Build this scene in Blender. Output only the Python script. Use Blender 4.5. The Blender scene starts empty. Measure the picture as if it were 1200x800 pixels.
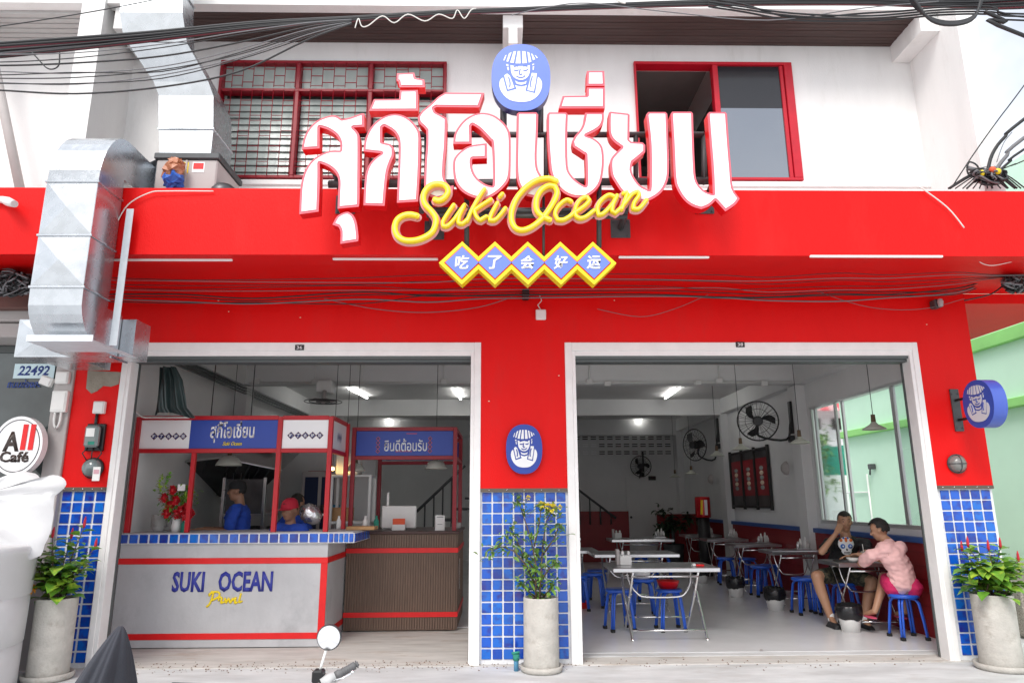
import bpy, bmesh, math, random
from math import pi, sin, cos, radians as R
from mathutils import Vector, Matrix
random.seed(7)
S = bpy.context.scene
COL = S.collection
# ------------------------------------------------------------------ camera
F = 811.0
CAM = Vector((0.0, -6.81, 1.48))
RX = Vector((0.99983, 0.0002681, 0.018554)).normalized()   # camera right / up / forward seen in place axes
Yc = Vector((-0.0180247, -0.2235064, 0.9745358)).normalized()
Zc = Vector((-0.0044082, 0.9747024, 0.2234630)); Zc = (Zc - Zc.dot(Yc) * Yc).normalized()
Xc = Zc.cross(Yc)
if Xc.x < 0: Xc = -Xc
# rows Xc,Yc,Zc: place axes expressed in (right, up, forward); camera axes in the place:
c_right = Vector((Xc.x, Yc.x, Zc.x)); c_up = Vector((Xc.y, Yc.y, Zc.y)); c_fwd = Vector((Xc.z, Yc.z, Zc.z))
cam = bpy.data.cameras.new('camera'); co = bpy.data.objects.new('camera', cam); COL.objects.link(co)
m = Matrix((c_right, c_up, -c_fwd)).transposed().to_4x4(); m.translation = CAM
co.matrix_world = m
cam.sensor_width = 36.0; cam.lens = F / 1200 * 36.0
cam.clip_start = 0.05; cam.clip_end = 2000
S.camera = co
# ------------------------------------------------------------------ sky, sun, exposure
SUN_EL, SUN_AZ = 48.0, 203.0          # azimuth clockwise from +Y: the sun stands behind the camera, a little to the left
W = bpy.data.worlds.new('World'); S.world = W; W.use_nodes = True
nt = W.node_tree; bg = nt.nodes['Background']
sky = nt.nodes.new('ShaderNodeTexSky'); sky.sky_type = 'NISHITA'; sky.sun_disc = False
sky.sun_elevation = R(SUN_EL); sky.sun_rotation = R(SUN_AZ)
sky.dust_density = 4.0; sky.air_density = 1.0; sky.ozone_density = 1.0
tc = nt.nodes.new('ShaderNodeTexCoord'); nz = nt.nodes.new('ShaderNodeTexNoise'); nz.inputs['Scale'].default_value = 2.2
nz.inputs['Detail'].default_value = 6; nz.inputs['Roughness'].default_value = 0.55
rp = nt.nodes.new('ShaderNodeValToRGB'); rp.color_ramp.elements[0].position = .36; rp.color_ramp.elements[0].color = (.45, .45, .45, 1)
rp.color_ramp.elements[1].position = .62; rp.color_ramp.elements[1].color = (1, 1, 1, 1)
mx = nt.nodes.new('ShaderNodeMix'); mx.data_type = 'RGBA'; mx.inputs['B'].default_value = (8.2, 8.4, 8.8, 1)
nt.links.new(tc.outputs['Generated'], nz.inputs['Vector']); nt.links.new(nz.outputs['Fac'], rp.inputs['Fac'])
nt.links.new(rp.outputs['Color'], mx.inputs['Factor']); nt.links.new(sky.outputs['Color'], mx.inputs['A'])
nt.links.new(mx.outputs['Result'], bg.inputs['Color']); bg.inputs['Strength'].default_value = 0.13
sd = bpy.data.lights.new('sun', 'SUN'); sd.energy = 1.8; sd.angle = R(24); sd.color = (1.0, .965, .92)
so = bpy.data.objects.new('sun', sd); COL.objects.link(so)
az, el = R(SUN_AZ), R(SUN_EL)
so.rotation_euler = Vector((-sin(az) * cos(el), -cos(az) * cos(el), -sin(el))).to_track_quat('-Z', 'Y').to_euler()
so.location = (0, -20, 30)
S.view_settings.view_transform = 'Standard'; S.view_settings.look = 'None'
S.view_settings.exposure = 0.53; S.view_settings.gamma = 1.0; S.view_settings.use_curve_mapping = False
S.cycles.max_bounces = 8; S.cycles.diffuse_bounces = 5; S.cycles.glossy_bounces = 4
S.cycles.transmission_bounces = 6; S.cycles.transparent_max_bounces = 8
S.cycles.sample_clamp_indirect = 6.0; S.cycles.caustics_reflective = False; S.cycles.caustics_refractive = False

# ------------------------------------------------------------------ helpers
def ray(px, py):
    v = Vector((px - 600, 400 - py, F))
    return Vector((v.dot(Xc), v.dot(Yc), v.dot(Zc)))
def at(px, py, X=None, Y=None, Z=None):
    "the point of the place that the photograph's pixel (1200 x 800) shows on a given plane"
    r = ray(px, py)
    t = (X - CAM.x) / r.x if X is not None else (Y - CAM.y) / r.y if Y is not None else (Z - CAM.z) / r.z
    return CAM + r * t
ORG = {}
def org(o): return ORG.get(o.name, Vector((0, 0, 0))) if o else Vector((0, 0, 0))
def tagp(o, label=None, cat=None, group=None, kind=None):
    if label: o['label'] = label
    if cat: o['category'] = cat
    if group: o['group'] = group
    if kind: o['kind'] = kind
    return o
def thing(name, label, cat, loc=(0, 0, 0), rz=0, group=None):
    o = bpy.data.objects.new(name, None); COL.objects.link(o); o.empty_display_size = .1
    o.location = loc; o.rotation_euler = (0, 0, rz); ORG[o.name] = Vector(loc)
    return tagp(o, label, cat, group)
def link_mesh(name, me, parent=None):
    o = bpy.data.objects.new(name, me); COL.objects.link(o)
    if parent is not None:
        o.parent = parent; ORG[o.name] = org(parent)
    return o
def smooth_pts(pts, n=4, corner=40, closed=True):
    "round a traced outline: Catmull-Rom through gentle turns, sharp turns kept"
    N = len(pts); out = []
    def turn(i):
        if not closed and (i == 0 or i == N - 1): return 180
        a = Vector(pts[i]) - Vector(pts[i - 1]); b = Vector(pts[(i + 1) % N]) - Vector(pts[i])
        if a.length < 1e-6 or b.length < 1e-6: return 180
        return math.degrees(a.angle(b))
    cs = [turn(i) > corner for i in range(N)]
    rng = range(N) if closed else range(N - 1)
    for i in rng:
        p1 = Vector(pts[i]); p2 = Vector(pts[(i + 1) % N])
        p0 = p1 if cs[i] else Vector(pts[i - 1]); p3 = p2 if cs[(i + 1) % N] else Vector(pts[(i + 2) % N])
        if cs[i] and cs[(i + 1) % N]:
            out.append(p1); continue
        for k in range(n):
            t = k / n
            out.append(0.5 * ((2 * p1) + (p2 - p0) * t + (2 * p0 - 5 * p1 + 4 * p2 - p3) * t * t + (3 * p1 - p0 - 3 * p2 + p3) * t ** 3))
    if not closed: out.append(Vector(pts[-1]))
    return out
def seg_dist(p, a, b_):
    ab = b_ - a; t = 0 if ab.length_squared < 1e-12 else max(0, min(1, (p - a).dot(ab) / ab.length_squared)); return (p - (a + ab * t)).length
def offset_poly(pts, d):
    out = offset_raw(pts, d); N = len(pts)
    out = [o for o in out if min(seg_dist(o, pts[i], pts[(i + 1) % N]) for i in range(N)) > d * .86]
    def cross_(a, b, c, e):
        r = b - a; s = e - c; k = r.x * s.y - r.y * s.x
        if abs(k) < 1e-12: return None
        t = ((c - a).x * s.y - (c - a).y * s.x) / k; u = ((c - a).x * r.y - (c - a).y * r.x) / k
        return a + r * t if 1e-6 < t < 1 - 1e-6 and 1e-6 < u < 1 - 1e-6 else None
    again = True
    while again:                       # cut off the little loops an offset can leave
        again = False; n = len(out)
        for i in range(n):
            for j in range(i + 2, n):
                if i == 0 and j == n - 1: continue
                x = cross_(out[i], out[i + 1], out[j], out[(j + 1) % n])
                if x is not None:
                    ar = lambda P: abs(sum(P[q_].x * P[(q_ + 1) % len(P)].y - P[(q_ + 1) % len(P)].x * P[q_].y for q_ in range(len(P))))
                    A1 = out[:i + 1] + [x] + out[j + 1:]; A2 = [x] + out[i + 1:j + 1]; out = A1 if ar(A1) > ar(A2) else A2
                    again = True; break
            if again: break
    return out
def offset_raw(pts, d):
    "move a closed 2D outline inward by d"
    N = len(pts); A = sum(pts[i].x * pts[(i + 1) % N].y - pts[(i + 1) % N].x * pts[i].y for i in range(N))
    s = 1 if A > 0 else -1; out = []
    for i in range(N):
        p = pts[i]; a = (p - pts[i - 1]); b = (pts[(i + 1) % N] - p)
        if a.length < 1e-7: a = b
        if b.length < 1e-7: b = a
        a = a.normalized(); b = b.normalized()
        na = Vector((-a.y, a.x)) * s; nb = Vector((-b.y, b.x)) * s
        k = na + nb
        if k.length < 1e-3: k = na
        k = k.normalized(); c = max(.45, k.dot(na))
        if s * (a.x * b.y - a.y * b.x) < -.35:          # reflex corner: go round it
            out += [p + na * d, p + k * d, p + nb * d]; continue
        out.append(p + k * (d / c))
    return out
class MB:
    def __init__(s): s.v = []; s.f = []; s.mi = []; s.sm = []
    def add(s, vs, fs, mi=0, sm=False):
        b = len(s.v); s.v += [Vector(v) for v in vs]
        for f in fs: s.f.append([b + i for i in f]); s.mi.append(mi); s.sm.append(sm)
        return s
    def box(s, x0, x1, y0, y1, z0, z1, mi=0, M=None):
        vs = [Vector((x, y, z)) for z in (z0, z1) for y in (y0, y1) for x in (x0, x1)]
        if M is not None: vs = [M @ v for v in vs]
        return s.add(vs, [(0, 2, 3, 1), (4, 5, 7, 6), (0, 1, 5, 4), (2, 6, 7, 3), (0, 4, 6, 2), (1, 3, 7, 5)], mi)
    def bbox(s, x0, x1, y0, y1, z0, z1, b=.005, mi=0, M=None):
        "box with bevelled edges"
        bm = bmesh.new(); bmesh.ops.create_cube(bm, size=1)
        for v in bm.verts: v.co = Vector(((x0 + x1) / 2 + v.co.x * (x1 - x0), (y0 + y1) / 2 + v.co.y * (y1 - y0), (z0 + z1) / 2 + v.co.z * (z1 - z0)))
        b = min(b, abs(x1 - x0) * .45, abs(y1 - y0) * .45, abs(z1 - z0) * .45)
        bmesh.ops.bevel(bm, geom=bm.edges[:], offset=b, segments=1, affect='EDGES')
        bm.verts.index_update(); vs = [(M @ v.co if M is not None else v.co.copy()) for v in bm.verts]
        s.add(vs, [[v.index for v in f.verts] for f in bm.faces], mi); bm.free(); return s
    def prism(s, poly, y0, y1, mi=0, mside=None, M=None):
        "outline in the XZ plane, pushed from y0 (front) to y1 (back)"
        N = len(poly); A = sum(poly[i][0] * poly[(i + 1) % N][1] - poly[(i + 1) % N][0] * poly[i][1] for i in range(N))
        if A < 0: poly = list(reversed(poly))
        vs = [Vector((p[0], y0, p[1])) for p in poly] + [Vector((p[0], y1, p[1])) for p in poly]
        if M is not None: vs = [M @ v for v in vs]
        s.add(vs, [list(range(N)), list(range(2 * N - 1, N - 1, -1))], mi)
        b = len(s.v) - 2 * N
        for i in range(N):
            j = (i + 1) % N; s.f.append([b + i, b + N + i, b + N + j, b + j]); s.mi.append(mi if mside is None else mside); s.sm.append(False)
        return s
    def tube(s, pts, r, n=8, mi=0, cap=True, closed=False):
        pts = [Vector(p) for p in pts]; N = len(pts)
        rs = r if isinstance(r, (list, tuple)) else [r] * N
        up = Vector((0, 0, 1)); rings = []
        T0 = (pts[1] - pts[0]).normalized()
        u = T0.cross(up)
        if u.length < .05: u = T0.cross(Vector((0, 1, 0)))
        u.normalize()
        for i in range(N):
            if closed: T = (pts[(i + 1) % N] - pts[i - 1])
            else: T = pts[min(i + 1, N - 1)] - pts[max(i - 1, 0)]
            if T.length < 1e-9: T = T0
            T = T.normalized(); u = (u - u.dot(T) * T)
            if u.length < 1e-6: u = T.orthogonal()
            u.normalize(); w = T.cross(u)
            rings.append([pts[i] + (u * cos(2 * pi * k / n) + w * sin(2 * pi * k / n)) * rs[i] for k in range(n)])
        fs = []
        for i in range(N if closed else N - 1):
            j = (i + 1) % N
            for k in range(n): fs.append((i * n + k, i * n + (k + 1) % n, j * n + (k + 1) % n, j * n + k))
        s.add([v for q in rings for v in q], fs, mi, True)
        if cap and not closed:
            b = len(s.v) - N * n
            s.f.append([b + k for k in range(n)][::-1]); s.mi.append(mi); s.sm.append(False)
            s.f.append([b + (N - 1) * n + k for k in range(n)]); s.mi.append(mi); s.sm.append(False)
        return s
    def cyl(s, p0, p1, r, r1=None, n=16, mi=0): return s.tube([p0, p1], [r, r if r1 is None else r1], n, mi)
    def lathe(s, prof, c=(0, 0, 0), n=24, mi=0, axis='Z', sm=True, M=None, sx=1, sy=1):
        c = Vector(c); vs = []
        for (r, h) in prof:
            for k in range(n):
                a = 2 * pi * k / n; v = Vector((r * cos(a) * sx, r * sin(a) * sy, h))
                if axis == 'Y': v = Vector((v.x, v.z, v.y))
                if axis == 'X': v = Vector((v.z, v.x, v.y))
                if M is not None: v = M @ v
                vs.append(v + c)
        fs = []
        for i in range(len(prof) - 1):
            for k in range(n):
                a, b_, c_, d = i * n + k, i * n + (k + 1) % n, (i + 1) * n + (k + 1) % n, (i + 1) * n + k
                fs.append((a, b_, c_, d) if axis != 'Y' else (d, c_, b_, a))
        s.add(vs, fs, mi, sm)
        return s
    def ball(s, c, r, mi=0, n=12, sc=(1, 1, 1), M=None):
        prof = [(max(1e-4, r * sin(pi * i / n)), -r * cos(pi * i / n)) for i in range(n + 1)]
        c = Vector(c); vs = []; k_ = n * 2 if n < 8 else n + 4
        for (q, h) in prof:
            for k in range(k_):
                a = 2 * pi * k / k_; v = Vector((q * cos(a) * sc[0], q * sin(a) * sc[1], h * sc[2]))
                if M is not None: v = M @ v
                vs.append(v + c)
        fs = [(i * k_ + k, i * k_ + (k + 1) % k_, (i + 1) * k_ + (k + 1) % k_, (i + 1) * k_ + k) for i in range(n) for k in range(k_)]
        return s.add(vs, fs, mi, True)
    def quad(s, a, b, c, d, mi=0): return s.add([a, b, c, d], [(0, 1, 2, 3)], mi)
    def mesh(s, name, o=Vector((0, 0, 0))):
        me = bpy.data.meshes.new(name); me.from_pydata([v - o for v in s.v], [], s.f); me.validate()
        if len(me.polygons) == len(s.f):
            me.polygons.foreach_set('material_index', s.mi); me.polygons.foreach_set('use_smooth', s.sm)
        me.update(); return me
    def build(s, name, mats, parent=None, local=False, kind=None, label=None, bevel=0):
        me = s.mesh(name, Vector((0, 0, 0)) if local else org(parent))
        for mt in (mats if isinstance(mats, (list, tuple)) else [mats]): me.materials.append(mt)
        o = link_mesh(name, me, parent)
        if kind: o['kind'] = kind
        if label: o['label'] = label
        return o
def kids(o): return [c for c in COL.objects if c.parent == o]
def make_copies(src, spots, labels, group=None):
    "copies of a thing, its parts and their sub-parts at (x, y, z, rz)"
    tree = [(c, kids(c)) for c in kids(src)]
    if group: src['group'] = group
    out = []
    for (x, y, z, rz), lb in zip(spots, labels):
        r = src.copy(); COL.objects.link(r); r.location = (x, y, z); r.rotation_euler = (0, 0, rz); r['label'] = lb
        for c, gs in tree:
            d = c.copy(); COL.objects.link(d); d.parent = r
            for g in gs:
                e = g.copy(); COL.objects.link(e); e.parent = d
        out.append(r)
    return out
# ------------------------------------------------------------------ materials
def mat(name, col, rough=.6, metal=0.0, var=.0, vscale=6, bump=0.0, bscale=60, spec=.5, col2=None, c2lo=.5, c2hi=.62, c2scale=3, coat=0, stretch=None, emit=None, es=1, trans=0, alpha=1, detail=4, sheen=0, rvar=0, subsurf=0):
    mt = bpy.data.materials.new(name); mt.use_nodes = True; n = mt.node_tree; b = n.nodes['Principled BSDF']
    b.inputs['Roughness'].default_value = rough; b.inputs['Metallic'].default_value = metal
    b.inputs['Specular IOR Level'].default_value = spec
    b.inputs['Coat Weight'].default_value = coat; b.inputs['Coat Roughness'].default_value = .08
    b.inputs['Transmission Weight'].default_value = trans; b.inputs['Alpha'].default_value = alpha
    tcn = n.nodes.new('ShaderNodeTexCoord'); vec = tcn.outputs['Object']
    if stretch:
        mp = n.nodes.new('ShaderNodeMapping'); mp.inputs['Scale'].default_value = stretch; n.links.new(vec, mp.inputs['Vector']); vec = mp.outputs['Vector']
    c4 = (*col, 1)
    b.inputs['Base Color'].default_value = c4
    out = None
    if var > 0:
        t = n.nodes.new('ShaderNodeTexNoise'); t.inputs['Scale'].default_value = vscale; t.inputs['Detail'].default_value = detail; t.inputs['Roughness'].default_value = .6
        n.links.new(vec, t.inputs['Vector'])
        r = n.nodes.new('ShaderNodeMapRange'); r.inputs['From Min'].default_value = .3; r.inputs['From Max'].default_value = .7
        r.inputs['To Min'].default_value = 1 - var; r.inputs['To Max'].default_value = 1 + var * .6
        n.links.new(t.outputs['Fac'], r.inputs['Value'])
        mm = n.nodes.new('ShaderNodeMix'); mm.data_type = 'RGBA'; mm.blend_type = 'MULTIPLY'; mm.inputs['Factor'].default_value = 1
        mm.inputs['A'].default_value = c4; n.links.new(r.outputs['Result'], mm.inputs['B']); out = mm.outputs['Result']
        if rvar:
            r2 = n.nodes.new('ShaderNodeMapRange'); r2.inputs['From Min'].default_value = .3; r2.inputs['From Max'].default_value = .7
            r2.inputs['To Min'].default_value = max(.02, rough - rvar); r2.inputs['To Max'].default_value = min(1, rough + rvar)
            n.links.new(t.outputs['Fac'], r2.inputs['Value']); n.links.new(r2.outputs['Result'], b.inputs['Roughness'])
    if col2:
        t = n.nodes.new('ShaderNodeTexNoise'); t.inputs['Scale'].default_value = c2scale; t.inputs['Detail'].default_value = 8; t.inputs['Roughness'].default_value = .7
        n.links.new(vec, t.inputs['Vector'])
        r = n.nodes.new('ShaderNodeMapRange'); r.inputs['From Min'].default_value = c2lo; r.inputs['From Max'].default_value = c2hi
        n.links.new(t.outputs['Fac'], r.inputs['Value'])
        m2 = n.nodes.new('ShaderNodeMix'); m2.data_type = 'RGBA'; n.links.new(r.outputs['Result'], m2.inputs['Factor'])
        if out: n.links.new(out, m2.inputs['A'])
        else: m2.inputs['A'].default_value = c4
        m2.inputs['B'].default_value = (*col2, 1); out = m2.outputs['Result']
    if out: n.links.new(out, b.inputs['Base Color'])
    if bump > 0:
        t = n.nodes.new('ShaderNodeTexNoise'); t.inputs['Scale'].default_value = bscale; t.inputs['Detail'].default_value = 5; n.links.new(vec, t.inputs['Vector'])
        bp = n.nodes.new('ShaderNodeBump'); bp.inputs['Strength'].default_value = bump; bp.inputs['Distance'].default_value = .01
        n.links.new(t.outputs['Fac'], bp.inputs['Height']); n.links.new(bp.outputs['Normal'], b.inputs['Normal'])
    if emit:
        b.inputs['Emission Color'].default_value = (*emit, 1); b.inputs['Emission Strength'].default_value = es
    return mt
M = {}
M['red'] = mat('red wall paint', (.74, .002, .002), .5, spec=.22, var=.07, vscale=1.6, bump=.25, bscale=90, col2=(.60, .012, .01), c2lo=.52, c2hi=.8, c2scale=1.6, stretch=(1.6, 1.6, .5))
M['redtrim'] = mat('red trim paint', (.70, .006, .008), .4, var=.08, vscale=9)
M['dred'] = mat('dark red steel paint', (.27, .003, .014), .42, var=.15, vscale=14)
M['white'] = mat('white wall paint', (.78, .775, .765), .7, var=.06, vscale=1.2, bump=.3, bscale=50, col2=(.60, .59, .56), c2lo=.54, c2hi=.86, c2scale=1.6, stretch=(2.2, 2.2, .5))
M['wtrim'] = mat('white trim paint', (.84, .83, .82), .5, var=.06, vscale=5, bump=.12, bscale=50, col2=(.62, .60, .57), c2lo=.66, c2hi=.86, c2scale=4)
M['grout'] = mat('white tile grout', (.76, .77, .79), .8, var=.10, vscale=30, col2=(.50, .48, .45), c2lo=.54, c2hi=.80, c2scale=5)
M['inwall'] = mat('interior wall paint', (.74, .745, .74), .75, var=.06, vscale=1.5, bump=.15, bscale=50)
M['ceil'] = mat('ceiling paint', (.70, .70, .69), .8, var=.06, vscale=1.3, bump=.1)
M['conc'] = mat('forecourt concrete', (.58, .59, .595), .85, var=.24, vscale=1.8, bump=.45, bscale=45, col2=(.42, .40, .38), c2lo=.52, c2hi=.80, c2scale=2.3, stretch=(.6, 1.8, 1))
M['stain'] = mat('stained concrete apron', (.56, .54, .51), .8, var=.22, vscale=2.5, bump=.5, bscale=50, col2=(.34, .25, .18), c2lo=.54, c2hi=.74, c2scale=2.0, stretch=(.7, 3.0, 1))
M['floor'] = mat('polished pale floor', (.74, .75, .76), .25, var=.04, vscale=1.0, bump=.02, bscale=12, col2=(.60, .60, .60), c2lo=.30, c2hi=.95, c2scale=1.7)
M['cement'] = mat('grey loft cement', (.48, .485, .50), .62, var=.10, vscale=3, bump=.15, bscale=30, col2=(.37, .375, .39), c2lo=.52, c2hi=.72, c2scale=2.2, stretch=(1, 1, .8))
M['potc'] = mat('cast concrete', (.50, .48, .44), .85, var=.16, vscale=8, bump=.5, bscale=60, col2=(.33, .30, .26), c2lo=.55, c2hi=.75, c2scale=7)
M['galv'] = mat('galvanised sheet', (.53, .56, .59), .27, .85, var=.10, vscale=7, bump=.10, bscale=3, rvar=.06, detail=2)
M['steel'] = mat('stainless steel', (.62, .62, .63), .28, 1.0, var=.06, vscale=10)
M['angle'] = mat('zinc painted angle steel', (.62, .66, .70), .45, .3, var=.08, vscale=12)
M['dsteel'] = mat('charcoal steel', (.075, .08, .085), .5, .3, var=.15, vscale=10)
M['black'] = mat('black plastic', (.012, .012, .013), .45)
M['cable'] = mat('black cable rubber', (.018, .018, .02), .55)
M['cableg'] = mat('grey cable rubber', (.16, .16, .17), .6)
M['cabler'] = mat('maroon cable rubber', (.16, .025, .04), .6)
M['cablew'] = mat('white cable rubber', (.72, .70, .66), .6)
M['soffit'] = mat('brown soffit board', (.060, .032, .028), .6, var=.25, vscale=3, stretch=(1, 12, 12), bump=.2, bscale=20)
M['soffitw'] = mat('grey ribbed soffit', (.44, .43, .42), .7, var=.06)
M['lred'] = mat('sign letter side red', (.78, .006, .010), .45, spec=.2)
M['ltrim'] = mat('sign letter trim pink', (.74, .13, .17), .35)
M['lface'] = mat('sign letter white face', (.86, .86, .87), .32, coat=.2)
M['yellow'] = mat('sign yellow', (.86, .66, .012), .35)
M['yellow2'] = mat('sign pale yellow ridge', (.92, .80, .16), .3)
M['sback'] = mat('pink acrylic backing', (.70, .30, .30), .25)
M['sblue'] = mat('sign cornflower blue', (.135, .21, .66), .4, var=.04, vscale=8)
M['dblue'] = mat('sign deep blue', (.022, .06, .36), .42, var=.05, vscale=8)
M['navy'] = mat('sign side navy', (.02, .03, .16), .4)
M['logow'] = mat('emblem white', (.82, .84, .86), .45)
M['wred'] = mat('bench red', (.22, .006, .010), .5, var=.1, vscale=5)
M['bluetrim'] = mat('bench blue trim', (.03, .09, .30), .4)
M['stool'] = mat('blue stool enamel', (.020, .115, .62), .3, var=.08, vscale=10, coat=.2)
M['rubber'] = mat('black rubber', (.012, .012, .012), .8)
M['wood'] = mat('brown slat laminate', (.17, .11, .08), .5, var=.22, vscale=6, stretch=(10, 10, .8))
M['lwood'] = mat('light wood', (.45, .25, .10), .5, var=.15, vscale=8)
M['plastw'] = mat('white plastic', (.78, .78, .76), .4, var=.04)
M['plastbag'] = mat('black bin liner', (.012, .012, .014), .25, bump=.6, bscale=25)
M['greenw'] = mat('mint green wall paint', (.64, .87, .71), .75, var=.05, vscale=.8, bump=.15)
M['greenb'] = mat('leaf green wall band', (.30, .66, .20), .7, var=.1, vscale=2)
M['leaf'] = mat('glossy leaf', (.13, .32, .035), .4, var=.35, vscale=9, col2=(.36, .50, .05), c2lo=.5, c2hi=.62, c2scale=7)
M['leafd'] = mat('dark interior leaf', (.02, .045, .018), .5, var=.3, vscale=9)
M['leafo'] = mat('olive mottled leaf', (.15, .29, .05), .45, var=.35, vscale=14, col2=(.26, .20, .09), c2lo=.56, c2hi=.68, c2scale=12)
M['stem'] = mat('brown plant stem', (.13, .085, .05), .8, var=.2, vscale=20)
M['spike'] = mat('crimson flower spike', (.50, .015, .035), .6, bump=.8, bscale=120)
M['rose'] = mat('red rose', (.48, .006, .015), .5, bump=.8, bscale=70)
M['yflower'] = mat('yellow flower', (.80, .68, .06), .6, bump=.6, bscale=90)
M['soil'] = mat('dark potting soil', (.05, .035, .025), .95, bump=.9, bscale=50)
M['glass'] = mat('clear shop glass', (.85, .9, .9), .03, trans=1.0)
M['dglass'] = mat('tinted window glass', (.24, .26, .29), .03, .9)
M['cafeglass'] = mat('cafe shop glass', (.07, .085, .085), .05, var=.5, vscale=1.3, coat=.5)
M['louver'] = mat('pale green louvre glass', (.36, .42, .40), .2, var=.15, vscale=3)
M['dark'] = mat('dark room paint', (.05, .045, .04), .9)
M['grayceil'] = mat('grey room ceiling', (.20, .19, .18), .9, var=.15, vscale=2)
M['alum'] = mat('brushed aluminium frame', (.62, .64, .64), .35, .6)
M['shutter'] = mat('dark roller shutter box', (.10, .11, .11), .5, .3)
M['tubelamp'] = mat('lit fluorescent tube', (1, 1, 1), .5, emit=(1, .98, .95), es=18)
M['bulb'] = mat('lit warm bulb', (1, .8, .4), .5, emit=(1, .62, .2), es=14)
M['ltrimtube'] = mat('unlit led strip cover', (.85, .80, .78), .4)
M['hood'] = mat('sooty steel hood', (.10, .10, .105), .4, .7, var=.3, vscale=5)
M['board'] = mat('board black steel', (.018, .018, .018), .5)
M['poster'] = mat('red soft drink poster', (.24, .006, .012), .4)
M['can'] = mat('glossy red can', (.45, .006, .012), .2, .3)
M['cover'] = mat('charcoal vehicle cover cloth', (.040, .043, .055), .85, var=.15, vscale=5, bump=.25, bscale=120)
M['mirror'] = mat('mirror glass', (.9, .9, .92), .02, 1.0)
M['chrome'] = mat('chrome', (.8, .8, .8), .08, 1.0)
M['moto'] = mat('dark motorcycle paint', (.03, .03, .035), .3, coat=.5)
M['pvcb'] = mat('blue pvc pipe', (.08, .26, .42), .4)
M['tealnet'] = mat('teal shade net', (.03, .28, .20), .8, var=.4, vscale=12)
M['awnr'] = mat('red awning cloth', (.70, .10, .12), .7)
M['gravel'] = mat('pebble wash', (.42, .38, .33), .9, var=.6, vscale=60, bump=1, bscale=90)
M['lite'] = mat('beige card', (.66, .56, .42), .7)
M['foil'] = mat('silver wrap', (.7, .7, .72), .18, .9, bump=1.0, bscale=22)
M['skin'] = mat('tan skin', (.43, .235, .145), .5, var=.06, vscale=8)
M['skin2'] = mat('brown skin', (.30, .155, .095), .5, var=.06, vscale=8)
M['hair'] = mat('short black hair', (.012, .010, .009), .6, bump=.8, bscale=150)
M['tblack'] = mat('black t-shirt', (.016, .016, .018), .85, var=.2, vscale=12, bump=.3, bscale=18)
M['camo'] = mat('camouflage cloth', (.10, .095, .06), .85, var=.3, vscale=12, col2=(.025, .028, .02), c2lo=.48, c2hi=.52, c2scale=14, bump=.2, bscale=20)
M['pink'] = mat('pale pink shirt', (.82, .50, .49), .85, var=.07, vscale=12, bump=.4, bscale=14)
M['hotpink'] = mat('hot pink shorts', (.60, .02, .12), .8, var=.1, vscale=12, bump=.2, bscale=18)
M['bshirt'] = mat('royal blue work shirt', (.012, .055, .36), .85, var=.12, vscale=10, bump=.3, bscale=16)
M['navyc'] = mat('navy cloth', (.015, .025, .07), .85)
M['redcap'] = mat('red cap cloth', (.40, .01, .03), .8)
M['sandal'] = mat('black clog', (.02, .02, .022), .6)
M['sole'] = mat('pink flip flop', (.62, .08, .16), .6)
M['whsock'] = mat('white sock', (.75, .75, .75), .9)
M['print1'] = mat('print blue', (.03, .16, .55), .7)
M['print2'] = mat('print orange', (.72, .17, .03), .7)
M['meterg'] = mat('meter glass', (.16, .20, .20), .1, coat=.5)
M['orange'] = mat('orange card', (.75, .10, .03), .6)
M['plasterg'] = mat('torn grey plaster', (.30, .27, .22), .9, var=.15, vscale=10, bump=.6)
M['gpillar'] = mat('grey neighbour pillar paint', (.44, .41, .40), .7, var=.06, vscale=3)
M['brownb'] = mat('brown fascia board', (.13, .055, .045), .6, var=.2)
M['vinyl'] = mat('white vinyl sheet', (.64, .64, .65), .5, var=.04, bump=.3, bscale=6)
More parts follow.
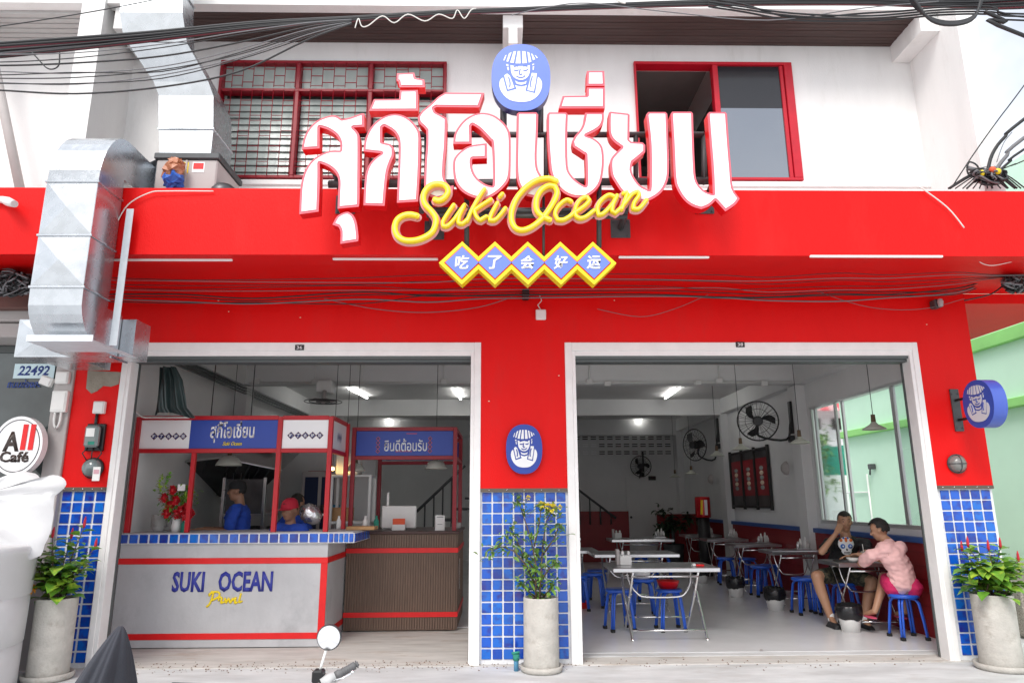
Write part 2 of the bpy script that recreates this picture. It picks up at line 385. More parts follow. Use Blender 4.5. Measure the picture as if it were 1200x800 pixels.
# tile: each piece a little different, darker glaze pooling towards the edges of its pressed face
def tile_mat():
    mt = bpy.data.materials.new('cobalt glazed tile'); mt.use_nodes = True; n = mt.node_tree; b = n.nodes['Principled BSDF']
    b.inputs['Roughness'].default_value = .12; b.inputs['Coat Weight'].default_value = .4
    oi = n.nodes.new('ShaderNodeObjectInfo'); cr = n.nodes.new('ShaderNodeValToRGB'); e = cr.color_ramp.elements
    e[0].position = 0; e[0].color = (.004, .09, .52, 1); e[1].position = 1; e[1].color = (.004, .05, .34, 1)
    for p, c in ((.3, (.004, .10, .56)), (.55, (.004, .15, .60)), (.8, (.003, .06, .40))):
        k = e.new(p); k.color = (*c, 1)
    n.links.new(oi.outputs['Random'], cr.inputs['Fac'])
    tcn = n.nodes.new('ShaderNodeTexCoord'); ad = n.nodes.new('ShaderNodeVectorMath'); ad.operation = 'ADD'
    sc = n.nodes.new('ShaderNodeVectorMath'); sc.operation = 'SCALE'; sc.inputs['Scale'].default_value = 1.0
    n.links.new(oi.outputs['Location'], sc.inputs[0]); n.links.new(tcn.outputs['Object'], ad.inputs[0]); n.links.new(sc.outputs[0], ad.inputs[1])
    t = n.nodes.new('ShaderNodeTexNoise'); t.inputs['Scale'].default_value = 14; t.inputs['Detail'].default_value = 3
    n.links.new(ad.outputs[0], t.inputs['Vector'])
    r = n.nodes.new('ShaderNodeMapRange'); r.inputs['From Min'].default_value = .48; r.inputs['From Max'].default_value = .75
    n.links.new(t.outputs['Fac'], r.inputs['Value'])
    mm = n.nodes.new('ShaderNodeMix'); mm.data_type = 'RGBA'; mm.inputs['B'].default_value = (.022, .018, .22, 1)
    n.links.new(r.outputs['Result'], mm.inputs['Factor']); n.links.new(cr.outputs['Color'], mm.inputs['A'])
    n.links.new(mm.outputs['Result'], b.inputs['Base Color'])
    bp = n.nodes.new('ShaderNodeBump'); bp.inputs['Strength'].default_value = .25; bp.inputs['Distance'].default_value = .02
    t2 = n.nodes.new('ShaderNodeTexNoise'); t2.inputs['Scale'].default_value = 9; n.links.new(ad.outputs[0], t2.inputs['Vector'])
    n.links.new(t2.outputs['Fac'], bp.inputs['Height']); n.links.new(bp.outputs['Normal'], b.inputs['Normal'])
    return mt
M['tile'] = tile_mat()
DG = None
def text(body, mt, parent, cx, cz, w, h, y, thick=.002, face='-Y', name='lettering', bold=0.0, shear=0.0, Mx=None, font_space=1.0):
    "lettering fitted to w x h round (cx, cz) on the plane y, facing the street (or placed by the matrix Mx)"
    c = bpy.data.curves.new('t', 'FONT'); c.body = body; c.size = 1; c.offset = bold; c.shear = shear; c.resolution_u = 2; c.space_character = font_space
    o = bpy.data.objects.new('t', c); COL.objects.link(o)
    dg = bpy.context.evaluated_depsgraph_get(); me = bpy.data.meshes.new_from_object(o.evaluated_get(dg))
    bpy.data.objects.remove(o); bpy.data.curves.remove(c)
    vs = [v.co.copy() for v in me.vertices]; x0 = min(v.x for v in vs); x1 = max(v.x for v in vs); y0 = min(v.y for v in vs); y1 = max(v.y for v in vs)
    bm = bmesh.new(); bm.from_mesh(me)
    for v in bm.verts: v.co = Vector(((v.co.x - x0) / (x1 - x0) * w - w / 2, 0, (v.co.y - y0) / (y1 - y0) * h - h / 2))
    g = bmesh.ops.extrude_face_region(bm, geom=bm.faces[:])
    for v in g['geom']:
        if isinstance(v, bmesh.types.BMVert): v.co.y -= thick
    T = Mx if Mx is not None else Matrix.Translation((cx, y, cz))
    o_ = org(parent)
    for v in bm.verts: v.co = T @ v.co - o_
    bmesh.ops.recalc_face_normals(bm, faces=bm.faces[:])
    m2 = bpy.data.meshes.new(name); bm.to_mesh(m2); bm.free(); bpy.data.meshes.remove(me); m2.materials.append(mt)
    return link_mesh(name, m2, parent)
def remeshed(mb, voxel, name, mt, parent, smooth=2, local=False, wrinkle=0):
    "union of overlapping shapes grown into one continuous surface"
    me = mb.mesh('tmp'); o = bpy.data.objects.new('tmp', me); COL.objects.link(o)
    md = o.modifiers.new('r', 'REMESH'); md.mode = 'VOXEL'; md.voxel_size = voxel; md.use_smooth_shade = True
    if smooth:
        s_ = o.modifiers.new('s', 'SMOOTH'); s_.iterations = smooth; s_.factor = .5
    dg = bpy.context.evaluated_depsgraph_get(); m2 = bpy.data.meshes.new_from_object(o.evaluated_get(dg))
    bpy.data.objects.remove(o); bpy.data.meshes.remove(me)
    if not local:
        m2.transform(Matrix.Translation(-org(parent)))
    if wrinkle:
        from mathutils import noise
        for v in m2.vertices:
            p = v.co; n_ = noise.noise(Vector((p.x * 9, p.y * 9, p.z * 22))) + .6 * noise.noise(Vector((p.x * 24, p.y * 24, p.z * 34 + 7))); v.co = p + v.normal * n_ * wrinkle
        m2.update()
    m2.name = name; m2.materials.clear(); m2.materials.append(mt)
    return link_mesh(name, m2, parent)
# ================================================================== SETTING
g = MB(); g.quad((-400, -300, -.2), (400, -300, -.2), (400, 500, -.2), (-400, 500, -.2)); g.build('ground', M['conc'], kind='structure')
fc = MB(); fc.box(-14, 14, -2.7, -.02, -.19, .012); fc.box(4.83, 14, -.019, 9, -.19, .010); fc.build('pavement', M['conc'], kind='structure')
# worn apron in front of and just inside the doors
ap = MB(); ap.box(-4.0, .30, -.019, 1.9, -.19, .020); ap.box(.301, 4.70, -.019, .28, -.19, .020); ap.build('threshold', M['stain'], kind='structure')
fl = MB(); fl.box(.302, 4.70, .42, 11.3, -.18, .030); fl.box(-4.0, .301, 1.901, 11.3, -.18, .0295); fl.build('interior_floor', M['floor'], kind='structure')
tl = MB(); tl.box(.302, 4.70, .281, .419, -.18, .026); tl.build('threshold_strip', M['conc'], kind='structure')
# inside of the room
w = MB(); w.box(-4.12, -4.0, .281, 11.3, 0, 3.5); w.build('interior_wall_left', M['inwall'], kind='structure')
w = MB(); w.box(-4.12, 4.818, 11.3, 11.45, 0, 3.6); w.build('interior_wall_back', M['inwall'], kind='structure')
WY0, WY1, WZ0, WZ1 = .55, 3.58, 1.139, 2.834
w = MB(); w.box(4.70, 4.818, WY1, 11.3, 0, 6.4); w.box(4.70, 4.818, .281, WY1, 0, WZ0); w.box(4.70, 4.818, .281, WY1, WZ1, 6.4); w.box(4.70, 4.818, .281, WY0, WZ0, WZ1)
w.build('interior_wall_right', M['inwall'], kind='structure')
w = MB(); w.box(-3.999, 4.699, .281, 11.3, 3.5, 3.6)
cl = w.build('ceiling', M['ceil'], kind='structure')
for y, z in ((3.65, 3.216), (7.34, 3.173), (11.0, 3.10)):
    b = MB(); b.box(-4.0, 4.70, y, y + .22, z, 3.5); b.build('ceiling_beam', M['inwall'], cl)
for x0, x1 in ((-4.0, -3.86), (4.56, 4.70)):
    b = MB(); b.box(x0, x1, .29, 3.649, 3.2, 3.5); b.box(x0, x1, 3.871, 7.339, 3.2, 3.5); b.box(x0, x1, 7.561, 10.999, 3.2, 3.5); b.build('ceiling_beam', M['inwall'], cl)
# pilasters of the room
for y in (3.649, 7.335, 10.99):
    b = MB(); b.box(4.55, 4.699, y, y + .30, .03, 3.19); b.build('interior_pilaster', M['inwall'], kind='structure')
    b = MB(); b.box(-3.999, -3.82, y, y + .30, .03, 3.19); b.build('interior_pilaster', M['inwall'], kind='structure')
b = MB(); b.box(.05, .35, 6.9, 7.2, .03, 3.15); b.build('interior_column', M['inwall'], kind='structure')
b = MB(); b.box(.05, .42, 3.3, 3.6, .03, 3.2); b.build('interior_column', M['inwall'], kind='structure')
# vent blocks high on the back wall
vb = thing('vent_block_band', 'band of slotted ventilation blocks high on the dim back wall of the dining room', 'vent blocks', (3.0, 11.29, 2.6))
for r in range(3):
    for k in range(14):
        x = 1.5 + k * .215; z = 2.98 - r * .19
        q = MB(); q.box(x, x + .18, 11.27, 11.298, z, z + .14); q.box(x + .02, x + .16, 11.262, 11.27, z + .03, z + .055, 1); q.box(x + .02, x + .16, 11.262, 11.27, z + .085, z + .11, 1)
        q.build('vent_block', [M['inwall'], M['dark'] if (r < 1 or k > 4) else M['lface']], vb)

# ================================================================== SHOPHOUSE
B = thing('shophouse', 'two-bay red and white shophouse with open shopfronts below and windows above', 'building', (0.25, 0, 0))
XL0, XL1, XM0, XM1, XR0, XR1, XE = -4.18, -3.735, -.182, .660, 4.255, 4.300, 4.82
HT = 3.03
def part(name, mb, m, lab=None, kind=None): return mb.build(name, m, B, label=lab, kind=kind)
w = MB()
# red front wall: three columns and the beam over the doors
w.box(XL0, XL1, .0, .28, 1.615, HT); w.box(XM0, XM1, 0, .28, 1.585, HT); w.box(XR0, XE, 0, .28, 1.595, HT)
w.box(XL0, XE, 0, .28, HT, 3.56)
part('front_wall', w, M['red'])
for xa, xb, zz in ((XL0, XL1, 1.60), (XM0, XM1, 1.57), (XR0, XE, 1.58)):
    w = MB(); w.box(xa, xb, .03, .28, 0, zz); part('column_base', w, M['grout'])
w = MB(); w.box(4.62, 4.819, .281, .9, 0, 3.5); 
w = MB(); w.box(-4.36, -4.121, .285, 10.4, 0, 6.4); part('side_wall', w, M['white'])
# torn paint on the left column
pl = MB(); pts = [at(x, y, Y=-.003) for x, y in ((103, 434), (142, 436), (139, 450), (130, 453), (121, 452), (114, 458), (107, 461), (101, 455))]
pl.prism([(p.x, p.z) for p in pts], -.006, .0); part('bare_plaster_patch', pl, M['plasterg'])
# glazed tiles
TS = .087
tp = MB(); tp.bbox(-TS / 2, TS / 2, 0, .010, -TS / 2, TS / 2, .004)
tme = tp.mesh('tile'); tme.materials.append(M['tile'])
half = MB(); half.bbox(-TS / 4, TS / 4, 0, .010, -TS / 2, TS / 2, .004); hme = half.mesh('tile_narrow'); hme.materials.append(M['tile'])
def tile(x, y, z, par, rz=0, me=None, tiltv=.006):
    o = bpy.data.objects.new('tile', me or tme); COL.objects.link(o); o.parent = par
    o.location = Vector((x + random.uniform(-.0012, .0012), y + random.uniform(-.001, .001), z + random.uniform(-.0012, .0012))) - org(par); o.rotation_euler = (random.uniform(-tiltv, tiltv), 0, rz + random.uniform(-tiltv, tiltv))
def tile_field(x0, x1, z0, z1, nx, nz):
    px_ = (x1 - x0) / nx; pz = (z1 - z0) / nz
    for j in range(nz):
        for i in range(nx): tile(x0 + (i + .5) * px_, .0205, z0 + (j + .5) * pz, B)
tile_field(-.170, .648, .055, 1.560, 8, 15)
tile_field(-4.17, -3.748, .055, 1.585, 4, 15)
tile_field(4.295, 4.80, .055, 1.565, 5, 15)
# metal trim along the top of the tiles, with screws
for x0, x1, z in ((-4.18, -3.737, 1.588), (-.181, .659, 1.560), (4.257, 4.819, 1.570)):
    t = MB(); t.box(x0, x1, -.006, .03, z, z + .032); tr = t.build('tile_trim', mat('bronze tile trim', (.13, .10, .08), .5, .4), B)
    for k in range(5):
        s_ = MB(); s_.ball((x0 + (x1 - x0) * (k + .5) / 5, -.008, z + .016), .006, n=4); s_.build('screw', M['chrome'], tr)
for cxp, cyp in ((352, 372), (256, 352), (268, 365), (573, 470), (720, 352), (905, 352), (1086, 380), (655, 440)):
    c = at(cxp, cyp, Y=-.0005); s_ = MB(); s_.prism([(c.x + random.uniform(.6, 1.3) * .009 * cos(k * 1.05), c.z + random.uniform(.5, 1.2) * .007 * sin(k * 1.05)) for k in range(6)], -.0012, -.0004); s_.build('paint_chip', M['lite'], B)
# white door frames: flat face and inner reveal
def doorframe(x0, x1, y_top, xi0, xi1):
    d = MB(); zt = 2.895
    # a moulded frame: outer band and a slightly set back inner band
    for a0, a1, b0, b1, yy in ((x0, xi0 - .035, 0, HT, -.014), (xi1 + .035, x1, 0, HT, -.014)):
        d.bbox(a0, a1, yy, .13, b0, b1, .004)
    d.bbox(xi0 - .0349, xi0, -.004, .14, 0, zt + .05, .003); d.bbox(xi1, xi1 + .0349, -.004, .14, 0, zt + .05, .003)
    d.bbox(xi0 - .0348, xi1 + .0348, -.0142, .13, zt + .05, HT - .001, .004); d.bbox(xi0 + .0005, xi1 - .0005, -.0042, .14, zt, zt + .0495, .003)
    fr = d.build('door_frame', M['wtrim'], B)
    s_ = MB(); s_.box(xi0, xi1, .05, .19, zt - .055, zt - .001); s_.box(xi0 + .001, xi1 - .001, .02, .0499, zt - .028, zt - .0015); s_.box(xi1 - .010, xi1 + .02, .141, .165, .03, zt - .056); s_.box(xi0 - .02, xi0 + .010, .141, .165, .03, zt - .056)
    s_.build('shutter_guide', M['shutter'], fr)
    return fr
fL = doorframe(-3.735, -.182, HT, -3.645, -.283); fR = doorframe(.660, 4.255, HT, .766, 4.163)
for fr, x, y in ((fL, 351, 407), (fR, 867.5, 403.5)):
    p = at(x, y, Y=-.02); q = MB(); q.bbox(p.x - .045, p.x + .045, -.022, -.0145, p.z - .028, p.z + .028, .002); pq = q.build('house_number_plate', M['black'], fr)
    text('36' if fr is fL else '38', M['lface'], pq, p.x, p.z, .055, .032, -.0225, .001, bold=.01)
# canopy
cn = MB(); CZ0, CZ1 = 3.535, 4.146
cn.box(-9.0, 6.0, -1.17, -1.02, CZ0, CZ1)
cn.box(-9.0, 6.0, -1.019, -.002, CZ0 + .012, CZ0 + .13)
can = part('canopy', cn, M['red'])
cn = MB(); cn.box(-9.0, 6.0, -1.03, .0, 3.666, 3.75); cn.build('canopy_top', M['white'], can)
cn = MB(); cn.box(XE + .003, 6.0, -.001, .12, 3.44, 3.545); cn.box(XE + .003, 6.0, .12, 1.74, 3.445, 3.56); cn.build('alley_slab', M['red'], can)
for xa, xb, yy in ((133, 271, 305), (390, 513, 304), (725, 832, 302), (949, 1107, 301)):
    a = at(xa, yy, Z=3.52); b_ = at(xb, yy - 1, Z=3.52); q = MB(); q.bbox(a.x, b_.x, a.y - .012, a.y + .012, 3.515, 3.534, .004); q.build('led_strip', M['ltrimtube'], can)
# upper storey: wall with two window openings at Y = 0
UZ0, UZ1 = 3.75, 6.46
LW = (-3.05, -.577, 4.80, 6.20); RW = (1.497, 3.26, 4.80, 6.225)
w = MB()
def wallwith(w, x0, x1, z0, z1, holes, y0, y1):
    xs = x0
    for (a, b_, c, d) in holes:
        w.box(xs, a, y0, y1, z0, z1); w.box(a, b_, y0, y1, z0, c); w.box(a, b_, y0, y1, d, z1); xs = b_
    w.box(xs, x1, y0, y1, z0, z1)
wallwith(w, -4.3, 4.62, UZ0, UZ1, (LW, RW), 0, .15)
part('upper_wall', w, M['white'])
w = MB(); w.box(-4.3, 4.62, -.03, -.001, UZ0, 4.775); w.bbox(-4.3, 4.62, -.05, -.0005, 4.72, 4.78, .006); part('window_ledge', w, M['wtrim'])
# right fin wall and its slanting return beam
w = MB(); w.box(4.62, 4.82, -.80, .15, 3.76, 6.9); part('fin_wall', w, M['white'])
w = MB(); w.box(4.62, 4.819, .151, 10.4, 6.3, 6.9);
w = MB(); w.box(-4.3, 4.619, .151, 10.4, 6.46, 6.6); part('roof_slab', w, M['white'])
w = MB(); w.box(4.42, 4.618, -.55, -.002, 6.25, 6.46); part('eave_bracket', w, M['white'])
w = MB(); w.box(-4.25, -4.02, -.62, .0, 3.76, 6.9); part('fin_wall', w, M['white'])
w = MB(); w.box(-3.95, -3.75, -.55, -.002, 6.2, 6.47); part('eave_bracket', w, M['white'])
# eave: brown boards under a white beam
for k in range(9):
    y0 = -.48 + k * .0532; q = MB(); q.bbox(-4.018, 4.42, y0 + .002, y0 + .0505, 6.452 + .003 * (k % 2), 6.50, .004); part('soffit_board', q, M['soffit'])
q = MB(); q.box(-4.018, 4.42, -.48, 0, 6.485, 6.56); part('soffit_backing', q, M['dark'])
q = MB(); q.box(-9, 4.85, -.60, -.482, 6.457, 7.25); part('eave_beam', q, M['white'])
p = at(610, 30, Y=-.35); q = MB(); q.bbox(.04, .25, -.478, -.003, 6.30, 6.455, .006); q.box(.10, .19, -.5, -.004, 6.10, 6.30); part('eave_bracket', q, M['white'])
# neighbour's upper wall, ribbed soffit
w = MB(); w.box(-9, -4.301, 0, .15, 3.75, 6.6); w.box(-9, -4.301, .151, 3, 6.4, 6.6)
NB = thing('neighbour_house', 'white upper storey of the neighbouring shophouse left of the galvanised ducts', 'building', (-6, 0, 0))
w.build('upper_wall', M['white'], NB)
for k in range(6):
    q = MB(); q.bbox(-9, -4.255, -.478 + k * .08, -.41 + k * .08, 6.42, 6.455, .006); q.build('soffit_rib', M['soffitw'], NB)
q = MB(); q.box(-9, -4.254, -.479, 0, 6.445, 6.5); q.build('soffit', M['gpillar'], NB)
a = at(0, 108, Y=-.3); b_ = at(24, 224, Y=-.3); d = (b_ - a); q = MB(); q.tube([a - d * .8, b_ + d * .2], .045, 10); q.build('slanting_pipe', M['gpillar'], NB)
# windows
def bars(mb, segs, r=.006):
    for a, b_ in segs: mb.cyl(a, b_, r, n=5)
wn = MB(); x0, x1, z0, z1 = LW; t = .034
fw = MB()
for (a, b_, c, d) in ((x0, x1, z1 - t, z1), (x0, x1, z0, z0 + t), (x0, x0 + t, z0 + t, z1 - t), (x1 - t, x1, z0 + t, z1 - t), (x0 + t, x1 - t, 5.82, 5.82 + t)): fw.bbox(a, b_, -.045, .06, c, d, .004)
mul = (x0 + (x1 - x0) * .345, x0 + (x1 - x0) * .665)
for xm in mul: fw.bbox(xm - .024, xm + .024, -.044, .05, z0 + t, 5.82, .004); fw.bbox(xm - .024, xm + .024, -.044, .05, 5.82 + t, z1 - t, .004)
win = fw.build('window', M['dred'], B, label='red steel window with pale louvres behind a decorative red grille')
edges = [x0 + t] + [v for xm in mul for v in (xm - .024, xm + .024)] + [x1 - t]
for s in range(3):
    a, b_ = edges[2 * s], edges[2 * s + 1]
    nl = 12
    for k in range(nl):
        z = z0 + t + .03 + k * (5.82 - z0 - t - .03) / nl; Mx = Matrix.Translation((0, .045, z)) @ Matrix.Rotation(R(-14), 4, 'X')
        q = MB(); q.box(a + .008, b_ - .008, -.004, .004, -.040, .040, 0, Mx); q.build('louvre', M['louver'] , win)
    q = MB(); q.box(a + .004, b_ - .004, .03, .035, 5.82 + t, z1 - t); q.build('pane', M['louver'], win)
    q = MB(); nb = 6 if s else 7; w_ = (b_ - a) / nb; yb = -.055
    for k in range(nb + 1):
        x = a + k * w_; bars(q, [((x, yb, z0 + .02), (x, yb, 5.83)), ((x, yb, 5.86), (x, yb, z1 - .03))], .0042)
        if k < nb:
            for z in [z0 + .12 + j * .36 + (.18 if k % 2 else 0) for j in range(3)]:
                bars(q, [((x, yb, z), (x + w_, yb, z)), ((x, yb, z + .06), (x + w_, yb, z + .06))], .0036)
            zz = 6.0 if k % 2 else 6.08
            bars(q, [((x, yb, zz), (x + w_, yb, zz))], .005)
            if k % 2 == 0: bars(q, [((x, yb, 5.92), (x + w_, yb, 5.92))], .005)
    q.build('grille', M['dred'], win, kind='stuff')
q = MB(); q.box(x0, x1, .20, .22, z0, z1); q.build('room_beyond', mat('dim curtain cloth', (.16, .19, .18), .8, var=.2), win)
x0, x1, z0, z1 = RW; fw = MB(); t = .032
for (a, b_, c, d) in ((x0, x1, z1 - t, z1), (x0, x1, z0, z0 + t), (x0, x0 + .022, z0 + t, z1 - t), (x1 - .09, x1, z0 + t, z1 - t)): fw.bbox(a, b_, -.04, .10, c, d, .004)
fw.bbox(2.37, 2.43, -.03, .06, z0 + t, z1 - t, .004); fw.bbox(x1 - .135, x1 - .095, -.02, .05, z0 + t, z1 - t, .004)
M['winred'] = mat('window red paint', (.50, .004, .02), .4, var=.1)
win = fw.build('window', M['winred'], B, label='red framed sliding window, left half open to a dark room')
zs_ = at(880, 127, Y=0).z; q = MB(); q.box(2.43, x1 - .13, .0, .006, z0 + t, zs_); q.build('pane', M['dglass'], win)
q = MB(); q.box(2.43, x1 - .13, -.001, .006, zs_ + .001, z1 - t); q.build('dark_reflection_band', mat('dark reflection glass', (.02, .021, .026), .12), win)  # dark reflection across the top of the glass, painted as a separate dark piece
q = MB(); q.box(x0, 2.4, .16, 2.6, 5.95 + .35, 6.40); q.box(x0 - .3, 2.7, 2.6, 2.65, 4.4, 6.4); q.box(x0 - .3, 2.7, .16, 2.6, 4.4, 4.45); q.box(x0 - .35, x0 - .3, .16, 2.6, 4.4, 6.4); q.box(2.7, 2.75, .16, 2.6, 4.4, 6.4)
q.build('room_beyond', M['grayceil'], win)
for k in range(3):
    q = MB(); q.tube([Vector((x0 + .25 + k * .06, .3, 4.85)), Vector((x0 + .28 + k * .05, .31, 5.0)), Vector((x0 + .26 + k * .05, .31, 5.15))], .012, 6); 
# interior window in the right wall
IW = thing('side_window', 'tall aluminium sliding window in the right wall beside the seated diners', 'window', (4.75, 1.8, 1.14))
q = MB(); yy = (WY0, WY1)
q.bbox(4.705, 4.81, WY0, WY1, WZ0, WZ0 + .045, .004); q.bbox(4.705, 4.81, WY0, WY1, WZ1 - .035, WZ1, .004); q.bbox(4.705, 4.81, WY0, WY0 + .04, WZ0 + .045, WZ1 - .035, .004); q.bbox(4.705, 4.81, WY1 - .045, WY1, WZ0 + .045, WZ1 - .035, .004)
q.build('window_frame', M['alum'], IW)
for y, x in ((1.36, 4.74), (1.46, 4.78), (2.70, 4.78), (2.83, 4.74), (3.46, 4.74)):
    q = MB(); q.bbox(x - .017, x + .017, y - .022, y + .022, WZ0 + .045, WZ1 - .035, .003); q.build('sash_stile', M['alum'], IW)
for y0, y1, x in ((WY0 + .045, 1.36, 4.74), (2.83, 3.46, 4.74)):
    q = MB(); q.box(x, x + .004, y0, y1, WZ0 + .05, WZ1 - .04); q.build('pane', M['glass'], IW)

# ================================================================== ALLEY AND NEIGHBOUR
GW = thing('green_house', 'mint green building with leaf green bands beyond the alley on the right', 'building', (8.1, 2, 0))
GX = 8.0
q = MB(); q.box(GX, GX + 6, -2.0, 9.27, -.19, 6.59); q.build('wall', M['greenw'], GW)
q = MB(); q.bbox(GX - .13, GX, -1.9, 9.27, 2.84, 2.98, .01); q.build('ledge', M['greenb'], GW)
q = MB(); zz = at(1165, 395, X=GX).z; q.bbox(GX - .10, GX - .001, -1.9, 9.26, zz - .16, zz + .05, .01); q.build('band', M['greenb'], GW)
q = MB(); p = at(1017, 560, X=GX - .02); q.cyl((GX - .03, p.y, .1), (GX - .03, p.y, 2.0), .018); q.cyl((GX - .03, p.y, 1.62), (GX - .03, p.y + 1.2, 1.62), .014); q.build('pipe', M['wtrim'], GW)
p = at(1022, 545, X=GX - .05); q = MB(); q.bbox(GX - .12, GX - .002, p.y - .06, p.y + .06, p.z - .08, p.z + .03, .01); q.tube([(GX - .1, p.y, p.z - .05), (GX - .12, p.y, p.z - .2)], .02); q.build('tap_box', M['dsteel'], GW)
q = MB(); q.bbox(5.6, 7.9, .9, 6, .011, .55, .05); q.build('alley_kerb', M['gravel'], kind='structure')
# white boundary wall with net, red house behind
bwx = thing('boundary_wall', 'white boundary wall topped with teal netting seen through the side window', 'wall', (6, 9, 0))
q = MB(); q.box(4.9, 22, 14.2, 14.4, -.19, 2.175); q.build('wall', M['wtrim'], bwx)
q = MB()
for k in range(24):
    x = 9.2 + k * .13; q.quad((x, 14.25 + .03 * sin(k * 2), 2.17), (x + .13, 14.25 + .03 * sin(k * 2 + 2), 2.17), (x + .13, 14.22 + .04 * sin(k), 3.05 + .03 * sin(k * 1.7)), (x, 14.22 + .04 * sin(k - 1), 3.05 + .03 * sin((k - 1) * 1.7)))
q.build('net', M['tealnet'], bwx)
rh = thing('awning_house', 'white house with tiers of red awnings seen through the left part of the side window', 'building', (13, 24, 0))
q = MB(); q.box(10.6, 18, 24, 30, 0, 9.2); q.build('wall', M['white'], rh)
for z, y in ((6.9, 23.0), (5.2, 22.8)):
    for k in range(14):
        x = 10.7 + k * .4; q = MB(); q.add([(x, 24, z + .85), (x + .39, 24, z + .85), (x + .39, y, z + .1), (x, y, z + .1), (x, y, z), (x + .39, y, z)], [(0, 1, 2, 3), (3, 2, 5, 4)], 0); q.build('awning_strip', M['awnr'] if k % 2 == 0 else mat('pale awning', (.72, .45, .45), .7), rh)
for k in range(5):
    q = MB(); q.bbox(11 + k * 1.3, 11.8 + k * 1.3, 23.95, 23.99, 4.5, 5.0, .01); q.build('window', M['dark'], rh)
# trees behind the wall
def leafcloud(n, c, rad, size, seed=1, flat=.0):
    rnd = random.Random(seed); mb = MB(); cl_ = [Vector((rnd.uniform(-1, 1), rnd.uniform(-1, 1), rnd.uniform(-1, 1))) for _ in range(max(6, n // 40))]
    for i in range(n):
        k = cl_[rnd.randrange(len(cl_))]; p = Vector((k.x * rad[0] * .75, k.y * rad[1] * .75, k.z * rad[2] * .75)) + Vector((rnd.gauss(0, .16) * rad[0], rnd.gauss(0, .16) * rad[1], rnd.gauss(0, .16) * rad[2])) + Vector(c)
        leaf(mb, p, rnd, size * rnd.uniform(.6, 1.3))
    return mb
def leaf(mb, p, rnd, L, dirv=None, wf=.42, droop=.35):
    d = dirv.copy() if dirv is not None else Vector((rnd.uniform(-1, 1), rnd.uniform(-1, 1), rnd.uniform(-.5, .8)))
    d.normalize(); s = d.cross(Vector((rnd.uniform(-.4, .4), rnd.uniform(-.4, .4), 1))).normalized(); n = s.cross(d)
    w_ = L * wf; dn = Vector((0, 0, -1))
    a = p; m1 = p + d * L * .4 + dn * L * droop * .12; m2 = p + d * L * .75 + dn * L * droop * .4; t_ = p + d * L * .98 + dn * L * droop
    mb.add([a, m1 + s * w_ * .5 + n * L * .06, m1, m1 - s * w_ * .5 + n * L * .06, m2 + s * w_ * .36 + n * L * .05, m2, m2 - s * w_ * .36 + n * L * .05, t_],
           [(0, 1, 2), (0, 2, 3), (1, 4, 5, 2), (2, 5, 6, 3), (4, 7, 5), (5, 7, 6)], 0, True)
tr = thing('garden_shrub', 'yellow-green shrub above the white boundary wall beside the green house', 'shrub', (9.0, 13.4, 0))
leafcloud(520, (9.35, 13.5, 2.5), (.42, .4, 1.1), .18, 3).build('foliage', M['leafo'], tr, kind='stuff'); q = MB(); q.tube([(9.35, 13.5, -.19), (9.4, 13.5, 1.0), (9.33, 13.45, 2.4)], [.05, .04, .015]); q.build('trunk', M['stem'], tr)

# ---- left neighbour at ground level
CF = thing('cafe_building', 'glass cafe shopfront left of the red shophouse with a dark header board', 'shopfront', (-6, .1, 0))
q = MB(); q.box(-9, -4.36, .12, .14, .0, 2.95); q.build('pane', M['cafeglass'], CF)
q = MB(); q.box(-9, -4.19, .145, .3, 0, .02); q.box(-9, -4.361, .10, .16, 2.951, 3.02); q.box(-9, -8.9, .1, .3, 0, 3.5); q.box(-5.35, -5.31, .10, .119, 0, 2.95); q.build('window_frame', M['shutter'], CF)
q = MB(); q.bbox(-9, -4.19, -.30, .1, 3.18, 3.32, .01); q.bbox(-9, -4.19, -.25, .1, 3.03, 3.17, .01); q.build('shutter_box', M['gpillar'], CF)
q = MB(); q.bbox(-9, -4.19, -.42, -.31, 3.27, 3.53, .01); q.build('header_board', M['brownb'], CF)
q = MB(); q.box(-9, -4.182, .111, .28, 3.03, 3.53); q.build('wall', M['gpillar'], CF)
q = MB(); q.bbox(-4.36, -4.181, -.03, .11, 0, 3.03, .006); q.build('pillar', M['gpillar'], CF)
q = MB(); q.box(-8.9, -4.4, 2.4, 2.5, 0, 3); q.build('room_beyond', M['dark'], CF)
for x, y, l in ((30, 487, 22), (0, 493, 14)):
    p = at(x, y, Y=.118); p2 = at(x - l, y - 6, Y=.118)
    q = MB(); q.cyl((p.x, .9, p.z), (p2.x, .95, p2.z), .018); q.build('tube_lamp', M['tubelamp'], CF)
pm = thing('phone_number_sign', 'pale blue sticker with the number 22492 on the cafe glass above the round sign', 'sign', (-4.6, .11, 2.35))
a = at(17, 426, Y=.10); b_ = at(62, 443, Y=.10); q = MB(); q.box(a.x, b_.x, .108, .112, b_.z, a.z); q.build('panel', mat('pale blue vinyl', (.60, .76, .80), .5), pm)
p = at(39, 434, Y=.10); text('22492', mat('royal blue vinyl', (.01, .04, .22), .4), pm, p.x, p.z, .31, .10, .107, .002, bold=.02, shear=.2)
p = at(28, 449, Y=.10); text('ถนนช่องสะ', mat('blue vinyl', (.01, .05, .30), .4), pm, p.x, p.z, .33, .085, .108, .002, bold=.015, shear=.2)
